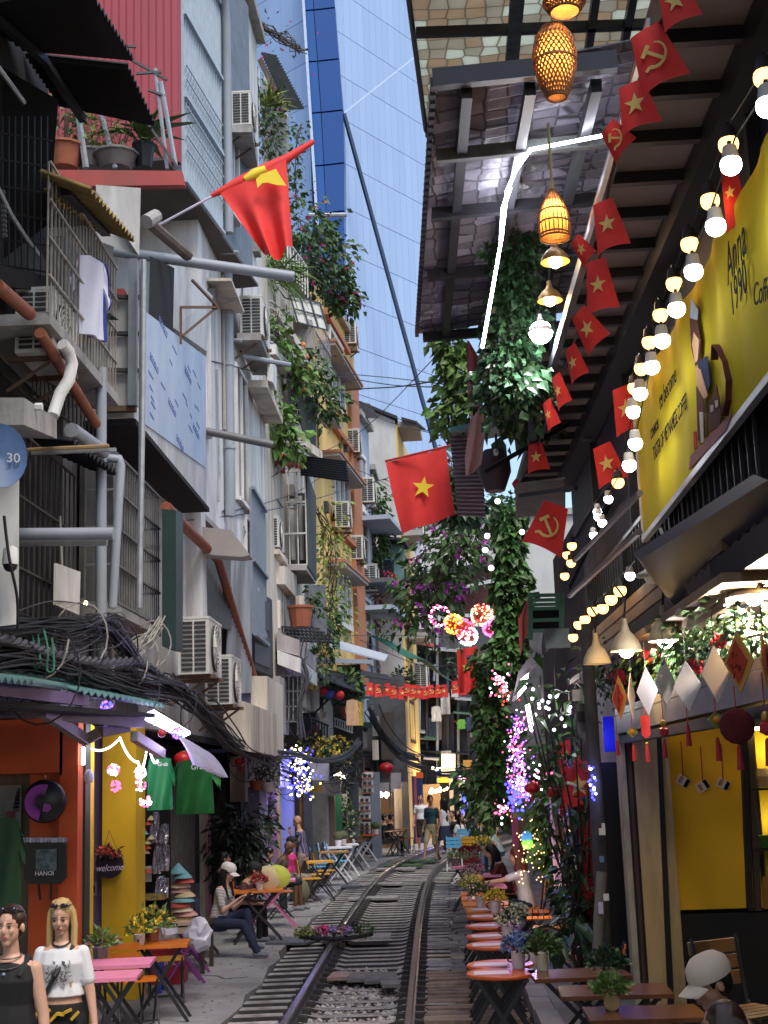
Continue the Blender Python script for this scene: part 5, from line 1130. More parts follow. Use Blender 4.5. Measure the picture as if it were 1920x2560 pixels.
def pendant(label,px,py,Y,r,h,mshade,mglow,watts,col,wide=1.,on=True,bulb=.06):
    c=P(px,py,Y);t=T('pendant_lamp',label,'lamp',c,'pendant lamps on the right')
    pr=[(r,0),(r*.9,h*.2),(r*.62,h*.45),(r*.3,h*.62),(r*.2,h*.8),(r*.16,h)]
    m=M().lathe(pr+[(x-.006,z)for x,z in pr[::-1]],c,18);m.f=[f for f in m.f if len(f)==4];m.mi=[0]*len(m.f);m.build('shade',mshade,t,smooth=True)
    if on:
        M().ball(c+V((0,0,.005)),bulb,12,8).build('bulb',mglow,t,smooth=True);lamp('pendant_glow',c+V((0,0,-.16)),col,watts*3,.04,t)
    M().tube([c+V((0,0,h)),c+V((.02,0,h+.15)),c+V((-.03,.2,h+.3))],.009,5).build('cord',black,t);return t
brass=mat('brass_shade',(.30,.17,.05),.4,.15,metal=.5);beig=mat('beige_enamel_shade',(.45,.36,.22),.5,.12);wsh=mat('white_enamel_shade',(.6,.6,.62),.4)
gw,gc=emit('warm_pendant_glow',(1,.7,.3),30),emit('cold_pendant_glow',(.9,.9,1),45)
pendant('brass bowl pendant hanging just below the slatted lantern',1388,655,11.2,.13,.2,brass,gw,4,(1,.6,.25))
pendant('dark domed pendant with a warm inside beside the hanging vine',1375,752,12.5,.125,.2,brass,gw,4,(1,.6,.25))
pendant('blazing white pendant among the leaves of the hanging vine',1352,832,13.5,.13,.2,wsh,gc,9,(.9,.93,1),bulb=.12)
pendant('tilted beige pendant without light nearest the tree trunk',1493,1660,11.5,.12,.26,beig,gw,0,(1,1,1),on=False)
pendant('beige pendant with warm yellow light above the red berries',1566,1628,10.8,.125,.26,beig,gw,4,(1,.65,.25))
pendant('beige pendant with white light above the hanging diamond cards',1663,1603,10.2,.128,.27,beig,gc,5,(.95,.95,1))
pendant('unlit flat beige pendant half hidden by the rolled brown awning',1748,1536,9.4,.17,.16,beig,gw,0,(1,1,1),on=False)
pendant('wide white pendant with a bare bulb in front of the dark balcony corner',1884,1493,8.4,.17,.1,wsh,gc,34,(.95,.92,.85),bulb=.058)
pendant('warm pendant cut off at the right edge above the white one',1922,1443,8.2,.1,.1,beig,gw,22,(1,.65,.3))
ra=T('brown_awning','brown striped canvas awning half rolled out under the balcony','awning',P(1800,1450,8.6))
A_,B_,C_,D_=P(1740,1538,9.2),P(1990,1340,7.4),P(1960,1250,7.5),P(1710,1465,9.4)
m=M();m.grid(lambda u,v:lerp(lerp(A_,B_,u),lerp(D_,C_,u),v)+V((0,-.06*math.sin(v*3.1),.015*math.sin(u*70))),50,6,V((0,.012,0)));m.build('canvas',mat('brown_striped_canvas',(.11,.075,.065),.8,.35,26),ra,smooth=True)
M().tube([A_,B_],.022,8).build('front_bar',mat('copper_bar',(.35,.24,.17),.3,metal=.7),ra)
m=M();m.slab([P(1600,1400,9.8),P(1920,1200,7.4),P(1990,1480,8.4),P(1720,1560,10.2)],(0,.3,.1));m.build('dark_underside',mat('navy_dark_board',(.012,.013,.03)),ra)
hs=T('horn_speaker','white plastic horn lamp housing fixed under the balcony corner','lamp',P(1630,1440,10.4))
M().ball(P(1630,1437,10.4),.07,12,8,(1,1,1.05)).build('housing',white,hs,smooth=True);M().tube([P(1622,1432,10.4),P(1595,1440,10.2)],[.035,.02],8).build('arm',white,hs)
tag(M().tube([P(1650,1320,10),P(1664,1360,10),P(1667,1400,10),P(1655,1425,10)],.013,6).build('white_cable',white),'white cable dangling below the lower banner corner','cable')
# ---- hanging diamond cards along the cafe front
m_card=mat('pink_white_card',(.62,.55,.54),.7,.05);m_cardo=mat('orange_card',(.70,.34,.07),.7,.06);m_cardr=mat('red_card_print',(.50,.045,.02),.7,.1)
cards=[(1548,1745,30,108,1,'narrow orange and red diamond card nearest the tree trunk'),(1580,1740,26,112,0,'narrow white diamond card seen almost edge on beside the orange one'),(1617,1728,42,118,0,'dull grey diamond card third from the tree trunk'),(1664,1706,58,122,0,'lilac white diamond card under the white pendant'),(1718,1715,60,124,0,'dark grey diamond card half covered by red berries'),(1790,1685,78,142,0,'largest pale pink diamond card in the row'),(1846,1655,56,150,1,'large orange and red diamond card with ink drawing'),(1912,1650,34,140,1,'diamond card cut off at the right edge of the row')]
for i,(px,py,w_,h_,o_,lb)in enumerate(cards):
    Y=lerp(12.2,8.6,i/7);Y=PX(px,py,1.68).y;s_=3400/Y;c=P(px,py,Y);t=T('diamond_card',lb,'card',c,'diamond cards hanging in a row')
    side=.26*1.0;hh=h_/s_/2;ww_=w_/s_/2;yaw=math.acos(min(.98,ww_/max(hh*.62,.01)))if ww_<hh*.62 else .1
    x=V((math.cos(yaw),math.sin(yaw)*(1 if i%2 else-1),0));hw=hh*.62
    M().slab([c+V((0,0,hh)),c+x*hw,c-V((0,0,hh)),c-x*hw],V((-x.y,x.x,0))*.008).build('board',m_cardo if o_ else m_card,t)
    if o_:
        n_=V((x.y,-x.x,0));n_=n_ if n_.y<0 else-n_;M().slab([c+V((0,0,hh*.72))+n_*.011,c+x*hw*.7+n_*.011,c-V((0,0,hh*.72))+n_*.011,c-x*hw*.7+n_*.011],n_*.003).build('red_print',m_cardr,t)
        m=M()
        for k in range(7):a=c+x*hw*U(-.28,.28)+V((0,0,hh*U(-.4,.4)))+n_*.016;m.bar(a,a+x*U(-.03,.03)+V((0,0,U(-.05,.05))),.006,.004)
        m.build('ink_stroke_print',mat('ink_print',(.06,.02,.02)),t)
    M().tube([c+V((0,0,hh)),c+V((0,0,hh+.2))],.004,4).build('string',black,t)
m_tas=mat('red_tassel_silk',(.42,.015,.02),.6);m_orn=mat('green_gold_knot',(.16,.20,.03),.6,.3,20);gold=mat('gold_bead',(.6,.38,.1),.35,metal=.7)
for i,(px,py,kind,lb)in enumerate([(1543,1850,0,'long dark red tassel hanging by the pale door jamb'),(1581,1830,1,'green and orange knot ornament with a small red tassel'),(1614,1815,2,'red diamond ornament with a gold topped tassel'),(1658,1808,3,'gold bell ornament with two red tassels'),(1719,1812,0,'red tassel hanging under the dark grey card'),(1790,1800,1,'green square knot ornament under the largest card'),(1843,1815,4,'dark red heart shaped ornament before the yellow wall'),(1913,1790,3,'red lantern ornament at the right edge below the cards')]):
    Y=PX(px,py,1.7).y;c=P(px,py,Y);t=T('hanging_ornament',lb,'ornament',c,'red lucky ornaments hanging at the cafe front')
    M().tube([c,c+V((0,0,.22))],.004,4).build('string',m_tas,t);dz=0
    if kind==1:M().slab([c+V((0,0,.05)),c+V((.05,0,0)),c-V((0,0,.05)),c-V((.05,0,0))],(0,.02,0)).build('knot',m_orn,t);M().ball(c+V((0,-.012,0)),.022,8,6).build('bead',mat('orange_bead',(.6,.2,.02)),t);dz=-.1
    if kind==2:M().slab([c+V((-.035,0,.08)),c+V((.035,0,.08)),c+V((.035,0,-.07)),c+V((0,0,-.1)),c+V((-.035,0,-.07))],(0,.015,0)).build('red_plate',m_tas,t);M().ball(c+V((0,0,-.14)),.014,8,6).build('bead',gold,t);dz=-.14
    if kind==3:M().ball(c,.022,8,6,(1,1,1.2)).build('bell',gold,t);M().lathe([(.0,-.1),(.035,-.08),(.035,-.04),(0,-.02)],c,10).build('red_bead',m_tas,t);dz=-.11
    if kind==4:M().ball(c,.1,10,8,(1,.35,1.0)).build('heart',mat('dark_red_felt',(.10,.008,.01),.9),t);dz=-.1
    M().lathe([(.006,dz),(.012,dz-.02),(.02,dz-.14),(0,dz-.14)],c,8).build('tassel',m_tas,t)
for i,(px,py,r_)in enumerate(((1708,1953,-.6),(1757,1965,.5),(1808,1960,-.5))):
    c=P(px,py,YE-.04);t=T('picture_card',['left','middle','right'][i]+' picture card hung by a red ribbon on the yellow wall','card',c,'picture cards on the yellow wall')
    x=V((math.cos(r_),0,math.sin(r_)));z=V((-math.sin(r_),0,math.cos(r_)));M().slab([c+x*.06+z*.045,c+x*.06-z*.045,c-x*.06-z*.045,c-x*.06+z*.045],(0,.006,0)).build('board',m_card,t)
    f_=c+V((0,-.003,0));M().slab([f_+x*.05+z*.03-x*.06,f_+x*.05-z*.03-x*.06,f_-x*.045-z*.03,f_-x*.045+z*.03],(0,-.002,0)).build('picture_print',mat('tan_picture',(.35,.2,.08)),t)
    M().slab([f_+x*.055+z*.04,f_+x*.055-z*.04,f_+x*.02-z*.04,f_+x*.02+z*.04],(0,-.002,0)).build('dark_print',ink,t)
    M().tube([c+V((0,0,.03)),P(px-2,py-40,YE-.04),P(px-6,py-100,YE-.04)],.006,4).build('ribbon',m_tas,t)
bg_='leafy garland with red berries over the cafe front'
for i,(x0,x1,y_,n_,lm,lb)in enumerate(((1480,1560,1690,500,leafB,'silvery dark garland foliage beside the tree trunk'),(1545,1660,1655,700,leafB,'dark garland foliage behind the warm pendant'),(1680,1800,1640,900,leafA,'garland foliage lit by the white pendant'),(1790,1920,1600,900,leafB,'dark garland foliage above the orange card'))):
    t=vine('leafy_garland',lb,[PX(x0,y_+20,2.0),PX((x0+x1)/2,y_-20,2.0),PX(x1,y_,2.0)],.26,n_,.06,.035,lm,None,0,.05,bg_,cat='garland')
    b_=M()
    for k in range(70):
        cc=[(1585,1662),(1620,1640),(1735,1665),(1800,1605),(1545,1690)][(i+k//40)%5 if i else 4];b_.ball(PX(cc[0]+RD.gauss(0,10),cc[1]+RD.gauss(0,9),1.78),.013,6,4)
    o=b_.build('red_berries',mat('red_berry',(.38,.012,.02),.3),t);o['kind']='stuff'
# ---------------------------------------------------------------- right side, beyond the cafe
def XR(y):return poly([(13,2.15),(22,2.1),(30,2.5),(38,3.2),(45,4.6),(55,8)],y)
rh=T('right_row_houses','dark house fronts behind the plants on the right side of the track','building',(3,25,0))
ys_=[13.9,18,23,28,34,40,48,56]
for a,b in zip(ys_,ys_[1:]):
    w_=Wall((XR(a)+U(0,.2),a),(XR(b),b),True);m=M();w_.box(m,0,w_.L,0,U(4.4,6.0),-5 if False else 0,.01)
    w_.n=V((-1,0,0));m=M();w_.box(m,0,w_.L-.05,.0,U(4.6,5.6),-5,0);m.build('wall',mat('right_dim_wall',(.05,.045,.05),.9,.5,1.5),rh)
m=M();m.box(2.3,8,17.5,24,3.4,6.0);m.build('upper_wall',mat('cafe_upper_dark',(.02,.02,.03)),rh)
front(rh,'red_wall',mat('bright_red_wall',(.62,.035,.035),.7,.06),1437,1486,1985,2600,16.8,.2,True)
front(rh,'red_wall_edge',mat('violet_edge',(.05,.02,.08)),1430,1438,1985,2600,16.75,.2,True)
m=M();a,b=P(1385,2180,18.6),P(1434,1990,18.6)
for k in range(12):x=lerp(a.x,b.x,k/12);m.box(x,x+.018,18.6,18.66,.07,b.z)
m.box(a.x,b.x,18.64,18.7,.07,b.z);m.build('lilac_sheet',mat('lilac_corrugated_sheet',(.38,.26,.46),.5,.1),rh)
front(rh,'blue_lit_patch',mat('blue_light_colour',(.01,.012,.35),.5),1506,1541,1790,1880,15.2,.1);lamp('blue_glow',P(1512,1845,14.9),(.1,.12,1),3.5,.05,rh)  # stands for a blue-lit area, the blue light put into its colour
front(rh,'dark_jamb',m_cafe,1484,1541,1905,2600,15.0,.3,True)
front(rh,'pink_post',mat('hot_pink_post',(.55,.1,.2),.6),1277,1292,2005,2150,24.0,.15,True);front(rh,'tan_wall',mat('tan_wall',(.25,.17,.1)),1290,1312,2030,2150,24.3,.15,True)
tk=T('tree_trunk','slim dark tree trunk with stickers in front of the cafe corner','tree',PZ(1515,2560,.07))
M().tube([P(1518,2560,12.9),P(1512,2400,12.9),P(1502,2200,12.9),P(1488,1950,12.9),P(1478,1780,12.9),P(1470,1650,12.9),P(1466,1560,12.9)],[.075,.072,.068,.066,.062,.058,.055],10).build('trunk',mat('dark_bark',(.045,.043,.042),.9,.3,14,.3,bump=.6),tk,smooth=True)
M().tube([P(1492,2440,12.75),P(1497,2300,12.75),P(1505,2180,12.8)],.05,8).build('stake',mat('grey_bark',(.14,.135,.12),.9,.2),tk,smooth=True)
M().tube([P(1450,1760,13.2),P(1455,1830,13.2),P(1475,1855,13.1),P(1484,1880,13)],.05,8).build('limb',mat('grey_bark',(.14,.135,.12)),tk,smooth=True)
for i,(px,py,w_,h_,c_)in enumerate(((1505,2079,16,18,white),(1508,2065,8,14,white),(1504,2148,11,16,mat('blue_sticker',(.1,.25,.5))),(1515,2243,14,18,white),(1501,2270,12,30,mat('lilac_sticker',(.5,.5,.7))),(1443,1738,26,30,mat('plastic_cup',(.5,.48,.44))),(1452,1792,18,28,m_cafe))):
    front(tk,'sticker',c_,px-w_/2,px+w_/2,py-h_/2,py+h_/2,12.68 if i<5 else 13.1,.01)
LEAF={}
def bigleaf(label,base,pts,n,ln,wd,m_,key,group='large leaved plants along the right side',tips=None):
    t=T('large_leaved_plant',label,'plant',base,group);s=M()
    pts=[V(p)for p in pts]
    for p in pts:s.tube([V(base),lerp(V(base),p,.5)+V((U(-.08,.08),U(-.1,.1),.1)),p],[.025,.016,.008],5)
    s.build('stem',twig,t)
    if key not in LEAF:LEAF[key]=M().leaf((0,0,0),(1,0,.1),ln,wd,(0,0,1),.3)
    ms=None
    for k in range(n):
        p=RD.choice(pts);b0=V(base);q=lerp(b0,p,U(.55,1.05))+V((U(-.1,.1),U(-.12,.12),U(-.1,.12)))
        if ms is None:ms=LEAF[key].build('leaf',m_,t,local=True).data;o=t.children[-1];o=[c for c in bpy.data.objects if c.data==ms][0];o.location=q-b0
        else:o=part('leaf',ms,t,q)
        o.rotation_euler=(U(-.5,.5),U(-.3,.9),U(0,6.28));o.scale=(U(.6,1.25),)*3
    return t
gl=mat('glossy_dark_leaf',(.022,.06,.02),.35,.2,3,spec=.6);gl2=mat('glossy_mid_leaf',(.05,.12,.03),.4,.2,3,spec=.6)
bigleaf('tall shrub with long glossy leaves left of the dark tree trunk',PZ(1420,2300,.07)*1+V((0,-1,0)),[P(x,y,14.2)for x,y in((1350,1690),(1385,1660),(1420,1700),(1450,1680),(1330,1760),(1440,1740),(1400,1740),(1370,1790),(1430,1790),(1310,1730),(1460,1630))],150,.26,.085,gl2,'a')
bigleaf('dark large leaved shrub in front of the lilac sheet and red wall',PZ(1440,2330,.07)+V((0,-1.2,0)),[P(x,y,13.8)for x,y in((1400,1880),(1440,1900),(1470,1960),(1380,1960),(1420,2010),(1460,2050),(1360,2060),(1410,2080),(1395,1930),(1350,1990))],85,.24,.085,gl,'b')
bigleaf('low big leaved plant behind the wooden chairs by the red wall',PZ(1450,2400,.07),[P(x,y,15.3)for x,y in((1430,2140),(1445,2170),(1420,2190),(1455,2210),(1435,2240),(1460,2160),(1425,2250))],50,.26,.08,gl2,'c')
bigleaf('plant with long arching leaves hanging over the right hand tables',PZ(1460,2480,.07),[P(x,y,12.9)for x,y in((1400,2330),(1420,2300),(1450,2290),(1380,2290),(1430,2340),(1470,2330))],34,.32,.09,gl,'d')
rv='leafy creepers on the right'
m_ivy=mat('ivy_green',(.05,.125,.025),.5,.2,3,island=.5);m_ivyd=mat('dark_ivy',(.025,.065,.026),.4,.2,3,island=.55)
vine('hanging_creeper','thick dark creeper hanging from the printed awning roof beside the light strip',[P(1285,605,14.2),P(1290,720,14.2),P(1285,830,14.2),P(1270,930,14.2),P(1290,1000,14.2)],[.17,.34],2600,.13,.085,m_ivyd,None,0,.05,rv)
vine('climbing_creeper','backlit green creeper climbing left of the faded pink flag',[P(1110,820,18),P(1130,900,18),P(1160,980,18),P(1135,1060,18)],[.17,.24],900,.15,.1,leafC,None,0,.05,rv)
vine('climbing_creeper','green leafy hedge behind the balcony posts under the white pendant',[P(1280,1010,17),P(1350,980,17.5),P(1410,950,17.5)],.42,900,.22,.1,leafA,None,0,.05,rv)
vine('ivy_column','tall column of dense ivy hanging down between the bunting and the ball lights',[P(1272,1255,23),P(1275,1350,23),P(1280,1480,23),P(1275,1600,23),P(1265,1690,23)],[.2,.25],3000,.15,.11,m_ivy,None,0,.05,rv)
vine('ivy_column','lower ivy mass below the purple canopy left of the pink fairy lights',[P(1225,1640,25),P(1225,1740,25),P(1235,1840,25),P(1240,1930,25),P(1225,1960,25)],[.25,.28],1700,.16,.11,m_ivy,None,0,.05,rv)
vine('climbing_creeper','ivy strip running up behind the straw hats and the waving flag',[P(1125,1130,22),P(1130,1220,22),P(1140,1290,22),P(1215,1260,22)],.22,420,.18,.13,m_ivyd,None,0,.05,rv)
vine('bougainvillea_bush','airy bougainvillea with magenta flowers above the ball lights',[P(1190,1300,26),P(1150,1360,26.5),P(1110,1420,27),P(1060,1500,27.5),P(1080,1555,27.5)],[.6,.75],1500,.17,.09,leafA,mat('purple_blossom',(.45,.06,.42),.7,.2,3,island=.3),90,.1,rv,stems=16)
vine('climbing_creeper','bushy green plant over the tables by the people under the ivy',[P(1190,1960,30),P(1230,1990,29),P(1240,2040,28)],.42,700,.2,.12,leafA,None,0,.05,rv)
vine('climbing_creeper','mixed leafy plant hung with fairy lights beside the purple light column',[P(1345,1880,19.5),P(1360,1970,19.5),P(1375,2080,19.5),P(1400,2170,19.5)],.26,1000,.14,.08,m_ivy,None,0,.05,rv)
vine('climbing_creeper','dark foliage screen behind the wooden chairs on the right',[P(1445,2190,18.0),P(1465,2280,17),P(1490,2370,16)],.22,600,.16,.1,m_ivyd,None,0,.05,rv)
rb=T('right_upper_terrace','upper terrace with dark posts and a bamboo screen behind the hanging creeper','terrace',P(1380,1040,17))
for px in(1386,1467,1330):M().bar(P(px,1100,16.6),P(px-6,740,16.6),.09).build('post',mat('slate_post',(.05,.06,.075),.6),rb)
for y_ in(872,912,865):M().bar(P(1310,y_,16.7),P(1470,y_-6,16.7),.06).build('rail',blk,rb)
m=M()
for k in range(44):px=1318+k*3.4;m.bar(P(px,945,16.9),P(px,876,16.9),.014)
for y_ in(890,918,940):m.bar(P(1318,y_,16.85),P(1466,y_,16.85),.012)
m.build('bamboo_lattice',mat('bamboo',(.38,.24,.11)),rb)
front(rb,'white_planter',white,1395,1428,838,866,16.8,.3);front(rb,'white_planter',white,1340,1372,852,872,16.8,.3)
r3=T('grey_green_awning','grey green metal awning roof with hanging sheets below the creepers','awning',P(1250,1090,18))
m=M();m.slab([P(1125,1078,16.8),P(1312,1036,16.8),P(1420,1060,19.5),P(1140,1112,20.5)],(0,0,.03));m.build('roof_sheet',mat('grey_green_tin',(.12,.17,.17),.6,.2),r3)
M().bar(P(1124,1076,16.7),P(1312,1034,16.7),.05,.06).build('edge_rail',mat('teal_paint',(.10,.23,.24)),r3)
m_pur=mat('mauve_sheet',(.20,.15,.18),.5,.15,5,bump=.3)
corr(r3,P(1124,1090,17.2),P(1145,1290,17.6),P(1212,1292,17.8),P(1205,1085,17.4),m_pur,20,.012,'mauve_sheet')
m=M();m.slab([P(1284,1075,17.6),P(1418,1062,17.6),P(1400,1130,18.5),P(1290,1130,18.5)],(0,.02,0));m.build('slate_sheet',mat('slate_sheet',(.06,.075,.085),.4,.2,8,bump=.4),r3)
m=M()
for k in range(24):m.bar(P(1290,1210+k*3.6,17.0+k*.06),P(1412,1195+k*3.6,16.0+k*.06),.02)
m.build('blind_lattice',mat('grey_reed',(.22,.2,.18),.8),r3)
for(a,b)in(((1420,1060),(1210,1180)),((1560,1180),(1420,1470)),((1300,1240),(1440,1220))):M().bar(P(*a,16.5),P(*b,15.5),.05).build('frame_bar',blk,r3)
r4=T('red_soffit_roof','red brown roof with broad eaves under the bougainvillea','roof',P(1120,1460,33))
m=M();m.slab([P(1008,1452,32),P(1240,1405,32),P(1260,1440,37),P(1095,1480,38)],(0,0,.05));m.build('roof_sheet',mat('red_brown_roof',(.17,.07,.07),.7,.2),r4)
m=M();m.slab([P(1060,1490,33),P(1240,1455,33),P(1240,1535,33),P(1130,1530,33)],(0,.2,0));m.build('red_wall',mat('red_brown_wall',(.16,.06,.055),.8,.25),r4)
M().bar(P(1006,1453,31.9),P(1240,1406,31.9),.16,.12).build('fascia',m_tin,r4)
m=M();m.slab([P(1165,1645,26),P(1250,1637,26),P(1248,1650,27),P(1175,1660,27)],(0,0,.05));o=m.build('purple_canopy',mat('purple_canopy_sheet',(.12,.05,.11),.5));tag(o,'small purple canopy sheet sticking out of the ivy','canopy')
gr_=T('green_rack','green slatted wooden rack hanging by the warm bulbs','rack',P(1365,1530,20));gm=mat('green_rack_paint',(.07,.22,.12),.6,.15)
for px in(1326,1404):M().bar(P(px,1600,20),P(px,1482,20),.07).build('upright',gm,gr_)
for y_ in(1487,1499,1510,1520,1549,1575):M().bar(P(1326,y_+2,19.95),P(1404,y_,19.95),.035,.05).build('slat',gm,gr_)
front(gr_,'dark_back',m_drk,1328,1403,1522,1572,20.1,.05);front(gr_,'grey_panel',mat('grey_panel',(.12,.14,.13)),1362,1424,1570,1620,18.5,.1)
def balls(name,label,cat,base,pts,r,mats_,group=None,core=None,lampc=None,w_=0):
    t=T(name,label,cat,base,group)
    for j,mm in enumerate(mats_):
        m=M()
        for i,p in enumerate(pts):
            if i%len(mats_)==j:m.ball(p,r,6,4)
        if m.v:m.build('glowing_bulbs',mm,t,kind='stuff')
    if core:core(t)
    if lampc:lamp('glow',base,lampc,w_,.1,t)
    return t
def sph(c,R_,n):return[V(c)+V((RD.gauss(0,1),RD.gauss(0,1),RD.gauss(0,1))).normalized()*R_ for _ in range(n)]
E_=lambda nm,c_,s_:emit(nm,c_,s_)
e_pink,e_red,e_or,e_wh,e_bl,e_pur=E_('pink_light',(1,.12,.32),2),E_('red_light',(1,.06,.04),1.8),E_('orange_light',(1,.36,.03),1.8),E_('white_light',(.9,.92,1),4),E_('blue_light',(.06,.06,1),3),E_('violet_light',(.42,.12,1),2.2)
e_gr=E_('green_light',(.25,1,.4),2.5)
def ring(c,R_,n):return[V(c)+V((math.cos(k*6.283/n)*R_*U(.85,1.1),U(-.1,.1),math.sin(k*6.283/n)*R_*U(.85,1.1)))for k in range(n)]
Bg='glowing ball lights over the track'
for(px,py,R_,mm,lb,rg_)in((1100,1540,.185,[e_pink,e_pink,e_wh],'pink ring of small lights, leftmost of the glowing balls',1),(1134,1560,.175,[e_or,e_or,e_or,E_('yellow_light',(1,.75,.15),4)],'orange ball of small lights next to the pink ring',0),(1158,1572,.18,[e_red,e_pink],'red ball of small lights half behind the orange one',0),(1170,1590,.17,[e_wh,E_('lilac_white_light',(.6,.6,1),3)],'white ball of small lights lowest of the glowing balls',0),(1205,1537,.2,[e_red,E_('salmon_light',(1,.25,.15),4),e_gr],'large salmon red ball of lights touching the ivy',0),(1228,1570,.15,[e_pink,E_('magenta_light',(1,.1,.7),4)],'magenta ball of lights half hidden in the ivy',0)):
    c=P(px,py,24.5);balls('ball_light',lb,'light',c,ring(c,R_,34)+ring(c,R_*.82,14)if rg_ else sph(c,R_,140),.018,mm,Bg,(lambda t,c=c,R_=R_:M().ball(c,R_*.8,10,6).build('core',mat('core_red',(.3,.03,.02),.7),t))if not rg_ else None,None)
Fg='fairy light clusters on the right'
def column(label,pts,R_,n,mm,r=.017,lc=None,w_=0,nm='fairy_light_column'):
    pts=[V(p)for p in pts];out=[]
    for _ in range(n):
        q=U(0,.999)*(len(pts)-1);i=int(q);out.append(lerp(pts[i],pts[i+1],q-i)+V((RD.gauss(0,.5),RD.gauss(0,.5),RD.gauss(0,.5)))*R_)
    return balls(nm,label,'fairy lights',pts[len(pts)//2],out,r,mm,Fg,None,lc,w_)
column('violet and pink column of fairy lights hanging down to the tables on the right',[P(1300,1795,17.5),P(1292,1880,17.5),P(1300,1960,17.5),P(1303,1985,17.5)],.13,420,[e_pur,e_wh,e_pink,e_pur],.011,(.6,.3,1),16)
column('blue end of the violet fairy light column above the pink post',[P(1290,1970,17.4),P(1290,2010,17.4)],.14,60,[e_bl],.018,(.1,.1,1),8)
column('red and white fairy lights twisted down the ivy left of the white sign',[P(1255,1680,20),P(1250,1720,20),P(1262,1745,20)],.13,70,[e_pink,e_red,e_wh],.016,(1,.3,.4),5)
column('pink blob of fairy lights right of the seated crowd',[P(1255,1985,26),P(1258,2040,26)],.2,60,[e_pink,e_wh],.024,(1,.3,.4),8)
column('white fairy lights scattered through the tall glossy shrub',[P(1340,1750,14.6),P(1395,1765,14.6),P(1380,1800,14.6)],.2,22,[e_wh],.018,(1,1,1),4)
column('warm white fairy lights tangled in the leaves behind the red haired woman',[P(1305,2060,18.4),P(1330,2110,18.4),P(1315,2160,18.4),P(1330,2200,18.4)],.22,60,[E_('warm_fairy',(1,.6,.25),2.5)],.009,(1,.7,.4),16)
column('white and blue fairy lights along the tree trunk above the red wall',[P(1476,1905,12.7),P(1482,1960,12.7),P(1482,2000,12.7)],.03,26,[e_wh,e_bl,e_bl],.012,(.3,.3,1),2.5)
column('pinkish fairy lights in the plants over the middle tables',[P(1340,1960,17.8),P(1370,1920,17.8)],.14,24,[e_wh,e_pink],.016)
ws=T('white_light_sign','blazing white light box sign leaning beside the purple fairy lights','sign',P(1305,1720,18));m=M();m.slab([P(1294,1745,18),P(1316,1720,18),P(1322,1682,18),P(1300,1700,18)],(0,.05,0));m.build('light_panel',E_('sign_white',(.95,1,.95),6),ws)
M().tube([P(1318,1760,17.8),P(1330,1825,17.6)],.03,8).build('tube_light',E_('sign_white',(.95,1,.95),6),ws);lamp('glow',P(1305,1740,17.6),(.95,1,.97),22,.1,ws)
m=M();m.slab([P(1280,1755,18.1),P(1292,1750,18.1),P(1318,1690,18.1),P(1360,1640,18.1),P(1340,1620,18.1),P(1296,1680,18.1)],(0,.08,0));m.build('dark_box',mat('dark_plum_box',(.06,.045,.06)),ws)
for(px,py,lb)in((1218,1340,'small white bulb glowing on the ivy column near its top'),(1213,1375,'second small white bulb down the ivy column'),(1228,1420,'third small white bulb down the ivy column'),(1244,1253,'white bulb below the straw hats'),(1305,1330,'white bulb glinting behind the red flags')):tag(M().ball(P(px,py,21.5),.045,8,6).build('light_bulb',E_('white_light',(.9,.92,1),6),smooth=True),lb,'light bulb','small bulbs on the ivy column')
ds=T('dark_lamp_shade','large dark violet lamp shade with a plain white bulb under the green awning','lamp',P(1240,1160,16.5))
M().lathe([(.12,-.32),(.21,-.08),(.2,.08),(.12,.2)],P(1235,1165,16.5),14).build('shade',mat('dark_violet_shade',(.05,.025,.035),.6),ds,smooth=True)
M().ball(P(1240,1130,16.2),.035,10,6,(1,1,1.4)).build('bulb',white,ds,smooth=True);M().bar(P(1240,1085,16.2),P(1240,1120,16.2),.03).build('socket',black,ds)
m_fad=mat('faded_pink_flag',(.52,.27,.23),.8,.12,4);m_fad2=mat('faded_red_flag',(.42,.10,.11),.8,.12,4)
def drape(name,label,cat,pts_l,pts_r,Y,m_,group=None,star=None,wav=.04,n=12):
    """cloth between a left and a right edge polyline"""
    t=T(name,label,cat,P(*pts_l[0],Y),group)
    def ev(pl,q):q*=len(pl)-1;i=min(int(q),len(pl)-2);return lerp(V((*pl[i],0)),V((*pl[i+1],0)),q-i)
    def fn(u,v):
        q=lerp(ev(pts_l,v),ev(pts_r,v),u);return P(q.x,q.y,Y)+V((0,wav*math.sin(u*10+v*2)*(.3+v),0))
    M().grid(fn,n,12,V((0,.006,0))).build('cloth',m_,t,smooth=True)
    if star:
        cx,cy,r_=star;m=M();c=P(cx,cy,Y-wav*1.3-.01);k=r_/3400*Y
        m.raw([c]+star_pts(c,k,(1,0,-.04),(.08,0,1),.1),[(0,i,i%10+1)for i in range(1,11)]);m.build('star',yellowstar,t)
    return t
fl_='flags hanging over the street'
drape('faded_flag','faded pink cloth flag hanging limp below the creeper','flag',[(1183,1010),(1170,1080),(1162,1145),(1165,1190)],[(1210,1015),(1212,1090),(1203,1162),(1180,1185)],15.8,m_fad,fl_)
drape('faded_flag','dark pink rolled flag under the end of the printed awning roof','flag',[(1168,850),(1168,930),(1170,990)],[(1172,852),(1200,900),(1182,980)],15.9,m_fad2,fl_)
bf=drape('national_flag','large red flag with yellow star before the plain grey end wall','flag',[(964,1156),(982,1240),(1005,1333)],[(1115,1120),(1126,1210),(1138,1288)],20.0,redflag,fl_,(1058,1218,29),.05)
M().tube([P(963,1153,20.05),P(1160,1106,19.6)],.018,6).build('pole',mat('red_wrapped_pole',(.45,.05,.04)),bf)
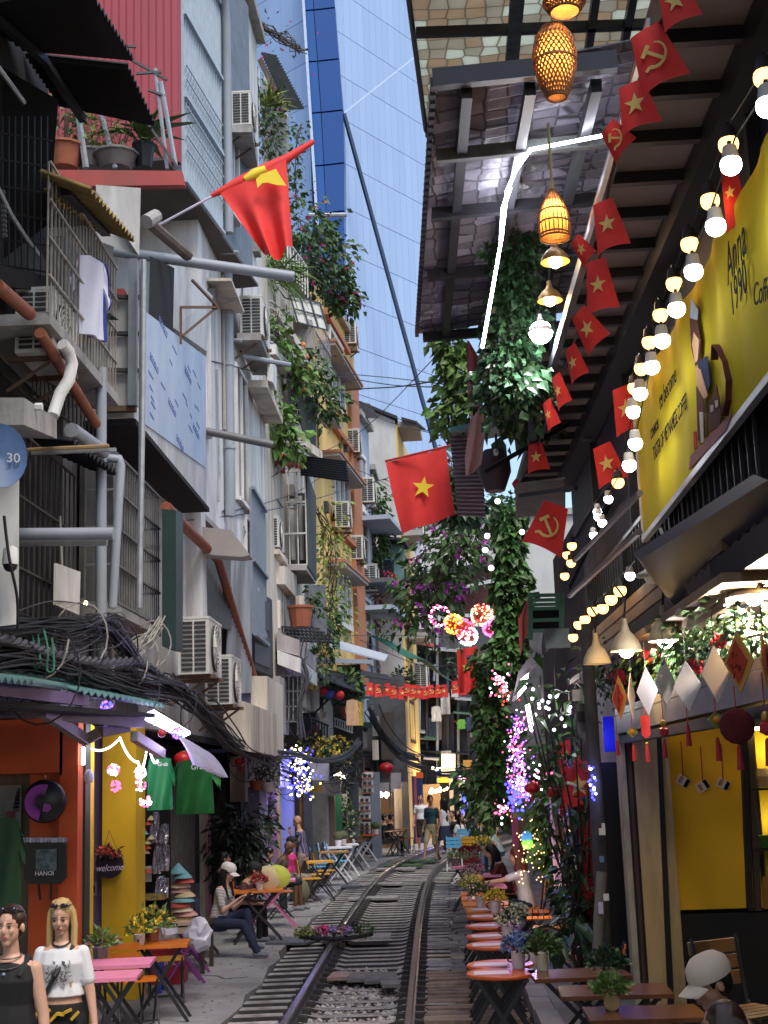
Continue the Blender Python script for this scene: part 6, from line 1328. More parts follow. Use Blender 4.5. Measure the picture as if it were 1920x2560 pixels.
drape('national_flag','long red flag with star hanging beside the small bunting by the ivy','flag',[(1142,1625),(1145,1690),(1150,1732)],[(1192,1615),(1190,1680),(1195,1730)],28.5,redflag,fl_,(1166,1668,12),.05)
drape('faded_flag','orange red cloth hanging beside the green rack','flag',[(1305,1530),(1295,1545),(1300,1640)],[(1322,1490),(1322,1540),(1318,1580)],20.3,mat('salmon_cloth',(.6,.16,.12),.8),fl_)
ff=T('national_flag','red flag with yellow star wound around a slanting pole','flag',P(378,574,16.6),fl_)
YF=17.0
M().tube([P(376,574,16.8),P(535,488,YF),P(783,353,YF+.3)],.018,8).build('pole',mat('pale_violet_pole',(.5,.45,.55),.4),ff)
M().tube([P(528,490,YF),P(600,455,YF),P(660,425,YF+.1),P(720,395,YF+.2),P(783,354,YF+.3)],[.03,.075,.08,.06,.035],10).build('furled_cloth',redflag,ff,smooth=True)
M().tube([P(612,450,YF-.02),P(640,436,YF-.02),P(665,424,YF-.02)],[.05,.084,.06],10).build('furled_star',yellowstar,ff,smooth=True)
def tri(u,v):
    top=lerp(V((552,487,0)),V((716,402,0)),u);bot=lerp(V((656,600,0)),V((731,600,0)),u);bot.y=655-70*abs(u-.45);bot.x=lerp(650,732,u)
    q=lerp(top,bot,v);return P(q.x,q.y,YF)+V((0,.13*math.sin(u*13)*v*.8-.05,0))
M().grid(tri,30,14,V((0,.006,0))).build('cloth',redflag,ff,smooth=True)
m=M();q=[P(x,y,YF-.2)for x,y in((640,448),(652,436),(690,422),(700,440),(716,464),(690,462),(668,456),(655,458),(644,470))];m.slab(q,(0,.01,0));m.build('star',yellowstar,ff)
m_emb=mat('cream_gold_print',(.80,.58,.2),.8,spec=.1)
def flag(label,px,py,X,w_,h_,rz,tilt,emb,grp,curl=.1,m_=redflag,scale=1.):
    c=PX(px,py,X);t=T('small_flag',label,'flag',c,grp);x=V((math.cos(rz),math.sin(rz),math.sin(tilt))).normalized();z=V((-math.sin(tilt)*.8,0,1)).normalized();n_=x.cross(z).normalized();n_=n_ if n_.y<0 else-n_
    def fn(u,v):sp=.62+.38*v;return c+x*((u-.5)*w_*sp)+z*((.5-v)*h_-abs(u-.5)**2*.18*h_*v)+n_*(curl*w_*math.sin(u*3.6+.5)*(.4+v))
    M().grid(fn,10,8,-n_*.004).build('cloth',m_,t,smooth=True);o=fn(.52,.52)+n_*(curl*w_*.25+.012);m=M();r_=w_*.25
    if emb=='star':m.raw([o]+star_pts(o,r_*1.15,x,z,.15),[(0,i,i%10+1)for i in range(1,11)]);m.build('star',m_emb,t)
    else:
        ar=[o+x*math.cos(a)*r_+z*math.sin(a)*r_ for a in[math.radians(q)for q in range(-130,75,20)]]
        for i,(a,b)in enumerate(zip(ar,ar[1:])):m.bar(a,b,r_*(.3-.02*i),.004,n_)
        m.bar(o+x*r_*.7-z*r_*.8,o-x*r_*.5+z*r_*.55,r_*.26,.004,n_);m.bar(o-x*r_*.95+z*r_*.25,o-x*r_*.2+z*r_*.95,r_*.34,.004,n_);m.bar(ar[0],ar[0]-x*r_*.4-z*r_*.2,r_*.26,.004,n_);m.build('emblem',m_emb,t)
    return t
Bt='red bunting flags strung along the cafe ceiling'
for(px,py,X,w_,h_,rz,tl_,e_,lb)in((1690,5,1.38,.2,.22,-.5,.3,'star','red flag cut off by the top edge, first of the bunting'),(1637,140,1.36,.27,.33,-.5,.35,'hs','big red flag with hammer and sickle below the top edge'),(1590,262,1.36,.24,.28,-.5,.2,'star','red flag with star below the big hammer and sickle flag'),(1540,345,1.36,.2,.2,-.8,.9,'hs','folded red flag with hammer and sickle crossing the light strip'),(1520,560,1.36,.23,.34,-.5,.2,'star','red flag with star alone against the ceiling boards'),(1455,622,1.34,.16,.2,-.9,.9,'star','flapping thin red flag below the lone star flag'),(1498,712,1.36,.24,.38,-.6,.1,'star','pair of overlapping red flags right of the white pendant'),(1470,820,1.36,.24,.3,-.8,.7,'star','crumpled red flag above the bamboo screen'),(1437,905,1.36,.2,.28,-1.,.3,'star','small red flag half folded above the ceiling end'),(1400,975,1.36,.2,.3,-1.1,.3,'star','dark folded red flag near the ceiling end'),(1375,1035,1.36,.2,.28,-1.1,.3,'star','narrow folded red flag beside the grey awning'),(1342,1142,1.36,.26,.32,-.5,.1,'star','red flag with star hanging free below the ceiling end'),(1297,1222,1.3,.16,.25,-.9,.8,'hs','small plain red flag left of the free hanging star flag')):
    flag(lb,px,py,X,w_,h_,rz,tl_,e_,Bt)
for(px,py,X,w_,h_,rz,tl_,e_,lb)in((1372,1315,1.5,.5,.55,-.4,-.5,'hs','large red flag with hammer and sickle and star above the warm bulbs'),(1568,1020,1.95,.32,.42,-.6,.2,'star','red flag behind the white bulbs left of the banner'),(1518,1158,1.85,.3,.38,-.5,.3,'star','red flag with yellow star left of the lower banner corner'),(1830,480,2.0,.16,.45,-.9,.1,'star','narrow red flag hanging between the bulbs and the banner'),(1420,1890,1.55,.3,.35,-.5,.2,'star','orange red flag among the dark leaves above the red wall'),(1446,1960,1.6,.45,.45,-.3,.2,'star','magenta red star cloth above the red wall')):
    flag(lb,px,py,X,w_,h_,rz,tl_,e_,'red flags around the cafe balcony')
tag(M().tube([PX(1700,-40,1.4),PX(1650,60,1.4),PX(1560,300,1.4),PX(1520,480,1.4),PX(1500,640,1.4),PX(1440,840,1.4),PX(1350,1100,1.38),PX(1290,1230,1.3)],.012,5).build('bunting_cord',mat('dark_red_cord',(.08,.02,.03)),smooth=True),'cord of the bunting running along the cafe ceiling edge','cord')
Sb='small bunting flags across the far street'
sf=[(968,1724,'s'),(984,1730,'h'),(1005,1732,'s'),(1018,1725,'h'),(1033,1728,'h'),(1047,1730,'s'),(1064,1732,'h'),(1078,1728,'h'),(1096,1728,'h'),(1110,1727,'s'),(1138,1718,'h'),(1155,1722,'h'),(925,1722,'s'),(945,1726,'h'),(1178,1706,'h')]
sf.sort()
for i,(px,py,e_)in enumerate(sf):flag(ORD[i]+' small red flag from the left in the bunting across the far street',px,py,P(px,py,30.0).x or .01,.19,.27,U(-.3,.3),U(-.1,.1),'star' if e_=='s' else 'hs',Sb,.08)
# ---------------------------------------------------------------- tables, chairs, pots
m_or=mat('orange_varnish',(.62,.17,.015),.35,.15,6,.3);m_red=mat('red_orange_varnish',(.62,.11,.02),.35,.1,6);m_yel=mat('yellow_varnish',(.70,.36,.02),.4,.12,6)
m_blu=mat('light_blue_varnish',(.12,.46,.75),.45,.1,6);m_pk=mat('pink_varnish',(.72,.22,.36),.45,.1,6);m_br=mat('brown_varnish',(.15,.055,.025),.25,.25,7,.3);m_wt=mat('white_metal_paint',(.7,.7,.72),.5,.08)
m_purp=mat('purple_paint',(.2,.04,.22),.5);m_whip=mat('pale_varnish',(.55,.42,.3),.4)
def table(label,loc,mt_,ml=blk,r=.28,square=False,rz=0.,sx=1.,h=.75,group='small cafe tables'):
    t=T('cafe_table',label,'table',loc,group,rz);ORG[t.name]=V((0,0,0))
    m=M()
    if square:m.box(-r*sx,r*sx,-r,r,h-.03,h)
    else:m.lathe([(r*.94,h-.032),(r,h-.022),(r,h-.006),(r*.98,h)],(0,0,0),22,sx)
    m.build('table_top',mt_,t,local=True)
    for sd_ in(-1,1):
        for q in(-1,1):M().bar((-q*.27*sx,sd_*r*.6,.0),(q*.2*sx,sd_*r*.56,h-.03),.022,.032).build('leg',ml,t,local=True)
    M().bar((.2*sx,-r*.6,h-.05),(.2*sx,r*.6,h-.05),.02).build('cross_rail',ml,t,local=True);M().bar((-.24*sx,-r*.6,.05),(-.24*sx,r*.6,.05),.018).build('cross_rail',ml,t,local=True)
    return t
def chair(label,loc,rz,mt_,ml=blk,group='slatted folding chairs',cat='chair',back=True):
    """faces local +y"""
    t=T('folding_chair',label,cat,loc,group,rz);ORG[t.name]=V((0,0,0))
    for k in range(5):M().box(-.19,.19,-.17+k*.075,-.17+k*.075+.063,.44,.455).build('seat_slat',mt_,t,local=True)
    if back:
        for k in range(3):z=.6+k*.09;M().ebox((0,-.24-k*.012,z),(.19,0,0),(0,.009,-.001),(0,-.004,.037)).build('back_slat',mt_,t,local=True)
    for sd_ in(-1,1):
        M().tube([(sd_*.17,.2,0),(sd_*.17,-.2,.47),(sd_*.17,-.26,.84 if back else .47)],.011,6).build('leg',ml,t,local=True)
        M().tube([(sd_*.185,-.22,0),(sd_*.185,.18,.44)],.011,6).build('leg',ml,t,local=True)
    M().bar((-.18,-.16,.08),(.18,-.16,.08),.018).build('cross_rail',ml,t,local=True)
    return t
def stool(label,loc,mt_,ml=blk,h=.45):return chair(label,loc,U(-.3,.3),mt_,ml,back=False)
def pot(label,loc,pm_,fm,n=90,r=.13,pr=.055,ph=.11,ln=.06,wd=.025,flowers=None,nf=30,fs=.03,group='flower pots on the cafe tables',bucket=False):
    t=T('flower_pot',label,'flower pot',loc,group);b=V(loc)
    M().lathe([(pr*.8,0),(pr,ph),(pr*.9,ph),(0,ph-.02)],b,14).build('pot',pm_,t,smooth=True)
    if bucket:
        for sd_ in(-1,1):M().tube([b+V((sd_*pr*.95,0,ph*.9)),b+V((sd_*pr*1.5,0,ph*.8)),b+V((sd_*pr*1.4,0,ph*.45)),b+V((sd_*pr*.92,0,ph*.35))],.008,5).build('handle',twig,t)
    f=M()
    for _ in range(n):
        d=V((RD.gauss(0,1),RD.gauss(0,1),abs(RD.gauss(.4,.8)))).normalized();p=b+V((0,0,ph))+d*r*U(.35,1);f.leaf(p,d+V((U(-.3,.3),U(-.3,.3),.1)),ln*U(.7,1.3),wd*U(.8,1.3))
    f.build('foliage',fm,t)
    if flowers:
        f=M()
        for _ in range(nf):
            d=V((RD.gauss(0,1),RD.gauss(0,1),abs(RD.gauss(.6,.7)))).normalized();p=b+V((0,0,ph))+d*r*U(.8,1.1)
            for k in range(4):f.leaf(p,d+V((U(-1,1),U(-1,1),U(-.2,1))),fs,fs*.8)
        f.build('blossoms',flowers,t)
    return t
def menu(label,loc,rz=.0,w_=.2,l_=.28,c_=None):
    o=M().box(-w_/2,w_/2,-l_/2,l_/2,0,.004).build('menu_card',c_ or mat('pink_lit_menu_paper',(.74,.62,.70),.6,.05));o.location=loc;o.rotation_euler=(0,0,rz);return tag(o,label,'menu','menu cards lying on the tables')  # paper colour carries the tint of the pink violet lighting
fb,fw,fy,fr_,fpk,fli=(mat('blue_hydrangea',(.20,.26,.50),.7,.2,3,island=.4),mat('cream_petals',(.62,.62,.45),.7,.1,3,island=.3),mat('yellow_petals',(.70,.55,.06),.7,.1,3,island=.3),mat('red_petals',(.42,.03,.04),.7,.1,3,island=.3),mat('dusty_pink_petals',(.45,.25,.30),.7,.1,3,island=.3),mat('lilac_petals',(.4,.28,.55),.7,.1,3,island=.3))
lil_pot=mat('lilac_pot',(.5,.3,.6),.4)
rows=[(1253,2430,m_red,'o','nearest round red orange table on the track side with black crossed legs'),(1250,2409,m_red,'o','round red orange table right behind the nearest one'),(1240,2360,m_red,'o','third red orange table from the front with the blue hydrangea pot'),(1236,2338,m_red,'o','red orange table holding the white pot with leather straps'),(1230,2312,m_red,'o','red orange table in front of the lilac pot'),(1228,2289,m_red,'o','round red orange table with the cream bucket of yellow tulips'),(1224,2272,m_or,'s','front most yellow orange table with the green shrub pot'),(1214,2258,m_or,'s','second yellow orange table from the front of its row'),(1208,2244,m_or,'s','third yellow orange table beside the white cup'),(1205,2232,m_or,'s','yellow orange table nearest the pink tables'),(1215,2214,m_pk,'s','near pink table where the two women lean'),(1208,2186,m_pk,'s','pink table in the middle with the drink glass'),(1168,2165,m_pk,'s','far pink table with dark slanting legs by the track')]
for i,(px,py,mm,k,lb)in enumerate(rows):
    p=PZ(px,py,.75);table(lb,(p.x,p.y,0 if p.x<1.0 else 0),mm,blk,.28,k=='s',U(-.06,.06),1.0)
    if k=='o' or i in(6,8):menu(['menu on the nearest red orange table','menu on the second red orange table','menu beside the blue hydrangea pot','menu beside the strapped white pot','menu in front of the lilac pot','menu beside the cream tulip bucket','menu under the green shrub pot','','menu at the white cup'][i],(p.x-.08,p.y-.05,.752),U(1.3,1.7))
tz=lambda px,py,z=.752:PZ(px,py,z)
pot('white bucket pot of blue hydrangeas on the second red orange table',tz(1297,2420),potw,leafB,60,.13,.06,.13,.06,.03,fb,150,.035,bucket=True)
pot('white pot with leather straps holding dark and pale flowers',tz(1270,2348),potw,leafB,70,.12,.06,.13,.06,.03,fw,70,.03,bucket=True)
pot('lilac pot of pale yellow white blossoms between two tables',tz(1293,2322),lil_pot,leafC,60,.12,.055,.12,.06,.03,fw,110,.03)
pot('white handled bucket of yellow tulips',tz(1239,2282),potw,leafC,50,.12,.065,.13,.06,.025,fy,80,.04,bucket=True)
pot('white pot with dense green mini shrub',tz(1202,2268),potw,leafA,330,.17,.065,.13,.05,.02)
pot('white pot with yellow green bush among the yellow orange tables',tz(1178,2240),potw,leafY,220,.17,.055,.11,.05,.02,fy,30,.02)
pot('pot of dusty pink dried flowers by the near pink table',tz(1180,2205),potg,leafB,80,.15,.055,.1,.05,.02,fpk,130,.025)
pot('pot of deep red flowers on the middle pink table',tz(1183,2184),potg,leafB,60,.15,.055,.1,.05,.02,fr_,130,.025)
pot('pot of feathery cream flowers on the far pink table',tz(1180,2168),potg,leafC,90,.16,.055,.1,.07,.015,fpk,50,.02)
pot('grey pot of red and yellow flowers on the far pink table',tz(1166,2158),potg,leafB,60,.12,.08,.17,.06,.025,fr_,90,.04)
pot('grey pot of red carnations next to the red and yellow flowers',tz(1188,2152),potg,leafB,60,.11,.08,.17,.06,.025,fr_,60,.03)
pot('small green potted shrub at the corner of the far pink table',tz(1139,2164),potg,leafC,160,.15,.08,.12,.05,.02)
pot('tall yellow flowering plant beside the yellow chair backs',tz(1210,2138),mat('tan_pot',(.35,.28,.2)),leafY,120,.2,.08,.16,.08,.025,fy,60,.04)
cup=T('coffee_cup','small white cup on the third yellow orange table','cup',tz(1174,2252));M().lathe([(.025,0),(.035,.07),(.03,.07),(0,.02)],tz(1174,2252),12).build('bowl',potw,cup,smooth=True)
gs=T('drink_glass','tall glass of amber drink in front of the red haired woman','glass',tz(1203,2214));M().lathe([(.028,0),(.035,.13),(0,.13)],tz(1203,2214),12).build('drink',mat('amber_drink',(.6,.3,.04),.3),gs,smooth=True);M().tube([tz(1205,2212)+V((0,0,.03)),tz(1207,2200)+V((0,0,.25))],.005,5).build('straw',black,gs)
for i,(px,py,sx,rz,lb)in enumerate(((1447,2432,2.0,.05,'brown varnished table with the parsley pot behind the front row'),(1535,2474,2.1,-.03,'middle brown table holding the dark leafed pot'),(1610,2530,2.0,.0,'nearest brown table in front of the man with the cap'))):
    p=PZ(px,py,.75);table(lb,(p.x,p.y,.0),m_br,blk,.26,True,rz,sx*.72)
pot('cream pot of curly parsley on the far brown table',tz(1356,2425),mat('cream_pot',(.6,.56,.4)),leafA,220,.15,.055,.13,.06,.04,group='pots on the brown tables')
pot('dark leaved plant in a pale pot on the middle brown table',tz(1522,2455),mat('cream_pot',(.6,.56,.4)),leafB,200,.14,.05,.1,.06,.045,group='pots on the brown tables')
wb_=pot('light green bushy plant in a small wooden barrel pot',tz(1529,2523),mat('barrel_wood',(.32,.19,.07),.6,.3,10),leafC,260,.12,.052,.1,.05,.03,group='pots on the brown tables')
bc_=tz(1529,2523)+V((0,-.055,.05));m=M();m.lathe([(.0,.008),(.05,.006),(.055,0)],(0,0,0),16);m.v=[bc_+V((q.x,-q.z,q.y))for q in m.v];m.build('barrel_end',mat('pale_barrel_end',(.42,.27,.11),.6,.2,10),wb_)
cs='slatted folding chairs on the right'
for i,(px,py,mm,rz,lb)in enumerate(((1352,2318,m_or,1.45,'nearest orange slatted chair in the row behind the red tables'),(1335,2295,m_or,1.5,'second orange slatted chair of the row behind the red tables'),(1322,2278,m_or,1.5,'third orange slatted chair of the row, shiny seat'),(1310,2266,m_or,1.5,'farthest orange slatted chair in front of the seated woman'),(1415,2395,m_red,1.4,'salmon red slatted chair by the parsley pot'),(1460,2480,m_red,1.4,'red slatted chair between the brown tables'))):
    p=PZ(px,py,.45);chair(lb,(p.x+.1,p.y,0),rz,mm,blk,cs)
for(px,py,mm,ml,rz,lb)in((1135,2130,m_blu,m_wt,0,'blue slatted chair with white legs left of the yellow chair'),(1168,2128,m_yel,blk,0,'yellow slatted chair with curved back facing away'),(1232,2126,m_yel,blk,0,'yellow slatted chair partly behind the tall yellow plant'),(1160,2105,m_blu,m_wt,0,'light blue chair back under the yellow bench'),(1212,2100,m_blu,m_wt,0,'light blue chair back near the blonde woman')):
    p=PZ(px,py,.45);c_=chair(lb,(p.x,p.y,0),rz,mm,ml,cs)
kb_=chair('brown slatted chair with brass studs inside the dark cafe',P(1865,2390,8.2)+V((0,0,-.75)),-2.6,mat('brown_leather_slat',(.14,.07,.025),.5,.2),blk,'chairs in the cafe')
far_t=table('yellow table with pots before the seated crowd',(PZ(1175,2075,.75).x,PZ(1175,2075,.75).y,0),m_yel,m_wt,.3,True,0,1.6)
pot('pink and green potted cacti on the far yellow table',tz(1165,2074),terra,leafA,100,.16,.1,.1,.06,.03,fpk,40,.06);pot('yellow flower vase on the far yellow table',tz(1198,2074),mat('yellow_vase',(.7,.4,.03)),leafC,50,.2,.06,.3,.1,.04,fpk,30,.08)
def at0(px,py,z):p=PZ(px,py,z);return(p.x,p.y,0)
table('orange square table with flowers at the yellow pillar',at0(405,2356,.75),m_or,blk,.27,True,.1)
table('pink topped square table in front of the orange chair',at0(300,2404,.75),m_pk,blk,.27,True,.1,1.1)
table('lower pink topped table beside the blonde woman',at0(275,2436,.75),m_pk,blk,.25,True,.1)
lc='slatted chairs on the left walkway'
chair('orange slatted chair seen from behind by the pink table',(-3.12,13.95,0),.1,m_or,blk,lc)
chair('orange stool seat with black frame in the left foreground',at0(345,2448,.45),.3,m_or,blk,lc,back=False)
chair('orange stool under the flower table on the left',at0(415,2396,.45),.2,m_yel,blk,lc,back=False)
chair('orange and pink striped chair near the books by the hats',at0(345,2345,.45),1.3,m_pk,blk,lc)
for(px,py,lb)in((455,2395,'purple folding stand near the plastic bags'),(470,2375,'second purple folding stand behind the first')):table(lb,at0(px,py-72,.62),m_whip,m_purp,.2,True,.4,.9,.62)
pot('sunflowers and mixed bouquet on the orange table by the yellow pillar',tz(382,2352),terra,leafC,120,.2,.07,.12,.09,.04,fy,50,.05,group='flowers by the yellow pillar');pot('sunflower pot at the foot of the yellow pillar',tz(348,2362),potw,leafC,60,.13,.06,.1,.08,.03,fy,40,.05,group='flowers by the yellow pillar');pot('pale leafy pot behind the blonde woman',tz(255,2395),potg,leafC,70,.14,.06,.1,.09,.04,fpk,14,.04,group='flowers by the yellow pillar')
cb=T('cooler_box','red cooler box with white letters under the orange table','cooler box',at0(415,2462,0));p=V(at0(415,2462,0));M().box(p.x-.2,p.x+.2,p.y,p.y+.35,.0,.38).build('body',mat('dark_red_plastic',(.32,.02,.03),.5),cb);M().box(p.x-.21,p.x+.21,p.y-.01,p.y+.36,.38,.42).build('lid',mat('dark_red_plastic',(.32,.02,.03)),cb);text('MOREL',.09,white,cb,p+V((-.02,-.005,.25)),(1,0,0),(0,0,1))
bt=T('plastic_stool','small blue plastic stool beside the cooler box','stool',at0(378,2480,0));p=V(at0(378,2480,0));
for dx,dy in((-.1,-.1),(.1,-.1),(.1,.1),(-.1,.1)):M().bar(p+V((dx*1.2,dy*1.2,0)),p+V((dx,dy,.28)),.05,.03).build('leg',mat('blue_plastic',(.02,.06,.4),.5),bt)
M().cbox(p+V((0,0,.29)),.26,.26,.03).build('seat',mat('blue_plastic',(.02,.06,.4)),bt)
hm=[mat(n_,c_,.8,.1,8)for n_,c_ in(('hat_straw',(.52,.42,.24)),('hat_red',(.5,.08,.06)),('hat_pink',(.55,.3,.28)),('hat_teal',(.16,.38,.42)),('hat_cream',(.6,.52,.36)))]
hb=at0(435,2302,.62)
st_=T('display_table','low souvenir table under the stack of conical hats','table',hb);M().box(hb[0]-.5,hb[0]+.45,hb[1]-.3,hb[1]+.5,.55,.6).build('table_top',wood_dk,st_)
for dx,dy in((-.45,-.25),(.4,-.25),(.4,.45),(-.45,.45)):M().bar((hb[0]+dx,hb[1]+dy,0),(hb[0]+dx,hb[1]+dy,.55),.05).build('leg',wood_dk,st_)
for k in range(11):
    z=.62+k*.058;r_=.17-.005*k;h_=T('conical_hat',(ORD[k]+' conical hat from the bottom of the stack by the shutters')if k<10 else 'pale blue painted conical hat on top of the stack','hat',(hb[0]+.1+.05*math.sin(k),hb[1],z),'stack of conical hats')
    M().lathe([(r_,0),(r_*.98,.012),(.01,.13)],(hb[0]+.1+.04*math.sin(k*1.7),hb[1]+.03*math.cos(k),z),18).build('cone',hm[(k*2)%5]if k<10 else hm[3],h_,smooth=True)
for k in range(5):tag(M().cbox((hb[0]-.3+.01*k,hb[1]-.1,.62+.035*k),.2,.26,.03).build('book',[white,m_redf,lw,m_cream,m_bg][k]),ORD[k]+' booklet from the bottom of the pile on the souvenir table','book','booklets on the souvenir table')
bag_m=mat('crumpled_plastic',(.6,.6,.66),.3,.1,8)
for(px,py,r_,lb)in((415,2330,.12,'crumpled clear plastic bag beside the bouquet'),(495,2335,.14,'white crumpled bags hanging at the purple stand')):
    b=PZ(px,py,.7);m=M();m.ball(b,r_,14,10,(1,.8,1.3));m.v=[q+V((noise.noise(q*9)*.06,noise.noise(q*9+V((5,0,0)))*.06,noise.noise(q*8+V((0,7,0)))*.07))for q in m.v];tag(m.build('plastic_bag',bag_m),lb,'bag','plastic bags on the left')
sr=T('souvenir_rack','rack of foil wrapped goods and small souvenirs beside the yellow pillar','rack',P(370,2200,16.6));YS=16.5
front(sr,'back_board',m_drk,340,425,1990,2330,YS+.25,.05);front(sr,'tray',mat('gold_black_pattern',(.25,.18,.05),.6,.6,30),342,410,2236,2252,YS-.1,.3)
foil=mat('silver_foil',(.5,.5,.58),.22,.3,14,.3,metal=.8)
for(px,y0,y1)in((385,2030,2108),(408,2060,2110),(392,2112,2185),(410,2112,2178),(398,2190,2240),(408,2195,2242)):
    a,b=P(px,y1,YS),P(px+3,y0,YS);m=M();m.grid(lambda u,v:lerp(a,b,v)+V(((u-.5)*.1,-.03*math.sin(u*9+v*5),0)),6,8,V((0,.03,0)));m.build('foil_packet',foil,sr)
for i in range(14):px,py=U(345,378),2050+i*12;c=P(px,py,YS);M().lathe([(.05,0),(.01,.05)],c,8).build('small_hat_charm',hm[i%5],sr)
front(sr,'postcard',mat('pale_card',(.5,.55,.5)),356,378,2165,2205,YS+.05,.02);front(sr,'postcard',lw,346,360,2205,2232,YS+.05,.02)
rs=T('round_fan_sign','round black hat sign painted with a purple peacock fan on the orange pillar','sign',P(113,2003,12.9));c=P(113,2003,12.9);r_=53/3400*12.9
m=M().lathe([(r_,0),(r_,.03),(r_*.9,.05),(0,.055)],(0,0,0),32);m.v=[c+V((q.x,-q.z,q.y))for q in m.v];m.build('disc',mat('black_lacquer',(.012,.010,.014),.35),rs,smooth=True)
fan=mat('purple_fan_print',(.30,.05,.36),.6,.2,9)
for k in range(26):
    a=math.radians(75+k*7.2);c1=c+V((-.01,-.06,-.01));d1=V((math.cos(a),0,math.sin(a)));M().slab([c1+d1*.06,c1+d1*r_*.8+V((-d1.z,0,d1.x))*.011,c1+d1*r_*.84,c1+d1*r_*.8-V((-d1.z,0,d1.x))*.011],(0,-.003,0)).build('fan_rib_print',fan,rs)
m=M();m.slab([c+V((x,-.062,z))for x,z in((.01,-.02),(.06,-.03),(.08,-.07),(.04,-.1),(-.01,-.09))],(0,-.003,0));m.build('bird_print',fan,rs)
M().tube([c+V((0,0,r_)),P(113,1938,12.9)],.006,5).build('hook',steel,rs)
tb=T('tote_bag','black HANOI tote bag in clear plastic hung below the round sign','bag',P(113,2100,12.9));q=[P(62,2100,12.85),P(164,2100,12.85),P(165,2195,12.85),P(150,2210,12.85),P(72,2210,12.85),P(60,2196,12.85)]
M().slab(q,(0,.05,0)).build('bag_body',mat('black_bag_cloth',(.012,.012,.014),.35),tb)
for px in(96,128):M().tube([P(px,2206,12.85),P(px+(4 if px<110 else-2),2250,12.85)],.012,5).build('strap',black,tb)
front(tb,'picture_print',mat('street_print',(.09,.13,.14),.6,.8,22),90,142,2122,2178,12.83,.004);text('HANOI',.055,mat('white_print',(.8,.8,.8),.6),tb,P(111,2184,12.825),(1,0,0),(0,0,1));
m=M();m.grid(lambda u,v:P(lerp(58,168,u),lerp(2094,2106,v),12.8)+V((0,.03*math.sin(u*25),0)),20,2,V((0,.003,0)));m.build('plastic_hem',foil,tb)
po=T('wall_poster','grey street picture scroll with a red train on the bamboo mat wall','poster',P(25,2030,13.15));front(po,'paper',mat('grey_poster_paper',(.17,.17,.15),.7,.15,5),-40,54,1962,2090,13.12,.01);front(po,'train_print',mat('train_print',(.16,.03,.035),.7,.3,20),15,38,2028,2052,13.11,.005);front(po,'roller',m_yellowp,14,56,2086,2092,13.1,.03)
for k in range(6):front(po,'house_print',mat('ink_print_grey',(.06,.06,.055),.8,.4,12),42-k*2,50-k*.5,1970+k*9,1984+k*9,13.112,.004)
wl_=T('welcome_plaque','round dark welcome plaque with a coral flower wreath on the yellow pillar','sign',P(275,2160,15.5));c=P(275,2160,15.5);r_=34/3400*15.5
m=M().lathe([(r_,0),(r_,.03),(0,.03)],(0,0,0),28);m.v=[c+V((q.x,-q.z,q.y))for q in m.v];m.build('disc',mat('dark_stained_wood',(.02,.014,.02),.6),wl_)
text('welcome',.105,mat('white_script_paint',(.8,.78,.85),.6),wl_,c+V((0,-.034,-.04)),(1,0,.03),(0,0,1),shear=.35,sx=.8)
f=M();cloud(f,c+V((0,-.06,.13)),(.15,.04,.05),70,.07,.035);f.build('foliage',leafB,wl_);f=M();blossoms(f,c+V((-.05,-.09,.15)),(.06,.02,.04),50,.045);blossoms(f,c+V((.08,-.08,.11)),(.06,.02,.03),20,.03);f.build('blossoms',mat('coral_petals',(.72,.16,.10),.7,.1,3,island=.3),wl_)
for sd_ in(-1,1):M().tube([c+V((sd_*.08,0,.15)),P(273,2076,15.55)],.003,4).build('string',twig,wl_)
grn=mat('green_jersey',(.008,.20,.055),.7,.1,6)
a=P(400,1890,14.6);shirt('hung_shirt','left of two green jerseys hung under the striped canvas',a,.27,.56,grn,(1,.15,0),.22,'green jerseys for sale',thick=.07,print_='Grab')
a=P(487,1896,16.2);shirt('hung_jacket','big green jacket with a dark chest band hung beside the green jersey',a,.44,.64,mat('green_jacket',(.008,.15,.03),.6,.12,6),(1,.1,0),.28,'green jerseys for sale','jacket',.09,'Grab')
a=P(10,2040,11.2);shirt('hung_shirt','dark green shirt cut off by the left edge',a,.3,.75,mat('dark_green_cloth',(.01,.045,.015),.8),(1,.3,0),.2,'green jerseys for sale')
a=P(880,1748,33);shirt('hung_shirt','beige dress shirt drying on the dim balcony',a,.32,.62,mat('beige_cloth',(.58,.36,.2),.8),(1,.2,0),.15);a=P(888,1752,33.5);shirt('hung_shirt','yellow cloth behind the beige shirt on the balcony',a,.36,.6,mat('mustard_cloth',(.55,.36,.02),.8),(1,.2,0),.1)
a=P(1048,1352,49);shirt('hung_shirt','white shirt drying high up near the end of the street',a,.32,.95,lw,(1,.2,0),.12);a=P(1153,1798,50);shirt('hung_shirt','lime green shirt drying at the far end of the street',a,.3,.35,mat('lime_cloth',(.15,.42,.05)),(1,0,0),.2);a=P(1175,1792,50);shirt('hung_shirt','dark blue shirt drying beside the lime green one',a,.3,.5,mat('navy_cloth',(.03,.05,.1)),(1,0,0),.2);a=P(960,1690,44);shirt('hung_shirt','violet blue shirt drying under the green tarpaulin',a,.35,.6,mat('violet_cloth',(.16,.16,.5)),(1,0,0),.2);a=P(980,1695,44);shirt('hung_shirt','pale blue shirt drying under the green tarpaulin',a,.3,.7,mat('pale_blue_cloth',(.3,.38,.5)),(1,0,0),.2)
lp=T('panel_light','bright violet white light panel under the left shop canopy','light',P(410,1822,13.4));m=M();m.slab([P(352,1795,13.0),P(385,1782,13.4),P(475,1836,14.4),P(455,1845,13.8)],(0,0,.03));m.build('glow_panel',emit('violet_white_glow',(.72,.70,1),7),lp);lamp('panel_glow',P(410,1850,13.2),(.6,.5,1),12,.15,lp)
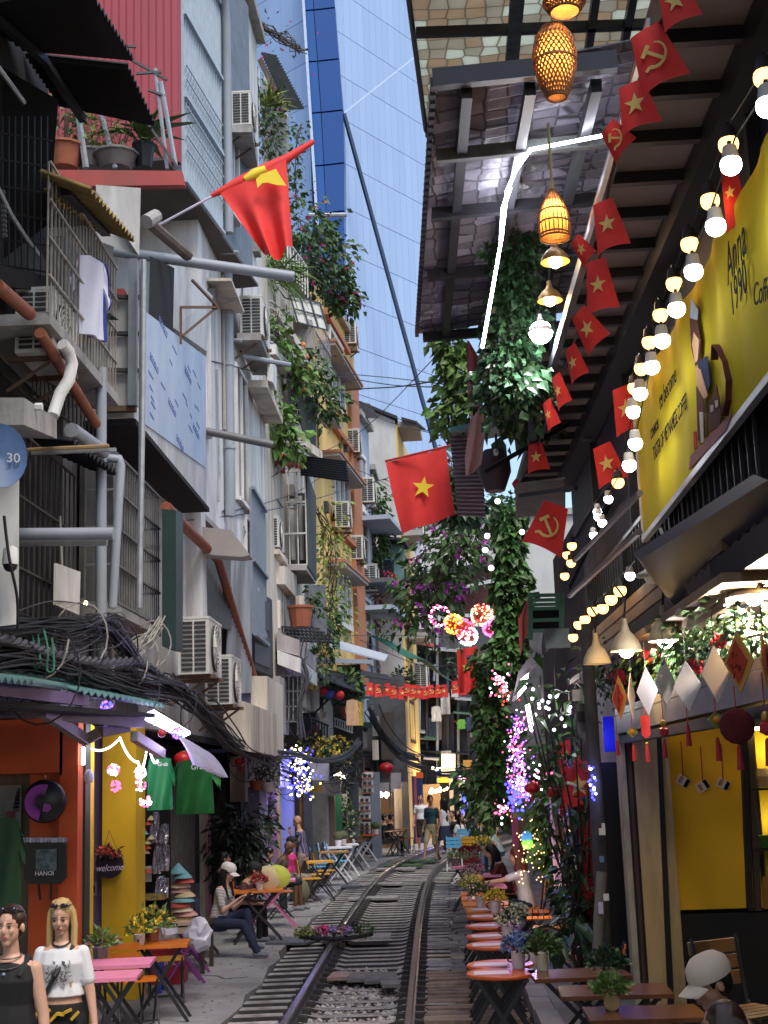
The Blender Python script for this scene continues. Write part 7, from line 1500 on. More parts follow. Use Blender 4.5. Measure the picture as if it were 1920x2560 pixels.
for k in range(7):M().bar(P(356+k*15,1800+k*6,12.95+k*.18),P(372+k*14,1788+k*7,13.3+k*.18),.012).build('panel_rib',lw,lp)
hl='pink heart lights at the left shop'
for i,(px,py,lb,mm)in enumerate(((284,1925,'cluster of pink and white lights at the top of the yellow pillar',[e_pink,e_wh]),(288,1966,'red pink heart light below the top cluster on the yellow pillar',[e_pink]),(350,1932,'white glowing tangle left of the green jersey',[e_wh]),(350,1963,'pink heart light left of the green jersey',[e_pink,e_wh]),(364,2003,'lowest pink heart light at the green jersey',[e_pink,e_wh]))):balls('heart_light',lb,'light',P(px,py,14.2),sph(P(px,py,14.2),.055,26 if i not in(0,2)else 50),.013,mm,hl,None,(1,.3,.6),.8)
fl2=[]
for a,b,sg in(((210,1860),(300,1845),.18),((300,1845),(345,1905),.12),((345,1905),(370,1850),.3),((370,1850),(395,1900),.2)):
    A_,B_=P(*a,13.6),P(*b,13.6)
    for k in range(18):q=k/18;fl2.append(lerp(A_,B_,q)-V((0,0,sg*4*q*(1-q)*.5)))
balls('string_light','garland of tiny white lights looping between yellow pillar and canopy','fairy lights',P(300,1850,13.6),fl2,.012,[e_wh],None,None,(.95,.9,1),4)
M().tube([P(207,1905,13.1),P(207,1875,13.1)],.02,8);tl_=T('tube_lamp','short vertical white tube lamp on the dark green post','lamp',P(208,1900,13.0));M().tube([P(208,1912,13.0),P(208,1868,13.0)],.016,8).build('tube',emit('tube_white',(1,1,1),9),tl_);M().ball(P(222,1942,13),.05,10,6,(1,1,1.4)).build('housing',white,tl_,smooth=True)
for(px,py,lb)in((267,1766,'violet disco light under the tin canopy'),(445,1832,'blue glint of lights at the end of the light panel')):balls('violet_light',lb,'light',P(px,py,12.6),sph(P(px,py,12.6),.05,24),.012,[e_bl,e_pur],'violet lights under the canopy',None,(.3,.2,1),2)
column_pts=[P(740,1880,29.6),P(745,1910,29.6),P(752,1955,29.6),P(760,1975,29.6)]
out=[]
for _ in range(230):q=U(0,2.999);i=int(q);out.append(lerp(column_pts[i],column_pts[i+1],q-i)+V((RD.gauss(0,.13),RD.gauss(0,.1),RD.gauss(0,.1))))
balls('light_cascade','cascade of blue and white lights hanging above the standing old man','fairy lights',P(750,1930,29.6),out,.022,[e_wh,e_bl,e_bl,E_('yellow_light',(1,.75,.15),4)][:4],None,None,(.25,.3,1),45)
for(px,py,lb)in((793,1968,'golden fan shaped ornament on the grey shop wall'),(715,1975,'orange glowing ornament beside the blue cascade')):
    o=T('fan_ornament',lb,'ornament',P(px,py,33.5));m=M();c=P(px,py+12,33.4);m.slab([c]+[c+V((math.cos(a),0,math.sin(a)))*.17 for a in[math.pi*k/8 for k in range(9)]],(0,.02,0));m.build('fan',mat('gold_fan',(.45,.28,.03),.4,.3,20),o)
for i,(px,y0,y1,lb)in enumerate(((918,1930,1985,'upper model apartment house hanging at the shop'),(911,1990,2050,'tall model house with balconies hanging at the shop'),(911,2055,2085,'lowest model house at the shop'))):
    t=T('model_house',lb,'model house',P(px,y1,37),'model houses at the shop');front(t,'facade',m_whouse,px-14,px+14,y0,y1,37,.25)
    for r_ in range(3):
        for c_ in range(2):yy=lerp(y0,y1,(r_+.3)/3);front(t,'window',glass_dk,px-10+c_*12,px-2+c_*12,yy,yy+8,36.96,.05)
        front(t,'ledge',terra,px-15,px+15,lerp(y0,y1,(r_+.75)/3),lerp(y0,y1,(r_+.9)/3),36.92,.2)
def redlan(label,px,py,Y,r_,g_='red silk lanterns'):
    c=P(px,py,Y);t=T('red_lantern',label,'lantern',c,g_);M().ball(c,r_,12,8,(1,1,.75)).build('silk',mat('red_lantern_silk',(.5,.015,.02),.4),t,smooth=True);M().lathe([(r_*.3,-r_*.8),(r_*.3,-r_*.65)],c,8).build('rim',gold,t);M().lathe([(r_*.3,r_*.65),(r_*.3,r_*.8)],c,8).build('rim',gold,t);M().tube([c-V((0,0,r_*.8)),c-V((0,0,r_*1.6))],.02,5).build('tassel',m_tas,t)
redlan('big red lantern hanging over the far left shops',966,1920,38,.2);redlan('dark red lantern with letters behind the green jacket',458,1898,17.5,.13);redlan('red lantern under the left canopy at the small green awning',600,1905,24,.1)
for(px,py,c_,lb)in((785,1712,fy,'yellow and white paper lantern under the black tarpaulin'),(812,1728,mat('red_paper',(.5,.03,.03)),'red paper lantern under the black tarpaulin'),(824,1735,mat('blue_paper',(.05,.08,.3)),'blue paper lantern under the black tarpaulin'),(848,1738,mat('red_paper',(.5,.03,.03)),'small red paper lantern at the edge of the black tarpaulin')):tag(M().ball(P(px,py,33),.13,10,7,(1,1,.9)).build('paper_lantern',c_,smooth=True),lb,'lantern','paper lanterns under the tarpaulin')
vine('hanging_flower_basket','colourful artificial flowers hanging under the dim balcony',[P(775,1860,33),P(800,1880,33),P(818,1865,33)],.3,260,.1,.07,leafB,fy,90,.06,'hanging flowers on the left');vine('hanging_flower_basket','yellow and blue flowers beside the white pier',[P(850,1860,35),P(862,1885,35)],.25,120,.1,.07,leafA,fy,50,.06,'hanging flowers on the left')
for(px,py,h_,lb,pm_)in((642,1968,.7,'left potted bonsai on the shelf over the louvred shutter',terra),(672,1972,.7,'right potted bonsai on the shelf over the louvred shutter',potw)):shrub('potted_bonsai',lb,P(px,py+8,27.5),h_,(.3,.25),110,.12,.05,leafB,pm_,.15,.16,group='bonsai pots on the shelf')
ss=T('snake_plant','tall dark snake plant behind the standing old man','plant',(P(790,2150,36.5).x,36.5,0));f=M()
for k in range(34):b=V((P(790,2150,36.5).x+U(-.35,.35),36.5+U(-.2,.2),.3));f.leaf(b,(U(-.35,.35),U(-.2,.2),1),U(.7,1.35),.11,(0,-1,0),.02)
f.build('leaf_blades',mat('snake_leaf',(.02,.045,.03),.5),ss);M().lathe([(.25,0),(.32,.35),(0,.33)],(P(790,2150,36.5).x,36.5,0),14).build('pot',black,ss)
vine('dark_potted_shrub','big dark drooping shrub in the doorway behind the seated woman',[P(600,2200,24.4),P(595,2120,24.4),P(600,2050,24.4)],.42,900,.2,.07,mat('very_dark_leaf',(.008,.018,.008),.5,.2,3,island=.5),None,0,.05);vine('flower_garland','garland of pink flowers down the lilac pillar',[P(675,1990,29.8),P(676,2050,29.8),P(676,2110,29.8)],.1,160,.1,.06,leafA,fpk,60,.06);vine('white_flower_bush','green bush with white dots beside the green door',[P(865,2090,36),P(865,2040,36),P(850,1990,36)],.22,300,.1,.07,leafA,fw,90,.05)
table('orange table between the seated phone reader and the hat seller',at0(645,2224,.75),m_or,blk,.27,True,.15,1.35);table('pink table with conical hats beside the hat seller',at0(680,2199,.75),m_pk,mat('pink_paint',(.55,.16,.3),.5),.27,True,.1,1.4)
pot('white pot of dark red heather on the orange table',tz(649,2225),potw,leafB,50,.12,.06,.1,.06,.02,fr_,120,.03,group='pots on the left tables');pot('white pot of dried pink flowers on the pink table',tz(682,2199),potw,leafB,50,.1,.05,.09,.06,.02,fpk,100,.025,group='pots on the left tables')
for i,(px,py,m_,lb,rz)in enumerate(((510,2300,m_or,'orange chair of the woman reading her phone',-1.4),(598,2215,m_pk,'pink slatted chair behind the boy in dark stripes',-1.3),(622,2208,m_pk,'second pink slatted chair beside the orange chair',-1.3),(648,2190,m_or,'orange chair of the girl selling hats',-1.3),(792,2166,m_blu,'first blue slatted chair behind the old man',-1.4),(803,2158,m_blu,'second blue slatted chair behind the old man',-1.4),(822,2148,m_blu,'blue slatted chair by the cactus pots',-1.4),(836,2141,m_blu,'blue slatted chair farther by the cactus pots',-1.4),(800,2185,m_yel,'yellow slatted stool chair by the old man',-1.4),(860,2140,m_blu,'blue seat with white legs near the walkway edge',1.7),(895,2105,m_blu,'pale blue chair with white legs by the high white table',-1.0))):
    p=PZ(px,py,.45);chair(lb,(p.x,p.y,0),rz,m_,m_wt if(m_==m_blu and i>5)else blk,lc)
table('wooden table with black crossed legs beside the blue chairs',at0(835,2128,.75),mat('tan_varnish',(.42,.22,.06),.4),blk,.3,True,.1,1.1);table('white table with white crossed legs by the blue chairs',at0(845,2117,.75),m_wt,m_wt,.3,True,.1,1.1);table('dark small table behind the white legged table',at0(880,2102,.75),m_br,blk,.3,True,.1,1.0);table('high red topped table with white legs on the left',at0(918,2086,.75),m_red,m_wt,.35,True,.05,1.0,.75);table('brown table beside the seated dark haired woman far on the left',at0(985,2077,.75),m_br,blk,.32,True,0,1.0);table('far brown table by the warm lit shop',at0(1000,2072,.75),m_br,blk,.32,True,0,1.0)
for(px,py,lb)in((993,2100,'first black stool by the warm lit shop'),(1008,2098,'second black stool by the warm lit shop'),(1020,2095,'third black stool by the warm lit shop')):chair(lb,at0(px,py,.45),.2,m_br,blk,'black stools by the warm lit shop','stool',False)
for(px,py,lb)in((846,2115,'left round cactus in a pot on the white table'),(858,2112,'right round cactus in a pot on the white table'),(940,2085,'fuzzy green cactus on the high red topped table')):
    b=tz(px,py);t=T('cactus_pot',lb,'cactus',b,'cactus pots on the left');M().lathe([(.07,0),(.09,.14),(0,.13)],b,12).build('pot',potw,t);M().ball(b+V((0,0,.22)),.12,12,8).build('cactus',leafA if py<2100 else mat('grey_green_cactus',(.09,.10,.05),.9,.3,20),t,smooth=True)
fbp=PZ(838,2343,.17);ft=T('flower_tray','long flat tray of artificial flowers laid across the left rail','flower tray',fbp)
M().grid(lambda u,v:fbp+V(((u-.5)*1.05,(v-.5)*.22*(1-abs(u-.5)**2*2.5),.1*abs(u-.5)**2*2-.03*math.sin(v*3.14))),16,4,V((0,0,-.02))).build('tray',black,ft)
for(dx,r_,mm,n_)in((-.42,.1,leafY,120),(-.1,.1,leafB,70),(.2,.12,leafB,90),(.42,.09,leafA,90)):f=M();cloud(f,fbp+V((dx,0,.08)),(r_*1.2,.08,r_*.8),n_,.06,.03);f.build('foliage',mm,ft)
for(dx,mm)in((-.25,fpk),(-.17,mat('hot_pink_petals',(.7,.06,.25),.7)),(-.02,fli),(.12,fpk),(.18,fli)):f=M();blossoms(f,fbp+V((dx,-.03,.1)),(.05,.04,.03),26,.06);f.build('blossoms',mm,ft)
# ---------------------------------------------------------------- people
def ik(a,b,l1,l2,pole):
    d=b-a;L=min(d.length,(l1+l2)*.995);n=d.normalized();x=(l1*l1-l2*l2+L*L)/(2*L);h=math.sqrt(max(0,l1*l1-x*x));p=V(pole);p=(p-n*p.dot(n)).normalized()
    return a+n*x+p*h,a+n*L
def cap(m,a,b,ra,rb,n=10):
    m.ball(a,ra,n,8);m.ball(b,rb,n,8);m.tube([a,b],[ra,rb],n)
def loft(m,a,b,secs,xa,n=14):
    ax=(b-a).normalized();x=V(xa);x=(x-ax*x.dot(ax)).normalized();y=ax.cross(x);k=len(m.v)
    for t,rx,ry,f in secs:
        for j in range(n):q=2*math.pi*j/n;m.v.append(lerp(a,b,t)+x*math.cos(q)*rx+y*(math.sin(q)*ry)+y*f)
    for i in range(len(secs)-1):
        for j in range(n):m.f.append([k+i*n+j,k+i*n+(j+1)%n,k+(i+1)*n+(j+1)%n,k+(i+1)*n+j]);m.mi.append(0)
    m.f.append([k+j for j in range(n)][::-1]);m.mi.append(0);m.f.append([k+(len(secs)-1)*n+j for j in range(n)]);m.mi.append(0)
def skinmesh(m,nm,mm,t,vox,it=3):
    o=m.build(nm,mm,t,local=True);r=o.modifiers.new('merge','REMESH');r.mode='VOXEL';r.voxel_size=vox;r.use_smooth_shade=True
    s=o.modifiers.new('soften','SMOOTH');s.factor=.5;s.iterations=it;return o
sk_l=mat('light_skin',(.62,.36,.26),.5,.05,6);sk_m=mat('tan_skin',(.46,.25,.16),.5,.06,6);sk_d=mat('dark_skin',(.13,.06,.035),.5,.08,6)
h_bl=mat('black_hair',(.010,.008,.008),.4,.3,30);h_br=mat('dark_brown_hair',(.035,.016,.010),.4,.3,30);h_go=mat('blonde_hair',(.46,.31,.13),.5,.35,26,.2);h_re=mat('reddish_hair',(.14,.03,.018),.4,.3,30)
c_bk=mat('black_cloth',(.010,.010,.012),.8,.2);c_wh=mat('white_tshirt',(.70,.70,.74),.85,.05);c_nv=mat('navy_trousers',(.015,.022,.055),.85,.2,20);c_gr=mat('beige_grey_trousers',(.24,.20,.18),.85,.1);c_teal=mat('teal_polo',(.02,.07,.08),.85,.1);c_kh=mat('khaki_cloth',(.42,.36,.2),.85,.1);shoe=mat('grey_shoe',(.16,.17,.19),.7,.3);lip=mat('lip_red',(.36,.10,.09),.5)
def stripes(nm,c1,c2,sc_,ax=2,mixv=.5):
    m=mat(nm,c1);n=m.node_tree;b=n.nodes['Principled BSDF'];tc=n.nodes.new('ShaderNodeTexCoord');wv=n.nodes.new('ShaderNodeTexWave');wv.inputs['Scale'].default_value=sc_;wv.bands_direction='XYZ'[ax];wv.inputs['Distortion'].default_value=.4
    cr=n.nodes.new('ShaderNodeValToRGB');cr.color_ramp.interpolation='CONSTANT';cr.color_ramp.elements[0].color=c1+(1,);cr.color_ramp.elements[1].color=c2+(1,);cr.color_ramp.elements[1].position=mixv
    n.links.new(tc.outputs['Object'],wv.inputs[0]);n.links.new(wv.outputs[0],cr.inputs[0]);n.links.new(cr.outputs[0],b.inputs['Base Color']);return m
c_st=stripes('black_white_stripes',(.66,.64,.62),(.05,.05,.055),16,2,.62);c_st2=stripes('dark_maroon_stripes',(.03,.02,.025),(.14,.05,.06),14);c_pl=stripes('navy_plaid',(.025,.03,.10),(.22,.18,.24),7,0,.72)
def person(label,loc,rz,h=1.65,sit=None,lean=0.,hands=None,feet=None,skin=sk_l,hair=h_bl,hs='short',top=c_wh,sl=.4,bot=c_bk,leg=1.,hd=(0,0),vox=.011,topz=1.,skirt=None,headwear=None,group='people in the street',neck=0.):
    """local frame: faces +y; lean radians forward; hands/feet = (right, left) wrist/ankle targets; hd = (yaw, pitch down)"""
    t=T('person',label,'person',loc,group,rz);ORG[t.name]=V((0,0,0));t.scale=(h/1.7,)*3
    hz=.92 if sit is None else sit;X_=V((1,0,0));pel=V((0,0,hz));up=V((0,math.sin(lean),math.cos(lean)));fw_=V((0,math.cos(lean),-math.sin(lean)))
    nk=pel+up*.52;sh=[pel+up*.44+X_*s*(.165 if h>1.64 else .148)for s in(1,-1)];hip=[pel+X_*s*.085+V((0,0,-.02))for s in(1,-1)]
    feet=feet or(((.1,0,.08),(-.1,.05,.08))if sit is None else((.12,.42,.08),(-.12,.45,.08)))
    hands=hands or((.25,.06,hz-.06),(-.25,.06,hz-.06));el,wr,kn,an=[],[],[],[]
    for i,s in enumerate((1,-1)):
        e,w_=ik(sh[i],V(hands[i]),.28,.25,(s*.22,-1,-.3));el.append(e);wr.append(w_);k,a=ik(hip[i],V(feet[i]),.43,.42,(0,1,.3));kn.append(k);an.append(a)
    B=M();tors=[(-.12,.12,.1,0),(0,.155,.115,0),(.25,.145,.1,0),(.45,.128,.085,0),(.72,.155,.108,.01),(.9,.15,.085,0),(1.0,.07,.06,0)]
    loft(B,pel,nk,tors,X_)
    hc=nk+up*.172+fw_*(.03+neck);cap(B,nk-up*.03,hc-up*.06,.052,.048)
    yw,pt=hd;Rm=Euler((-pt,0,yw)).to_matrix();f=lambda x,y,z:hc+Rm@V((x,y,z))
    def eb(m,x,y,z,rx,ry,rz_):k=len(m.v);m.ball((0,0,0),1,12,9);m.v[k:]=[f(x+p.x*rx,y+p.y*ry,z+p.z*rz_)for p in m.v[k:]]
    eb(B,0,-.01,.03,.074,.095,.092);eb(B,0,.022,-.035,.060,.070,.078);eb(B,0,.055,-.092,.03,.028,.026);eb(B,0,.097,-.02,.013,.016,.024);eb(B,0,.090,.0,.009,.01,.03);eb(B,0,.086,-.058,.022,.009,.012)
    for s in(1,-1):eb(B,s*.078,-.012,-.012,.010,.02,.03);eb(B,s*.034,.076,-.022,.02,.012,.022)
    for i,s in enumerate((1,-1)):
        cap(B,sh[i],el[i],.047,.037);cap(B,el[i],wr[i],.037,.024);d=(wr[i]-el[i]).normalized();pm_=wr[i]+d*.05;x=d.cross(V((0,.3,1))).normalized();z=x.cross(d)
        k=len(B.v);B.ball((0,0,0),1,10,8);B.v[k:]=[pm_+x*p.x*.036+d*p.y*.05+z*p.z*.017 for p in B.v[k:]]
        for q,(o_,l_)in enumerate(((-.027,.062),(-.009,.072),(.009,.068),(.027,.052))):a=pm_+d*.04+x*o_;b_=a+d*l_*.55-z*.008;cap(B,a,b_,.0095,.0088,7);cap(B,b_,b_+d*l_*.4-z*.024,.0088,.0078,7)
        a=wr[i]+d*.025-x*s*.028;cap(B,a,a+d*.035-x*s*.03-z*.01,.012,.0105,7);cap(B,a+d*.035-x*s*.03-z*.01,a+d*.065-x*s*.032-z*.02,.0105,.009,7)
        cap(B,hip[i],kn[i],.082,.054);cap(B,kn[i],an[i],.053,.036);cap(B,an[i]-V((0,.02,.03)),an[i]+V((0,.13,-.05)),.036,.028)
    skinmesh(B,'body',skin,t,vox)
    m=M()
    secs=[(lerp(1-topz,1,.0)-(.1 if topz>=1 else 0),.168,.125,0),(.25 if topz>=.9 else 1-topz+.08,.16,.116,0),(.45,.146,.102,0),(.72,.170,.122,.01),(.88,.158,.097,0),(.94,.10,.075,0)]
    loft(m,pel,nk,sorted(secs),X_)
    if sl:
        for i in(0,1):
            e=lerp(sh[i],el[i],min(1,sl*1.6));cap(m,sh[i],e,.053,.054 if sl<.7 else .047)
            if sl>.7:cap(m,el[i],lerp(el[i],wr[i],(sl-.7)/.3),.05,.042)
    else:
        for s in(1,-1):m.tube([pel+up*.4+X_*s*.09+fw_*.1,pel+up*.51+X_*s*.105,pel+up*.4+X_*s*.09-fw_*.09],.022,8)
    skinmesh(m,'shirt',top,t,vox)
    m=M();loft(m,pel+V((0,0,-.13)),pel+up*.1,[(0,.15,.12,0),(.5,.172,.128,0),(1,.158,.115,0)],X_)
    if skirt:loft(m,pel+V((0,0,-skirt)),pel+V((0,0,.1)),[(0,.24,.2,0),(.5,.2,.155,0),(1,.15,.11,0)],X_)
    else:
        for i in(0,1):
            cap(m,hip[i],lerp(hip[i],kn[i],min(1,leg*2)),.096,.07 if leg<.6 else .066)
            if leg>.5:cap(m,kn[i],lerp(kn[i],an[i],(leg-.5)*2),.066,.056)
    skinmesh(m,'trousers' if not skirt else 'skirt',bot,t,vox)
    for i in(0,1):m=M();cap(m,an[i]-V((0,.03,.035)),an[i]+V((0,.14,-.05)),.046,.038);m.build('shoe',shoe,t,smooth=True,local=True)
    if hs!='bald':
        m=M();eb(m,0,-.022,.04,.084,.100,.095);eb(m,0,-.045,-.005,.082,.07,.085)
        if hs=='bun':eb(m,0,-.13,.03,.04,.04,.04)
        if hs=='tail':cap(m,f(0,-.11,.04),f(0,-.17,-.12),.035,.018)
        if hs in('long','mid'):
            L_=.42 if hs=='long' else .26
            for k in range(30):
                a=math.radians(-25+230*k/29+180-0)if False else math.radians(lerp(-6,186,k/29));x0=math.cos(a)*.075;y0=-math.sin(a)*.085-.012
                p=[f(x0*.6,y0*.6,.11),f(x0*1.08,y0*1.08,.03),f(x0*1.2,y0*1.12,-.07),f(x0*1.15,y0,-.1)-V((0,0,1))*L_*.4+fw_*(.03 if y0>-.04 else-.02),f(x0*1.1,y0,-.1)-V((0,0,1))*L_*U(.8,1.05)+fw_*(.08 if y0>-.03 else-.04)]
                m.tube(p,[.02,.022,.024,.021,.008],6)
        m.build('hair',hair,t,smooth=True,local=True)
    for s in(1,-1):
        m=M();eb(m,s*.031,.083,.004,.0135,.008,.0062);m.build('eye',mat('eye_white',(.5,.47,.45),.3),t,smooth=True,local=True);m=M();eb(m,s*.031,.090,.004,.006,.003,.0058);m.build('iris',h_bl,t,local=True)
        m=M();eb(m,s*.032,.086,.024,.021,.006,.004);m.build('eyebrow',h_br,t,local=True)
        m=M();eb(m,s*.031,.086,.0105,.016,.007,.0028);m.build('eyelid',h_br,t,local=True)
    m=M();eb(m,0,.093,-.054,.021,.006,.0045);eb(m,0,.092,-.062,.018,.006,.0055);m.build('lips',lip,t,smooth=True,local=True)
    if headwear in('cap','glasses'):
        m=M()
        if headwear=='cap':
            for q in range(1):k=len(m.v);m.lathe([(.102,0),(.106,.03),(.098,.072),(.066,.106),(.0,.12)],(0,0,0),20);m.v[k:]=[f(p.x*.93,p.y*1.12-.018,p.z+.026)for p in m.v[k:]]
            o=m.build('cap',CAPM[0],t,smooth=True,local=True)
            m=M();m.grid(lambda u,v:f((u-.5)*.185*(1-.2*v),.062+.03*(1-(2*u-1)**2)+.085*v*(1-(2*u-1)**2*.3),.036-.018*v-.022*(2*u-1)**2),10,5,Rm@V((0,0,-.006)));m.build('cap_peak',CAPM[0],o,smooth=True,local=True)
        else:
            for s in(1,-1):k=len(m.v);m.ball((0,0,0),1,10,6);m.v[k:]=[f(s*.036+p.x*.03,.066+p.y*.012,.105+p.z*.018)for p in m.v[k:]]
            m.tube([f(-.075,-.02,.085),f(-.06,.05,.1),f(0,.075,.107),f(.06,.05,.1),f(.075,-.02,.085)],.005,5);m.build('sunglasses',mat('dark_lens',(.02,.02,.03),.1,.1,4),t,smooth=True,local=True)
    t['_j']=0;del t['_j'];PJ[t.name]=dict(hc=hc,f=f,nk=nk,sh=sh,wr=wr,pel=pel,up=up,fw=fw_,el=el);return t
PJ={};CAPM=[mat('beige_cap',(.62,.52,.42),.8,.06)]
def G(px,py,z=0.):p=PZ(px,py,z);return V((p.x,p.y,0))
w1=person('dark haired woman in a black tank top with necklaces at the left edge',(-2.49,8.2,0),math.pi-.12,1.61,hands=((.25,-.02,.8),(-.25,.02,.8)),feet=((.1,.18,.08),(-.1,-.15,.1)),hair=h_br,hs='bun',top=c_bk,sl=0,bot=c_bk,vox=.007,headwear='glasses',group='two women walking in the left foreground',topz=1)
w2=person('blonde woman in a cropped white printed T-shirt looking down',(-2.49,9.3,0),math.pi+.05,1.55,hands=((.24,.1,.82),(-.255,.05,.82)),feet=((.1,-.12,.1),(-.1,.2,.08)),hair=h_go,hs='long',top=c_wh,sl=.42,bot=c_bk,vox=.007,topz=.72,hd=(0,.22),headwear='glasses',group='two women walking in the left foreground')
j=PJ[w1.name]
for r_,z_,y_ in((.075,-.02,.07),(.10,-.07,.10)):M().tube([j['nk']+V((math.sin(a)*r_,.035+math.cos(a)*r_*.75,z_*(1+math.cos(a))*.6+.01))for a in[k*math.pi/8-math.pi for k in range(17)]],.0045,5).build('necklace',mat('dark_beads',(.08,.07,.07),.4,.4,30),w1,local=True)
M().ball(j['nk']+V((0,.115,-.10)),.012,8,6).build('pendant',mat('blue_stone',(.2,.25,.35),.3),w1,local=True)
j=PJ[w2.name];m=M();a=j['sh'][1]+V((.06,0,.04));m.tube([a+V((0,-.06,-.02)),a+V((0,.05,.01)),j['pel']+V((.02,.14,.3)),j['pel']+V((.16,.11,.05))],.016,6);m.build('shoulder_strap',black,w2,local=True)
m=M()
for k in range(60):c=j['pel']+V((U(-.11,.09),.128+U(0,.006),U(.24,.4)));m.bar(c,c+V((U(-.03,.03),.0,U(-.03,.03))),.01,.004)
m.build('shirt_print',mat('dark_shirt_print',(.06,.05,.05),.8),w2,local=True,kind='stuff');m=M()
for k in range(7):c=j['pel']+V((-.15+k*.05,.135,.05+.02*math.sin(k*2)));m.bar(c,c+V((.05,.005,-.05+.03*(k%3))),.035,.02)
m.build('yellow_ribbon',mat('yellow_black_ribbon',(.55,.33,.02),.7),w2,local=True);M().tube([j['wr'][1]+V((0,0,.02)),j['wr'][1]+V((0,0,-.005))],.032,10).build('watch',mat('silver_watch',(.6,.6,.65),.2,metal=.9),w2,local=True);M().tube([j['nk']+V((math.sin(a_)*.062,.03+math.cos(a_)*.055,.0-.025*math.cos(a_)))for a_ in[k*math.pi/8 for k in range(17)]],.007,5).build('choker',black,w2,local=True)
person('man in a beige baseball cap bending over the brown table at the lower right',(1.62,7.35,.0),1.75,1.76,.53,.32,((.15,.48,.76),(-.15,.46,.76)),skin=sk_m,hair=h_bl,top=c_bk,sl=.42,bot=c_nv,hd=(.15,.38),vox=.008,headwear='cap',group='people at the cafe tables');chair('chair under the man in the beige cap',(1.62,7.35,0),1.75,m_br,blk,'chairs in the cafe')
person('person with dark brown hair cut off at the lower right corner',(1.50,6.75,.0),1.2,1.66,.45,.25,skin=sk_m,hair=h_br,hs='mid',top=mat('dark_red_top',(.10,.015,.015),.8),sl=.4,bot=c_bk,group='people at the cafe tables');chair('chair under the person at the lower right corner',(1.50,6.75,0),1.2,m_br,blk,'chairs in the cafe')
L_='people sitting along the left walls';CAPM[0]=mat('white_cap',(.66,.62,.58),.8)
p=G(545,2308,.45);s1=person('seated woman in white cap and striped top reading her phone',(p.x,p.y,0),-1.9,1.62,.5,.22,((.1,.36,.8),(-.1,.38,.8)),((.02,.62,.1),(-.1,.5,.2)),hair=h_bl,hs='mid',top=c_st,sl=.45,bot=c_nv,hd=(0,.35),headwear='cap',group=L_);j=PJ[s1.name]
M().ebox(lerp(j['wr'][0],j['wr'][1],.5)+V((0,.1,.04)),(.04,0,0),(0,.05,.055),(0,-.004,.004)).build('phone',black,s1,local=True)
CAPM[0]=mat('black_cap',(.012,.012,.014),.8);k_=.45
for(px,py,rz,h,lean,kw)in((590,2275,-1.7,1.55,.45,dict(label='boy in black cap and dark maroon stripes leaning to the phone',top=c_st2,hd=(.3,.4),headwear='cap',hands=((.2,.4,.6),(-.15,.42,.62)))),(548,2255,-1.2,1.6,.1,dict(label='dark haired person half hidden behind the white cap',top=c_bk)),(655,2218,-1.6,1.5,.2,dict(label='girl with ponytail and white blouse selling conical hats',hs='tail',top=c_wh,sl=.6,hd=(0,.4),hands=((.18,.42,.72),(-.14,.44,.72)))),(690,2212,-1.8,1.65,.35,dict(label='bald dark skinned man bowed on a chair by the hats',skin=sk_d,hs='bald',top=mat('brown_grey_cloth',(.09,.06,.05),.9),sl=.9,hd=(0,.5),bot=c_bk,leg=.5)),(722,2195,-1.9,1.6,.1,dict(label='woman in bright pink top and navy cap before the periwinkle wall',top=mat('hot_pink_top',(.62,.04,.22),.8),headwear='cap',bot=c_gr)),(972,2098,-1.3,1.6,.15,dict(label='dark haired woman in dark dress seated far on the left',hs='tail',top=mat('dark_purple_cloth',(.03,.015,.03),.9),bot=c_bk)),(962,2102,-1.5,1.6,.0,dict(label='seated person in grey trousers beside the dark haired woman',top=c_bk,bot=c_gr))):
    p=PZ(px,py,k_);person(kw.pop('label'),(p.x,p.y,0),rz,h,.5,lean,skin=kw.pop('skin',sk_m),hair=h_bl,group=L_,**kw)
p=G(760,2250);om=person('bald old man in navy plaid shirt and beige trousers standing and eating',p,1.35,1.60,None,.12,((.12,.33,1.2),(-.1,.22,1.36)),((.1,-.04,.08),(-.1,.12,.08)),skin=sk_m,hs='bald',top=c_pl,sl=.45,bot=c_gr,hd=(0,.3),group=L_);cv_=mat('conical_hat_lime',(.5,.55,.08),.7)
for(px,py,c_,lb)in((670,2180,hm[0],'tilted straw conical hat held by the seller'),(692,2178,cv_,'lime yellow painted conical hat beside the straw one')):
    t=T('conical_hat',lb,'hat',tz(px,py+14,.9),'conical hats on the pink table');m=M().lathe([(.21,0),(.205,.01),(.01,.2)],(0,0,0),20);q=Euler((.9,.3,0)).to_matrix();m.v=[q@v for v in m.v];m.build('cone',c_,t,smooth=True,local=True)
bp2=G(752,2252);t=T('backpack','olive green backpack on the ground at the old man feet','backpack',G(750,2262));b=G(750,2262);M().ball(b+V((0,0,.24)),.2,12,8,(1,.7,1.2)).build('bag_body',mat('olive_canvas',(.12,.12,.07),.85,.15),t,smooth=True);M().tube([b+V((-.1,-.14,.4)),b+V((0,-.16,.2)),b+V((.1,-.13,.1))],.015,5).build('strap',black,t)
K='people walking and sitting at the bend of the track'
def st(px,py,rz,h,label,**kw):person(label,G(px,py),rz,h,group=K,vox=.014,**kw)
st(1083,2153,2.6,1.75,'man in dark teal polo shirt walking down the track',top=c_teal,sl=.45,bot=c_kh,leg=.5,skin=sk_m,hd=(.9,.1),feet=((.1,.3,.08),(-.1,-.15,.1)))
st(1057,2128,3.1,1.72,'man in white T-shirt and glasses behind the teal polo man',top=c_wh,bot=c_bk,leg=.5,skin=sk_m)
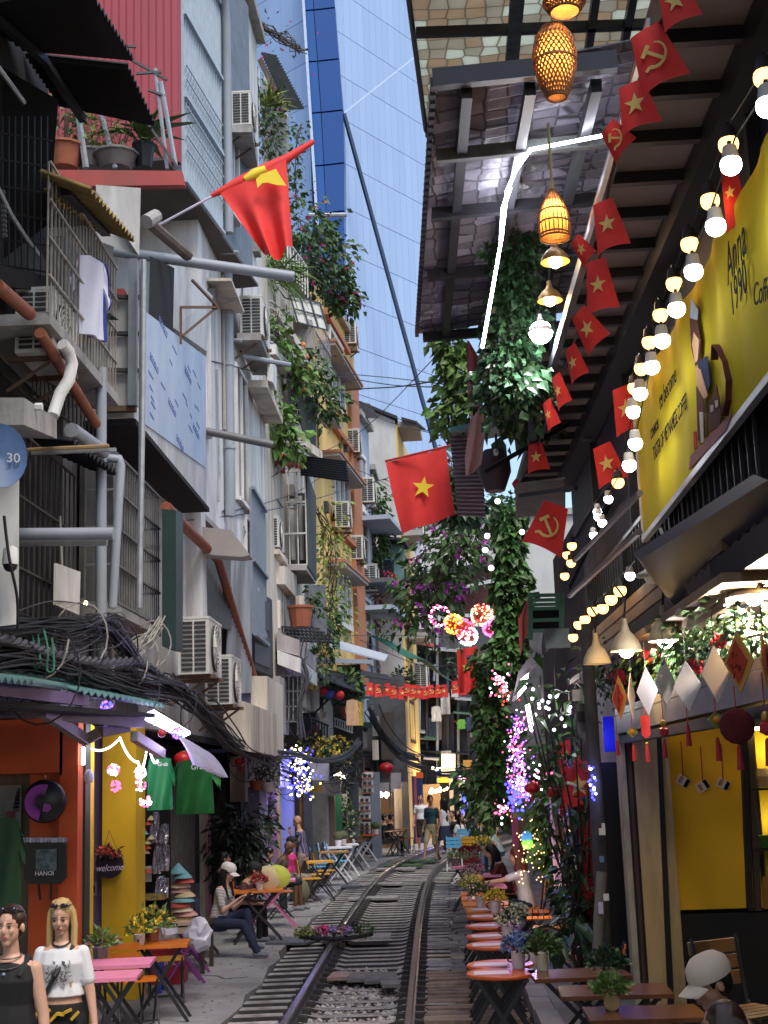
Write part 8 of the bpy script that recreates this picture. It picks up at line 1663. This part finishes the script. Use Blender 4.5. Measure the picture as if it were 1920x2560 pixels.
st(1115,2153,.9,1.66,'woman with long black hair, white frilled top and short navy skirt',hs='long',top=c_wh,sl=0,skirt=.34,bot=c_nv,skin=sk_l,feet=((.1,-.22,.1),(-.1,.28,.08)))
st(1182,2112,3.0,1.72,'man in black printed T-shirt standing above the seated crowd',top=c_bk,sl=.5,bot=c_bk,skin=sk_m);st(958,2112,2.6,1.62,'woman in denim blue standing inside the warm lit shop',hs='tail',top=mat('denim_blue',(.12,.18,.32),.9),bot=mat('denim_blue',(.12,.18,.32)),skin=sk_m)
for i,(px,py,rz,c_,lb,hs)in enumerate(((1136,2092,2.6,c_bk,'seated person with phone left in the crowd','short'),(1150,2090,2.9,mat('pink_blouse',(.5,.25,.3)),'seated woman in pink blouse in the crowd','long'),(1150,2105,-2.4,c_wh,'seated woman in white in front of the crowd','mid'),(1205,2080,2.6,c_kh,'seated woman in khaki on the right of the crowd','mid'),(1222,2082,2.2,mat('magenta_top',(.4,.05,.25)),'seated woman in magenta on the right of the crowd','long'),(1236,2080,2.0,c_bk,'seated person in black at the right end of the crowd','short'))):
    p=PZ(px,py,.45);person(lb,(p.x,p.y,0),rz,1.62,.5,.1,skin=sk_m,hair=h_bl,hs=hs,top=c_,bot=c_bk,group=K,vox=.015)
p=PZ(1250,2132,.45);person('blonde woman in pale blue top leaning over the blue chairs',(p.x,p.y,0),1.2,1.62,.5,.5,hair=h_go,hs='mid',top=mat('pale_blue_top',(.45,.55,.6),.85),bot=mat('denim_blue',(.12,.18,.32)),group=K)
Rr='women at the pink tables'
p=PZ(1318,2268,.45);person('red haired woman in white T-shirt reaching across the pink table',(p.x,p.y,.0),1.45,1.66,.5,.14,((.12,.58,.80),(-.16,.62,.82)),((.12,.45,.08),(-.12,.2,.08)),hair=h_re,hs='long',top=c_wh,sl=.42,bot=c_nv,hd=(0,.25),group=Rr)
p=PZ(1272,2232,.45);person('black haired woman in dark red top next to the red haired one',(p.x,p.y,0),1.5,1.62,.5,.35,((.12,.5,.80),(-.12,.5,.80)),hair=h_bl,hs='mid',top=mat('dark_red_top',(.10,.015,.015)),sl=.9,bot=c_bk,hd=(0,.45),group=Rr)
for(px,py,lb)in((1318,2268,'chair of the red haired woman'),(1272,2232,'chair of the black haired woman in dark red')):p=PZ(px,py,.45);chair(lb,(p.x,p.y,0),1.5,m_or,blk,'slatted folding chairs on the right')
# ---------------------------------------------------------------- cables and small far lights
cab=mat('black_cable_rubber',(.016,.016,.02),.55,.3,10);cabg=mat('grey_cable_rubber',(.07,.07,.085),.6,.3,10);cabw=mat('pale_old_cable',(.34,.32,.28),.7,.2)
def spl(pts,n=8):
    out=[];q=[pts[0]]+pts+[pts[-1]]
    for i in range(1,len(q)-2):
        for k in range(n):t=k/n;out.append(.5*((2*q[i])+(q[i+1]-q[i-1])*t+(2*q[i-1]-5*q[i]+4*q[i+1]-q[i+2])*t*t+(3*q[i]-q[i-1]-3*q[i+1]+q[i+2])*t**3))
    return out+[pts[-1]]
def bundle(label,px,n,sp,r=.01,m_=cab,loops=0):
    pts=[P(*p)for p in px];t=T('cable_bundle',label,'cable bundle',pts[0],'tangled cable bundles on the left houses');m=M()
    for k in range(n):
        o=V((RD.gauss(0,1),RD.gauss(0,.5),RD.gauss(0,1)))*sp;ps=[p+o*U(.3,1.2)+V((0,0,RD.gauss(0,sp*.5)))for p in pts];i0=0 if U(0,1)<.7 else 1;m.tube(spl(ps[i0:]),r*U(.6,1.2),5)
    m.build('strands',m_,t,kind='stuff')
    if loops:
        m=M()
        for k in range(loops):c=lerp(pts[k%(len(pts)-1)],pts[k%(len(pts)-1)+1],U(0,1));a0=U(0,6);R_=U(.1,.32);m.tube([c+V((math.cos(a0+a)*R_,U(-.02,.02),math.sin(a0+a)*R_*1.3-.1))for a in[q*.35 for q in range(int(U(8,18)))]],.008,4)
        m.build('loops',cabw if loops==3 else cab,t,kind='stuff')
bundle('upper bundle of black cables sagging below the caged windows',[(-60,1590,9.8),(60,1575,10.6),(160,1568,11.4),(250,1560,12.3),(300,1600,12.8),(330,1640,13.2)],40,.065,.009,cab,3)
bundle('lower bundle of black cables running to the green canopy beam',[(-60,1650,9.6),(60,1640,10.4),(150,1665,11.2),(230,1695,12.0),(330,1720,13.2),(430,1740,15)],42,.06,.009,cab,4)
bundle('wide tangle of loose cables beside the grey drain pipe',[(80,1610,10.8),(180,1600,11.6),(260,1580,12.5),(300,1590,12.8)],16,.12,.007,cabg,4)
bundle('bunch of pale cables dropping from the second window cage',[(400,1555,14.2),(375,1600,14),(345,1625,13.6),(300,1650,13)],22,.05,.009,cabw,3)
bundle('thick cable trunk descending past the air conditioners to the first canopy',[(330,1690,13.2),(420,1715,14.6),(480,1760,16),(540,1820,18),(600,1870,20.5),(680,1900,24)],34,.065,.011,cab,5)
bundle('cable trunk sagging over the lilac shop towards the grey post',[(560,1860,20),(640,1885,23),(740,1890,27),(800,1903,30),(860,1895,33),(900,1855,34.5)],18,.05,.014,cabg,6)
bundle('messy cable knot hanging over the far left shops',[(835,1930,33),(870,1925,35),(890,1935,36)],40,.18,.012,cab,12)
bundle('cables running from the dim balcony down to the red lantern',[(925,1780,37),(950,1830,38),(1000,1890,40),(1050,1905,43)],22,.1,.016,cab,5)
bundle('grey vertical cables beside the flowering rack',[(755,1600,27.2),(750,1650,27.2),(765,1700,27.2),(750,1760,27.2),(752,1840,27.2)],12,.06,.014,cabg,4)
bundle('cables crossing the far end of the street',[(890,1880,42),(1000,1900,44),(1100,1935,46),(1200,1925,47)],14,.08,.02,cab,0)
bundle('cable bunch along the left wall below the beige pillar',[(700,1930,27),(760,1955,29)],16,.1,.012,cab,5)
tw_=T('twisted_cable','thick twisted grey power cable draped across the near cable bundles','cable',P(-30,1588,9.6));pts=spl([P(*q)for q in((-60,1580,9.5),(50,1608,10.3),(150,1638,11.1),(250,1655,12),(350,1655,13.4),(420,1700,14.6),(490,1745,16))],26)
for k in range(3):M().tube([p+V((math.cos(i*.55+k*2.094),0,math.sin(i*.55+k*2.094)))*.024 for i,p in enumerate(pts)],.02,6).build('strand',cabg,tw_,smooth=True)
for i,(pts,r,lb)in enumerate(((((95,750,11),(430,848,20),(660,905,30),(960,960,38),(1170,970,18)),.014,'black wire crossing from the laundry balcony over to the creeper'),(((200,775,12.5),(480,985,19),(600,1015,24),(760,1000,30),(850,976,34),(1000,966,30),(1175,935,18)),.017,'thick black wire looping past the blue wall panel to the right'),(((430,835,18),(700,915,28),(980,945,36),(1170,968,18)),.012,'thin wire just above the black crossing wire'),(((480,890,19),(840,985,34),(1100,1090,40)),.01,'thin wire running down to the flag pole'),(((555,1280,21),(700,1180,28),(900,1080,36),(1100,880,24)),.01,'thin wire rising from the white house to the green creeper'),(((450,1303,18),(700,1270,27),(900,1215,38),(1120,1150,30)),.01,'pair of wires passing in front of the white barred cage'),(((850,980,34),(960,1050,40),(1130,1095,22)),.009,'thin wire behind the waving flag'),(((480,1300,19),(720,1240,28),(870,1170,36),(1000,1230,42)),.009,'second wire passing in front of the white barred cage'),(((620,1615,26),(850,1590,36),(1040,1590,45),(1200,1600,30)),.012,'wire carrying the green tarpaulin'),(((900,1600,38),(1060,1665,44),(1230,1640,28)),.012,'wire below the glowing ball lights'),(((150,1290,12),(155,1420,12),(158,1560,12)),.01,'pale wire hanging straight down before the caged window'),(((10,1290,9.6),(22,1390,9.6),(42,1490,9.7),(44,1570,9.8)),.012,'black wire hanging beside the security camera'),(((1040,1540,25),(1130,1530,25),(1260,1500,23)),.01,'cord holding the glowing ball lights'),(((940,1715,30),(1060,1722,30),(1200,1705,30)),.012,'cord of the small bunting across the far street'))):
    tag(M().tube(spl([P(*q)for q in pts],12),r,5).build('overhead_wire',cab if i!=10 else cabw,smooth=True),lb,'wire','overhead wires')
rope=M()
for k,(px,py)in enumerate(((75,1565),(110,1575))):rope.tube(spl([P(px,py,10.7),P(px+10,py+50,10.6),P(px+8,py+100,10.6),P(px+25,py+95,10.6),P(px+20,py+20,10.7)]),.008,5)
tag(rope.build('green_rope',mat('green_rope',(.03,.16,.10),.8)),'green rope tied around the near cable bundles','rope')
e_wm=E_('warm_shop_bulb',(1,.62,.28),4)
for(px,py,w_,n,Y,lb,lc)in((965,1985,20,16,45,'row of warm bulbs in the warm lit shop',(1,.7,.4)),(1095,1975,26,26,51,'cluster of warm bulbs over the walking people',(1,.65,.35)),(850,1940,14,18,35,'white round bulbs over the green door',(1,.9,.8)),(1160,1945,18,22,48,'pink and white bulbs over the far right shop',(1,.6,.7)),(1100,1920,22,14,52,'warm lit signboard row at the far bend',(1,.7,.3))):
    balls('shop_lights',lb,'lights',P(px,py,Y),[P(px+RD.gauss(0,.5)*w_,py+RD.gauss(0,3.5),Y)for _ in range(n)],.045,[e_wm,e_wh]if px!=1160 else[e_wh,e_pink],'lights of the far shops',None,lc,90)
for(x0,x1,y0,y1,Y,c_,lb,tx)in((1104,1138,1885,1935,50,E_('lit_box_warm',(1,.72,.38),2.2),'glowing warm shop box sign at the far bend',None),(1094,1122,1943,1956,49.5,E_('lit_box_yellow',(1,.55,.04),1.6),'small yellow lit sign under the warm box sign',None),(977,1002,1932,1972,42,mat('grey_lamp_box',(.3,.28,.32)),'grey box lamp beside the big red lantern',None),(697,720,1890,1968,30.5,E_('violet_lit_board',(.34,.3,1),.8),'violet lit shop board left of the blue cascade',None),(1040,1058,1930,1945,46,m_red,'small red sign at the far bend',None),(1158,1180,1900,1925,47,m_cardo,'orange board in the far greenery',None)):
    o=M();pb(o,[(x0,y1),(x1,y1),(x1,y0),(x0,y0)],Y,Y+.25);tag(o.build('shop_sign',c_),lb,'sign','signs of the far shops')
lamp('far_blue',P(1158,2010,47),(.2,.2,1),25,.1);balls('light_column','deep blue column of lights beside the man in black','fairy lights',P(1158,2000,47.5),[P(1158+U(-4,4),U(1965,2045),47.5)for _ in range(90)],.03,[e_bl],None,None)
for(px,py,c_,lb)in((1316,2092,mat('blue_disc',(.02,.2,.5)),'blue paper disc beside the warm fairy lights'),(1318,2108,mat('lime_disc',(.1,.45,.05)),'lime green paper disc under the blue one'),(1168,1995,mat('green_disc',(.03,.25,.1)),'green disc at the far shop')):c=P(px,py,18.6 if px>1200 else 47);r_=(14 if px>1200 else 6)/3400*c.y;m=M().lathe([(r_,0),(r_,.02),(0,.025)],(0,0,0),20);m.v=[c+V((q.x,-q.z,q.y))for q in m.v];tag(m.build('paper_disc',c_),lb,'disc','coloured paper discs')
for i,(px,py,s_)in enumerate(((1385,2000,.1),(1405,2030,.08),(1330,1990,.09))):redlan(['dark red lantern in the leaves before the lilac sheet','second dark red lantern beside the red wall','small red lantern in the plants by the violet lights'][i],px,py-20,16.2,s_,'red lanterns in the plants')
# ---------------------------------------------------------------- pipes, meter boxes and vents on the left walls
RD.seed(5);m_vent=mat('grimy_vent',(.2,.19,.18),.7,.3)
for h_,wl,z0,z1,n in((h2,W2,3.2,6.0,6),(h3,W3,6.6,15,14),(h3,W3,9,14,6),(h4,W4,5,13.5,16),(h5,W5,5,13.5,7),(h6,W6,6,14,7),(h7,W7,5,13,4),(h8,W8,5,11,4)):
    for k in range(n):
        u=U(.3,wl.L-.3);z=U(z0,z1);q=RD.randrange(5)
        if q<2:M().tube([wl.pt(u,z,.03),wl.pt(u+U(-.05,.05),max(z0,z-U(1,3)),.035),wl.pt(u+U(-.4,.4),max(z0,z-U(2,4)),.04)],U(.012,.03),6).build('conduit',RD.choice([greypipe,cab,cabw,steel]),h_)
        elif q==2:m=M();wl.box(m,u,u+U(.15,.35),z,z+U(.2,.4),0,U(.08,.16));m.build('meter_box',RD.choice([m_vent,ac_case,dkgrey]),h_)
        elif q==3:M().tube([wl.pt(u,z,.03),wl.pt(u+U(.5,1.6),z-U(0,.25),.03)],.014,5).build('conduit',cab,h_)
        else:M().tube([wl.pt(u,z,-.02),wl.pt(u,z-.03,U(.2,.45))],.035,8).build('vent_pipe',RD.choice([white,greypipe]),h_)
lt=M()
for _ in range(420):
    y=U(10,30);x=trk(y)+RD.choice([U(-1.7,-1.3),U(-.5,.5),U(.7,1.7),U(-2.6,-1.3)]);lt.leaf((x,y,.004 if x<trk(y)-1.3 else-.01),(U(-1,1),U(-1,1),U(0,.2)),U(.03,.07),U(.02,.04),(0,0,1))
o=lt.build('fallen_leaves',mat('dry_leaf',(.2,.13,.06),.9,.3,3,island=.5));o['kind']='stuff'
# ---------------------------------------------------------------- far clutter: boards, tin sheets, posts and plants at the bend
RD.seed(9)
fc=[mat('faded_board_%s'%n_,c_,.8,.35,5,.4,dirt=(.05,.045,.04),dirtamt=.7)for n_,c_ in(('grey',(.22,.22,.23)),('cream',(.42,.37,.28)),('blue',(.10,.15,.22)),('brown',(.10,.06,.04)),('red',(.28,.05,.04)),('green',(.05,.13,.09)),('dark',(.03,.03,.033)),('white',(.5,.5,.5)))]
for k in range(46):
    px,py=U(770,1000),U(1690,1945);Y=lerp(35,46.5,(px-770)/230)+U(-.6,.4);w_,q=U(6,26),RD.randrange(4)
    if q<2:front(mz,RD.choice(['shutter','board','front_panel']),RD.choice(fc),px,px+w_,py,py+U(14,60),Y-.5,.12)
    elif q==2:m=M();m.slab([P(px,py,Y-1),P(px+w_*1.8,py+U(3,9),Y-1),P(px+w_*1.8,py-3,Y+.3),P(px,py-6,Y+.3)],(0,0,.04));m.build('tin_sheet',RD.choice([m_tin,steel,fc[4],fc[0]]),mz)
    else:M().tube([P(px,py,Y-.7),P(px+U(-3,3),py+U(40,110),Y-.7)],.035,6).build('drain_pipe',RD.choice([greypipe,steel,cab]),mz)
for k in range(40):
    px,py=U(1035,1235),U(1590,1950);Y=55.5+U(-.8,.6);w_,q=U(8,26),RD.randrange(4)
    if q<2:front(h11,RD.choice(['shutter','board','front_panel']),RD.choice(fc),px,px+w_,py,py+U(14,55),Y,.2)
    elif q==2:m=M();m.slab([P(px,py,Y-1),P(px+w_*2,py+U(2,6),Y-1),P(px+w_*2,py-3,Y+.8),P(px,py-5,Y+.8)],(0,0,.06));m.build('lean_to_sheet',RD.choice([m_tin,steel,fc[4],fc[5]]),h11)
    else:M().tube([P(px,py,Y-.2),P(px+U(-3,3),py+U(40,110),Y-.2)],.05,6).build('front_post',RD.choice([greypipe,steel,cab]),h11)
for(px,py,lb)in((1008,1740,'leafy pot on a bracket at the grey end wall'),(1150,1700,'bushy balcony plant at the far end of the street'),(870,1780,'green plant in a bucket on the dim balcony'),(1040,1470,'shrub behind the bougainvillea at the far bend')):Y=47.5 if px>1000 else 34;shrub('balcony_shrub',lb,P(px,py+15,Y),.9,(.4,.3),150,.2,.1,RD.choice([leafA,leafB]),terra,.2,.25,group='far balcony plants')
for i,(px,py,c_,lb)in enumerate(((1090,1765,fc[7],'white cloth drying at the far end of the street'),(1062,1700,mat('peach_cloth',(.5,.3,.2)),'peach cloth drying beside the grey end wall'),(845,1700,fc[2],'bluish cloth hung above the dim balcony'))):shirt('hung_cloth',lb,P(px,py,54 if px>1000 else 35),.4,.6,c_,(1,.1,0),.1,cat='cloth')
for px,py,mm,ml,lb in((775,2196,m_yel,blk,'yellow slatted chair right behind the old man legs'),(812,2176,m_yel,blk,'yellow slatted chair in front of the first blue chair'),(846,2152,m_blu,m_wt,'light blue chair with white legs by the white table'),(872,2130,m_blu,m_wt,'light blue chair tucked under the dark small table'),(886,2122,m_blu,m_wt,'light blue chair farther along the walkway row'),(915,2106,m_blu,m_wt,'small light blue chair before the model houses'),(628,2262,m_or,blk,'orange slatted seat under the hat table'),(702,2228,m_or,blk,'orange seat beside the olive backpack'),(475,2318,m_yel,blk,'yellow slatted chair by the shutters behind the bags')):
    p=PZ(px,py,.45);chair(lb,(p.x,p.y,0),-1.35+U(-.15,.15),mm,ml,lc)
for px,py,mm,ml,lb in((800,2152,m_yel,blk,'yellow folding table behind the old man'),(868,2110,m_wt,m_wt,'second white table in the blue chair row'),(895,2096,m_br,m_wt,'brown topped table with white legs in the blue chair row')):table(lb,at0(px,py,.75),mm,ml,.27,True,.12)
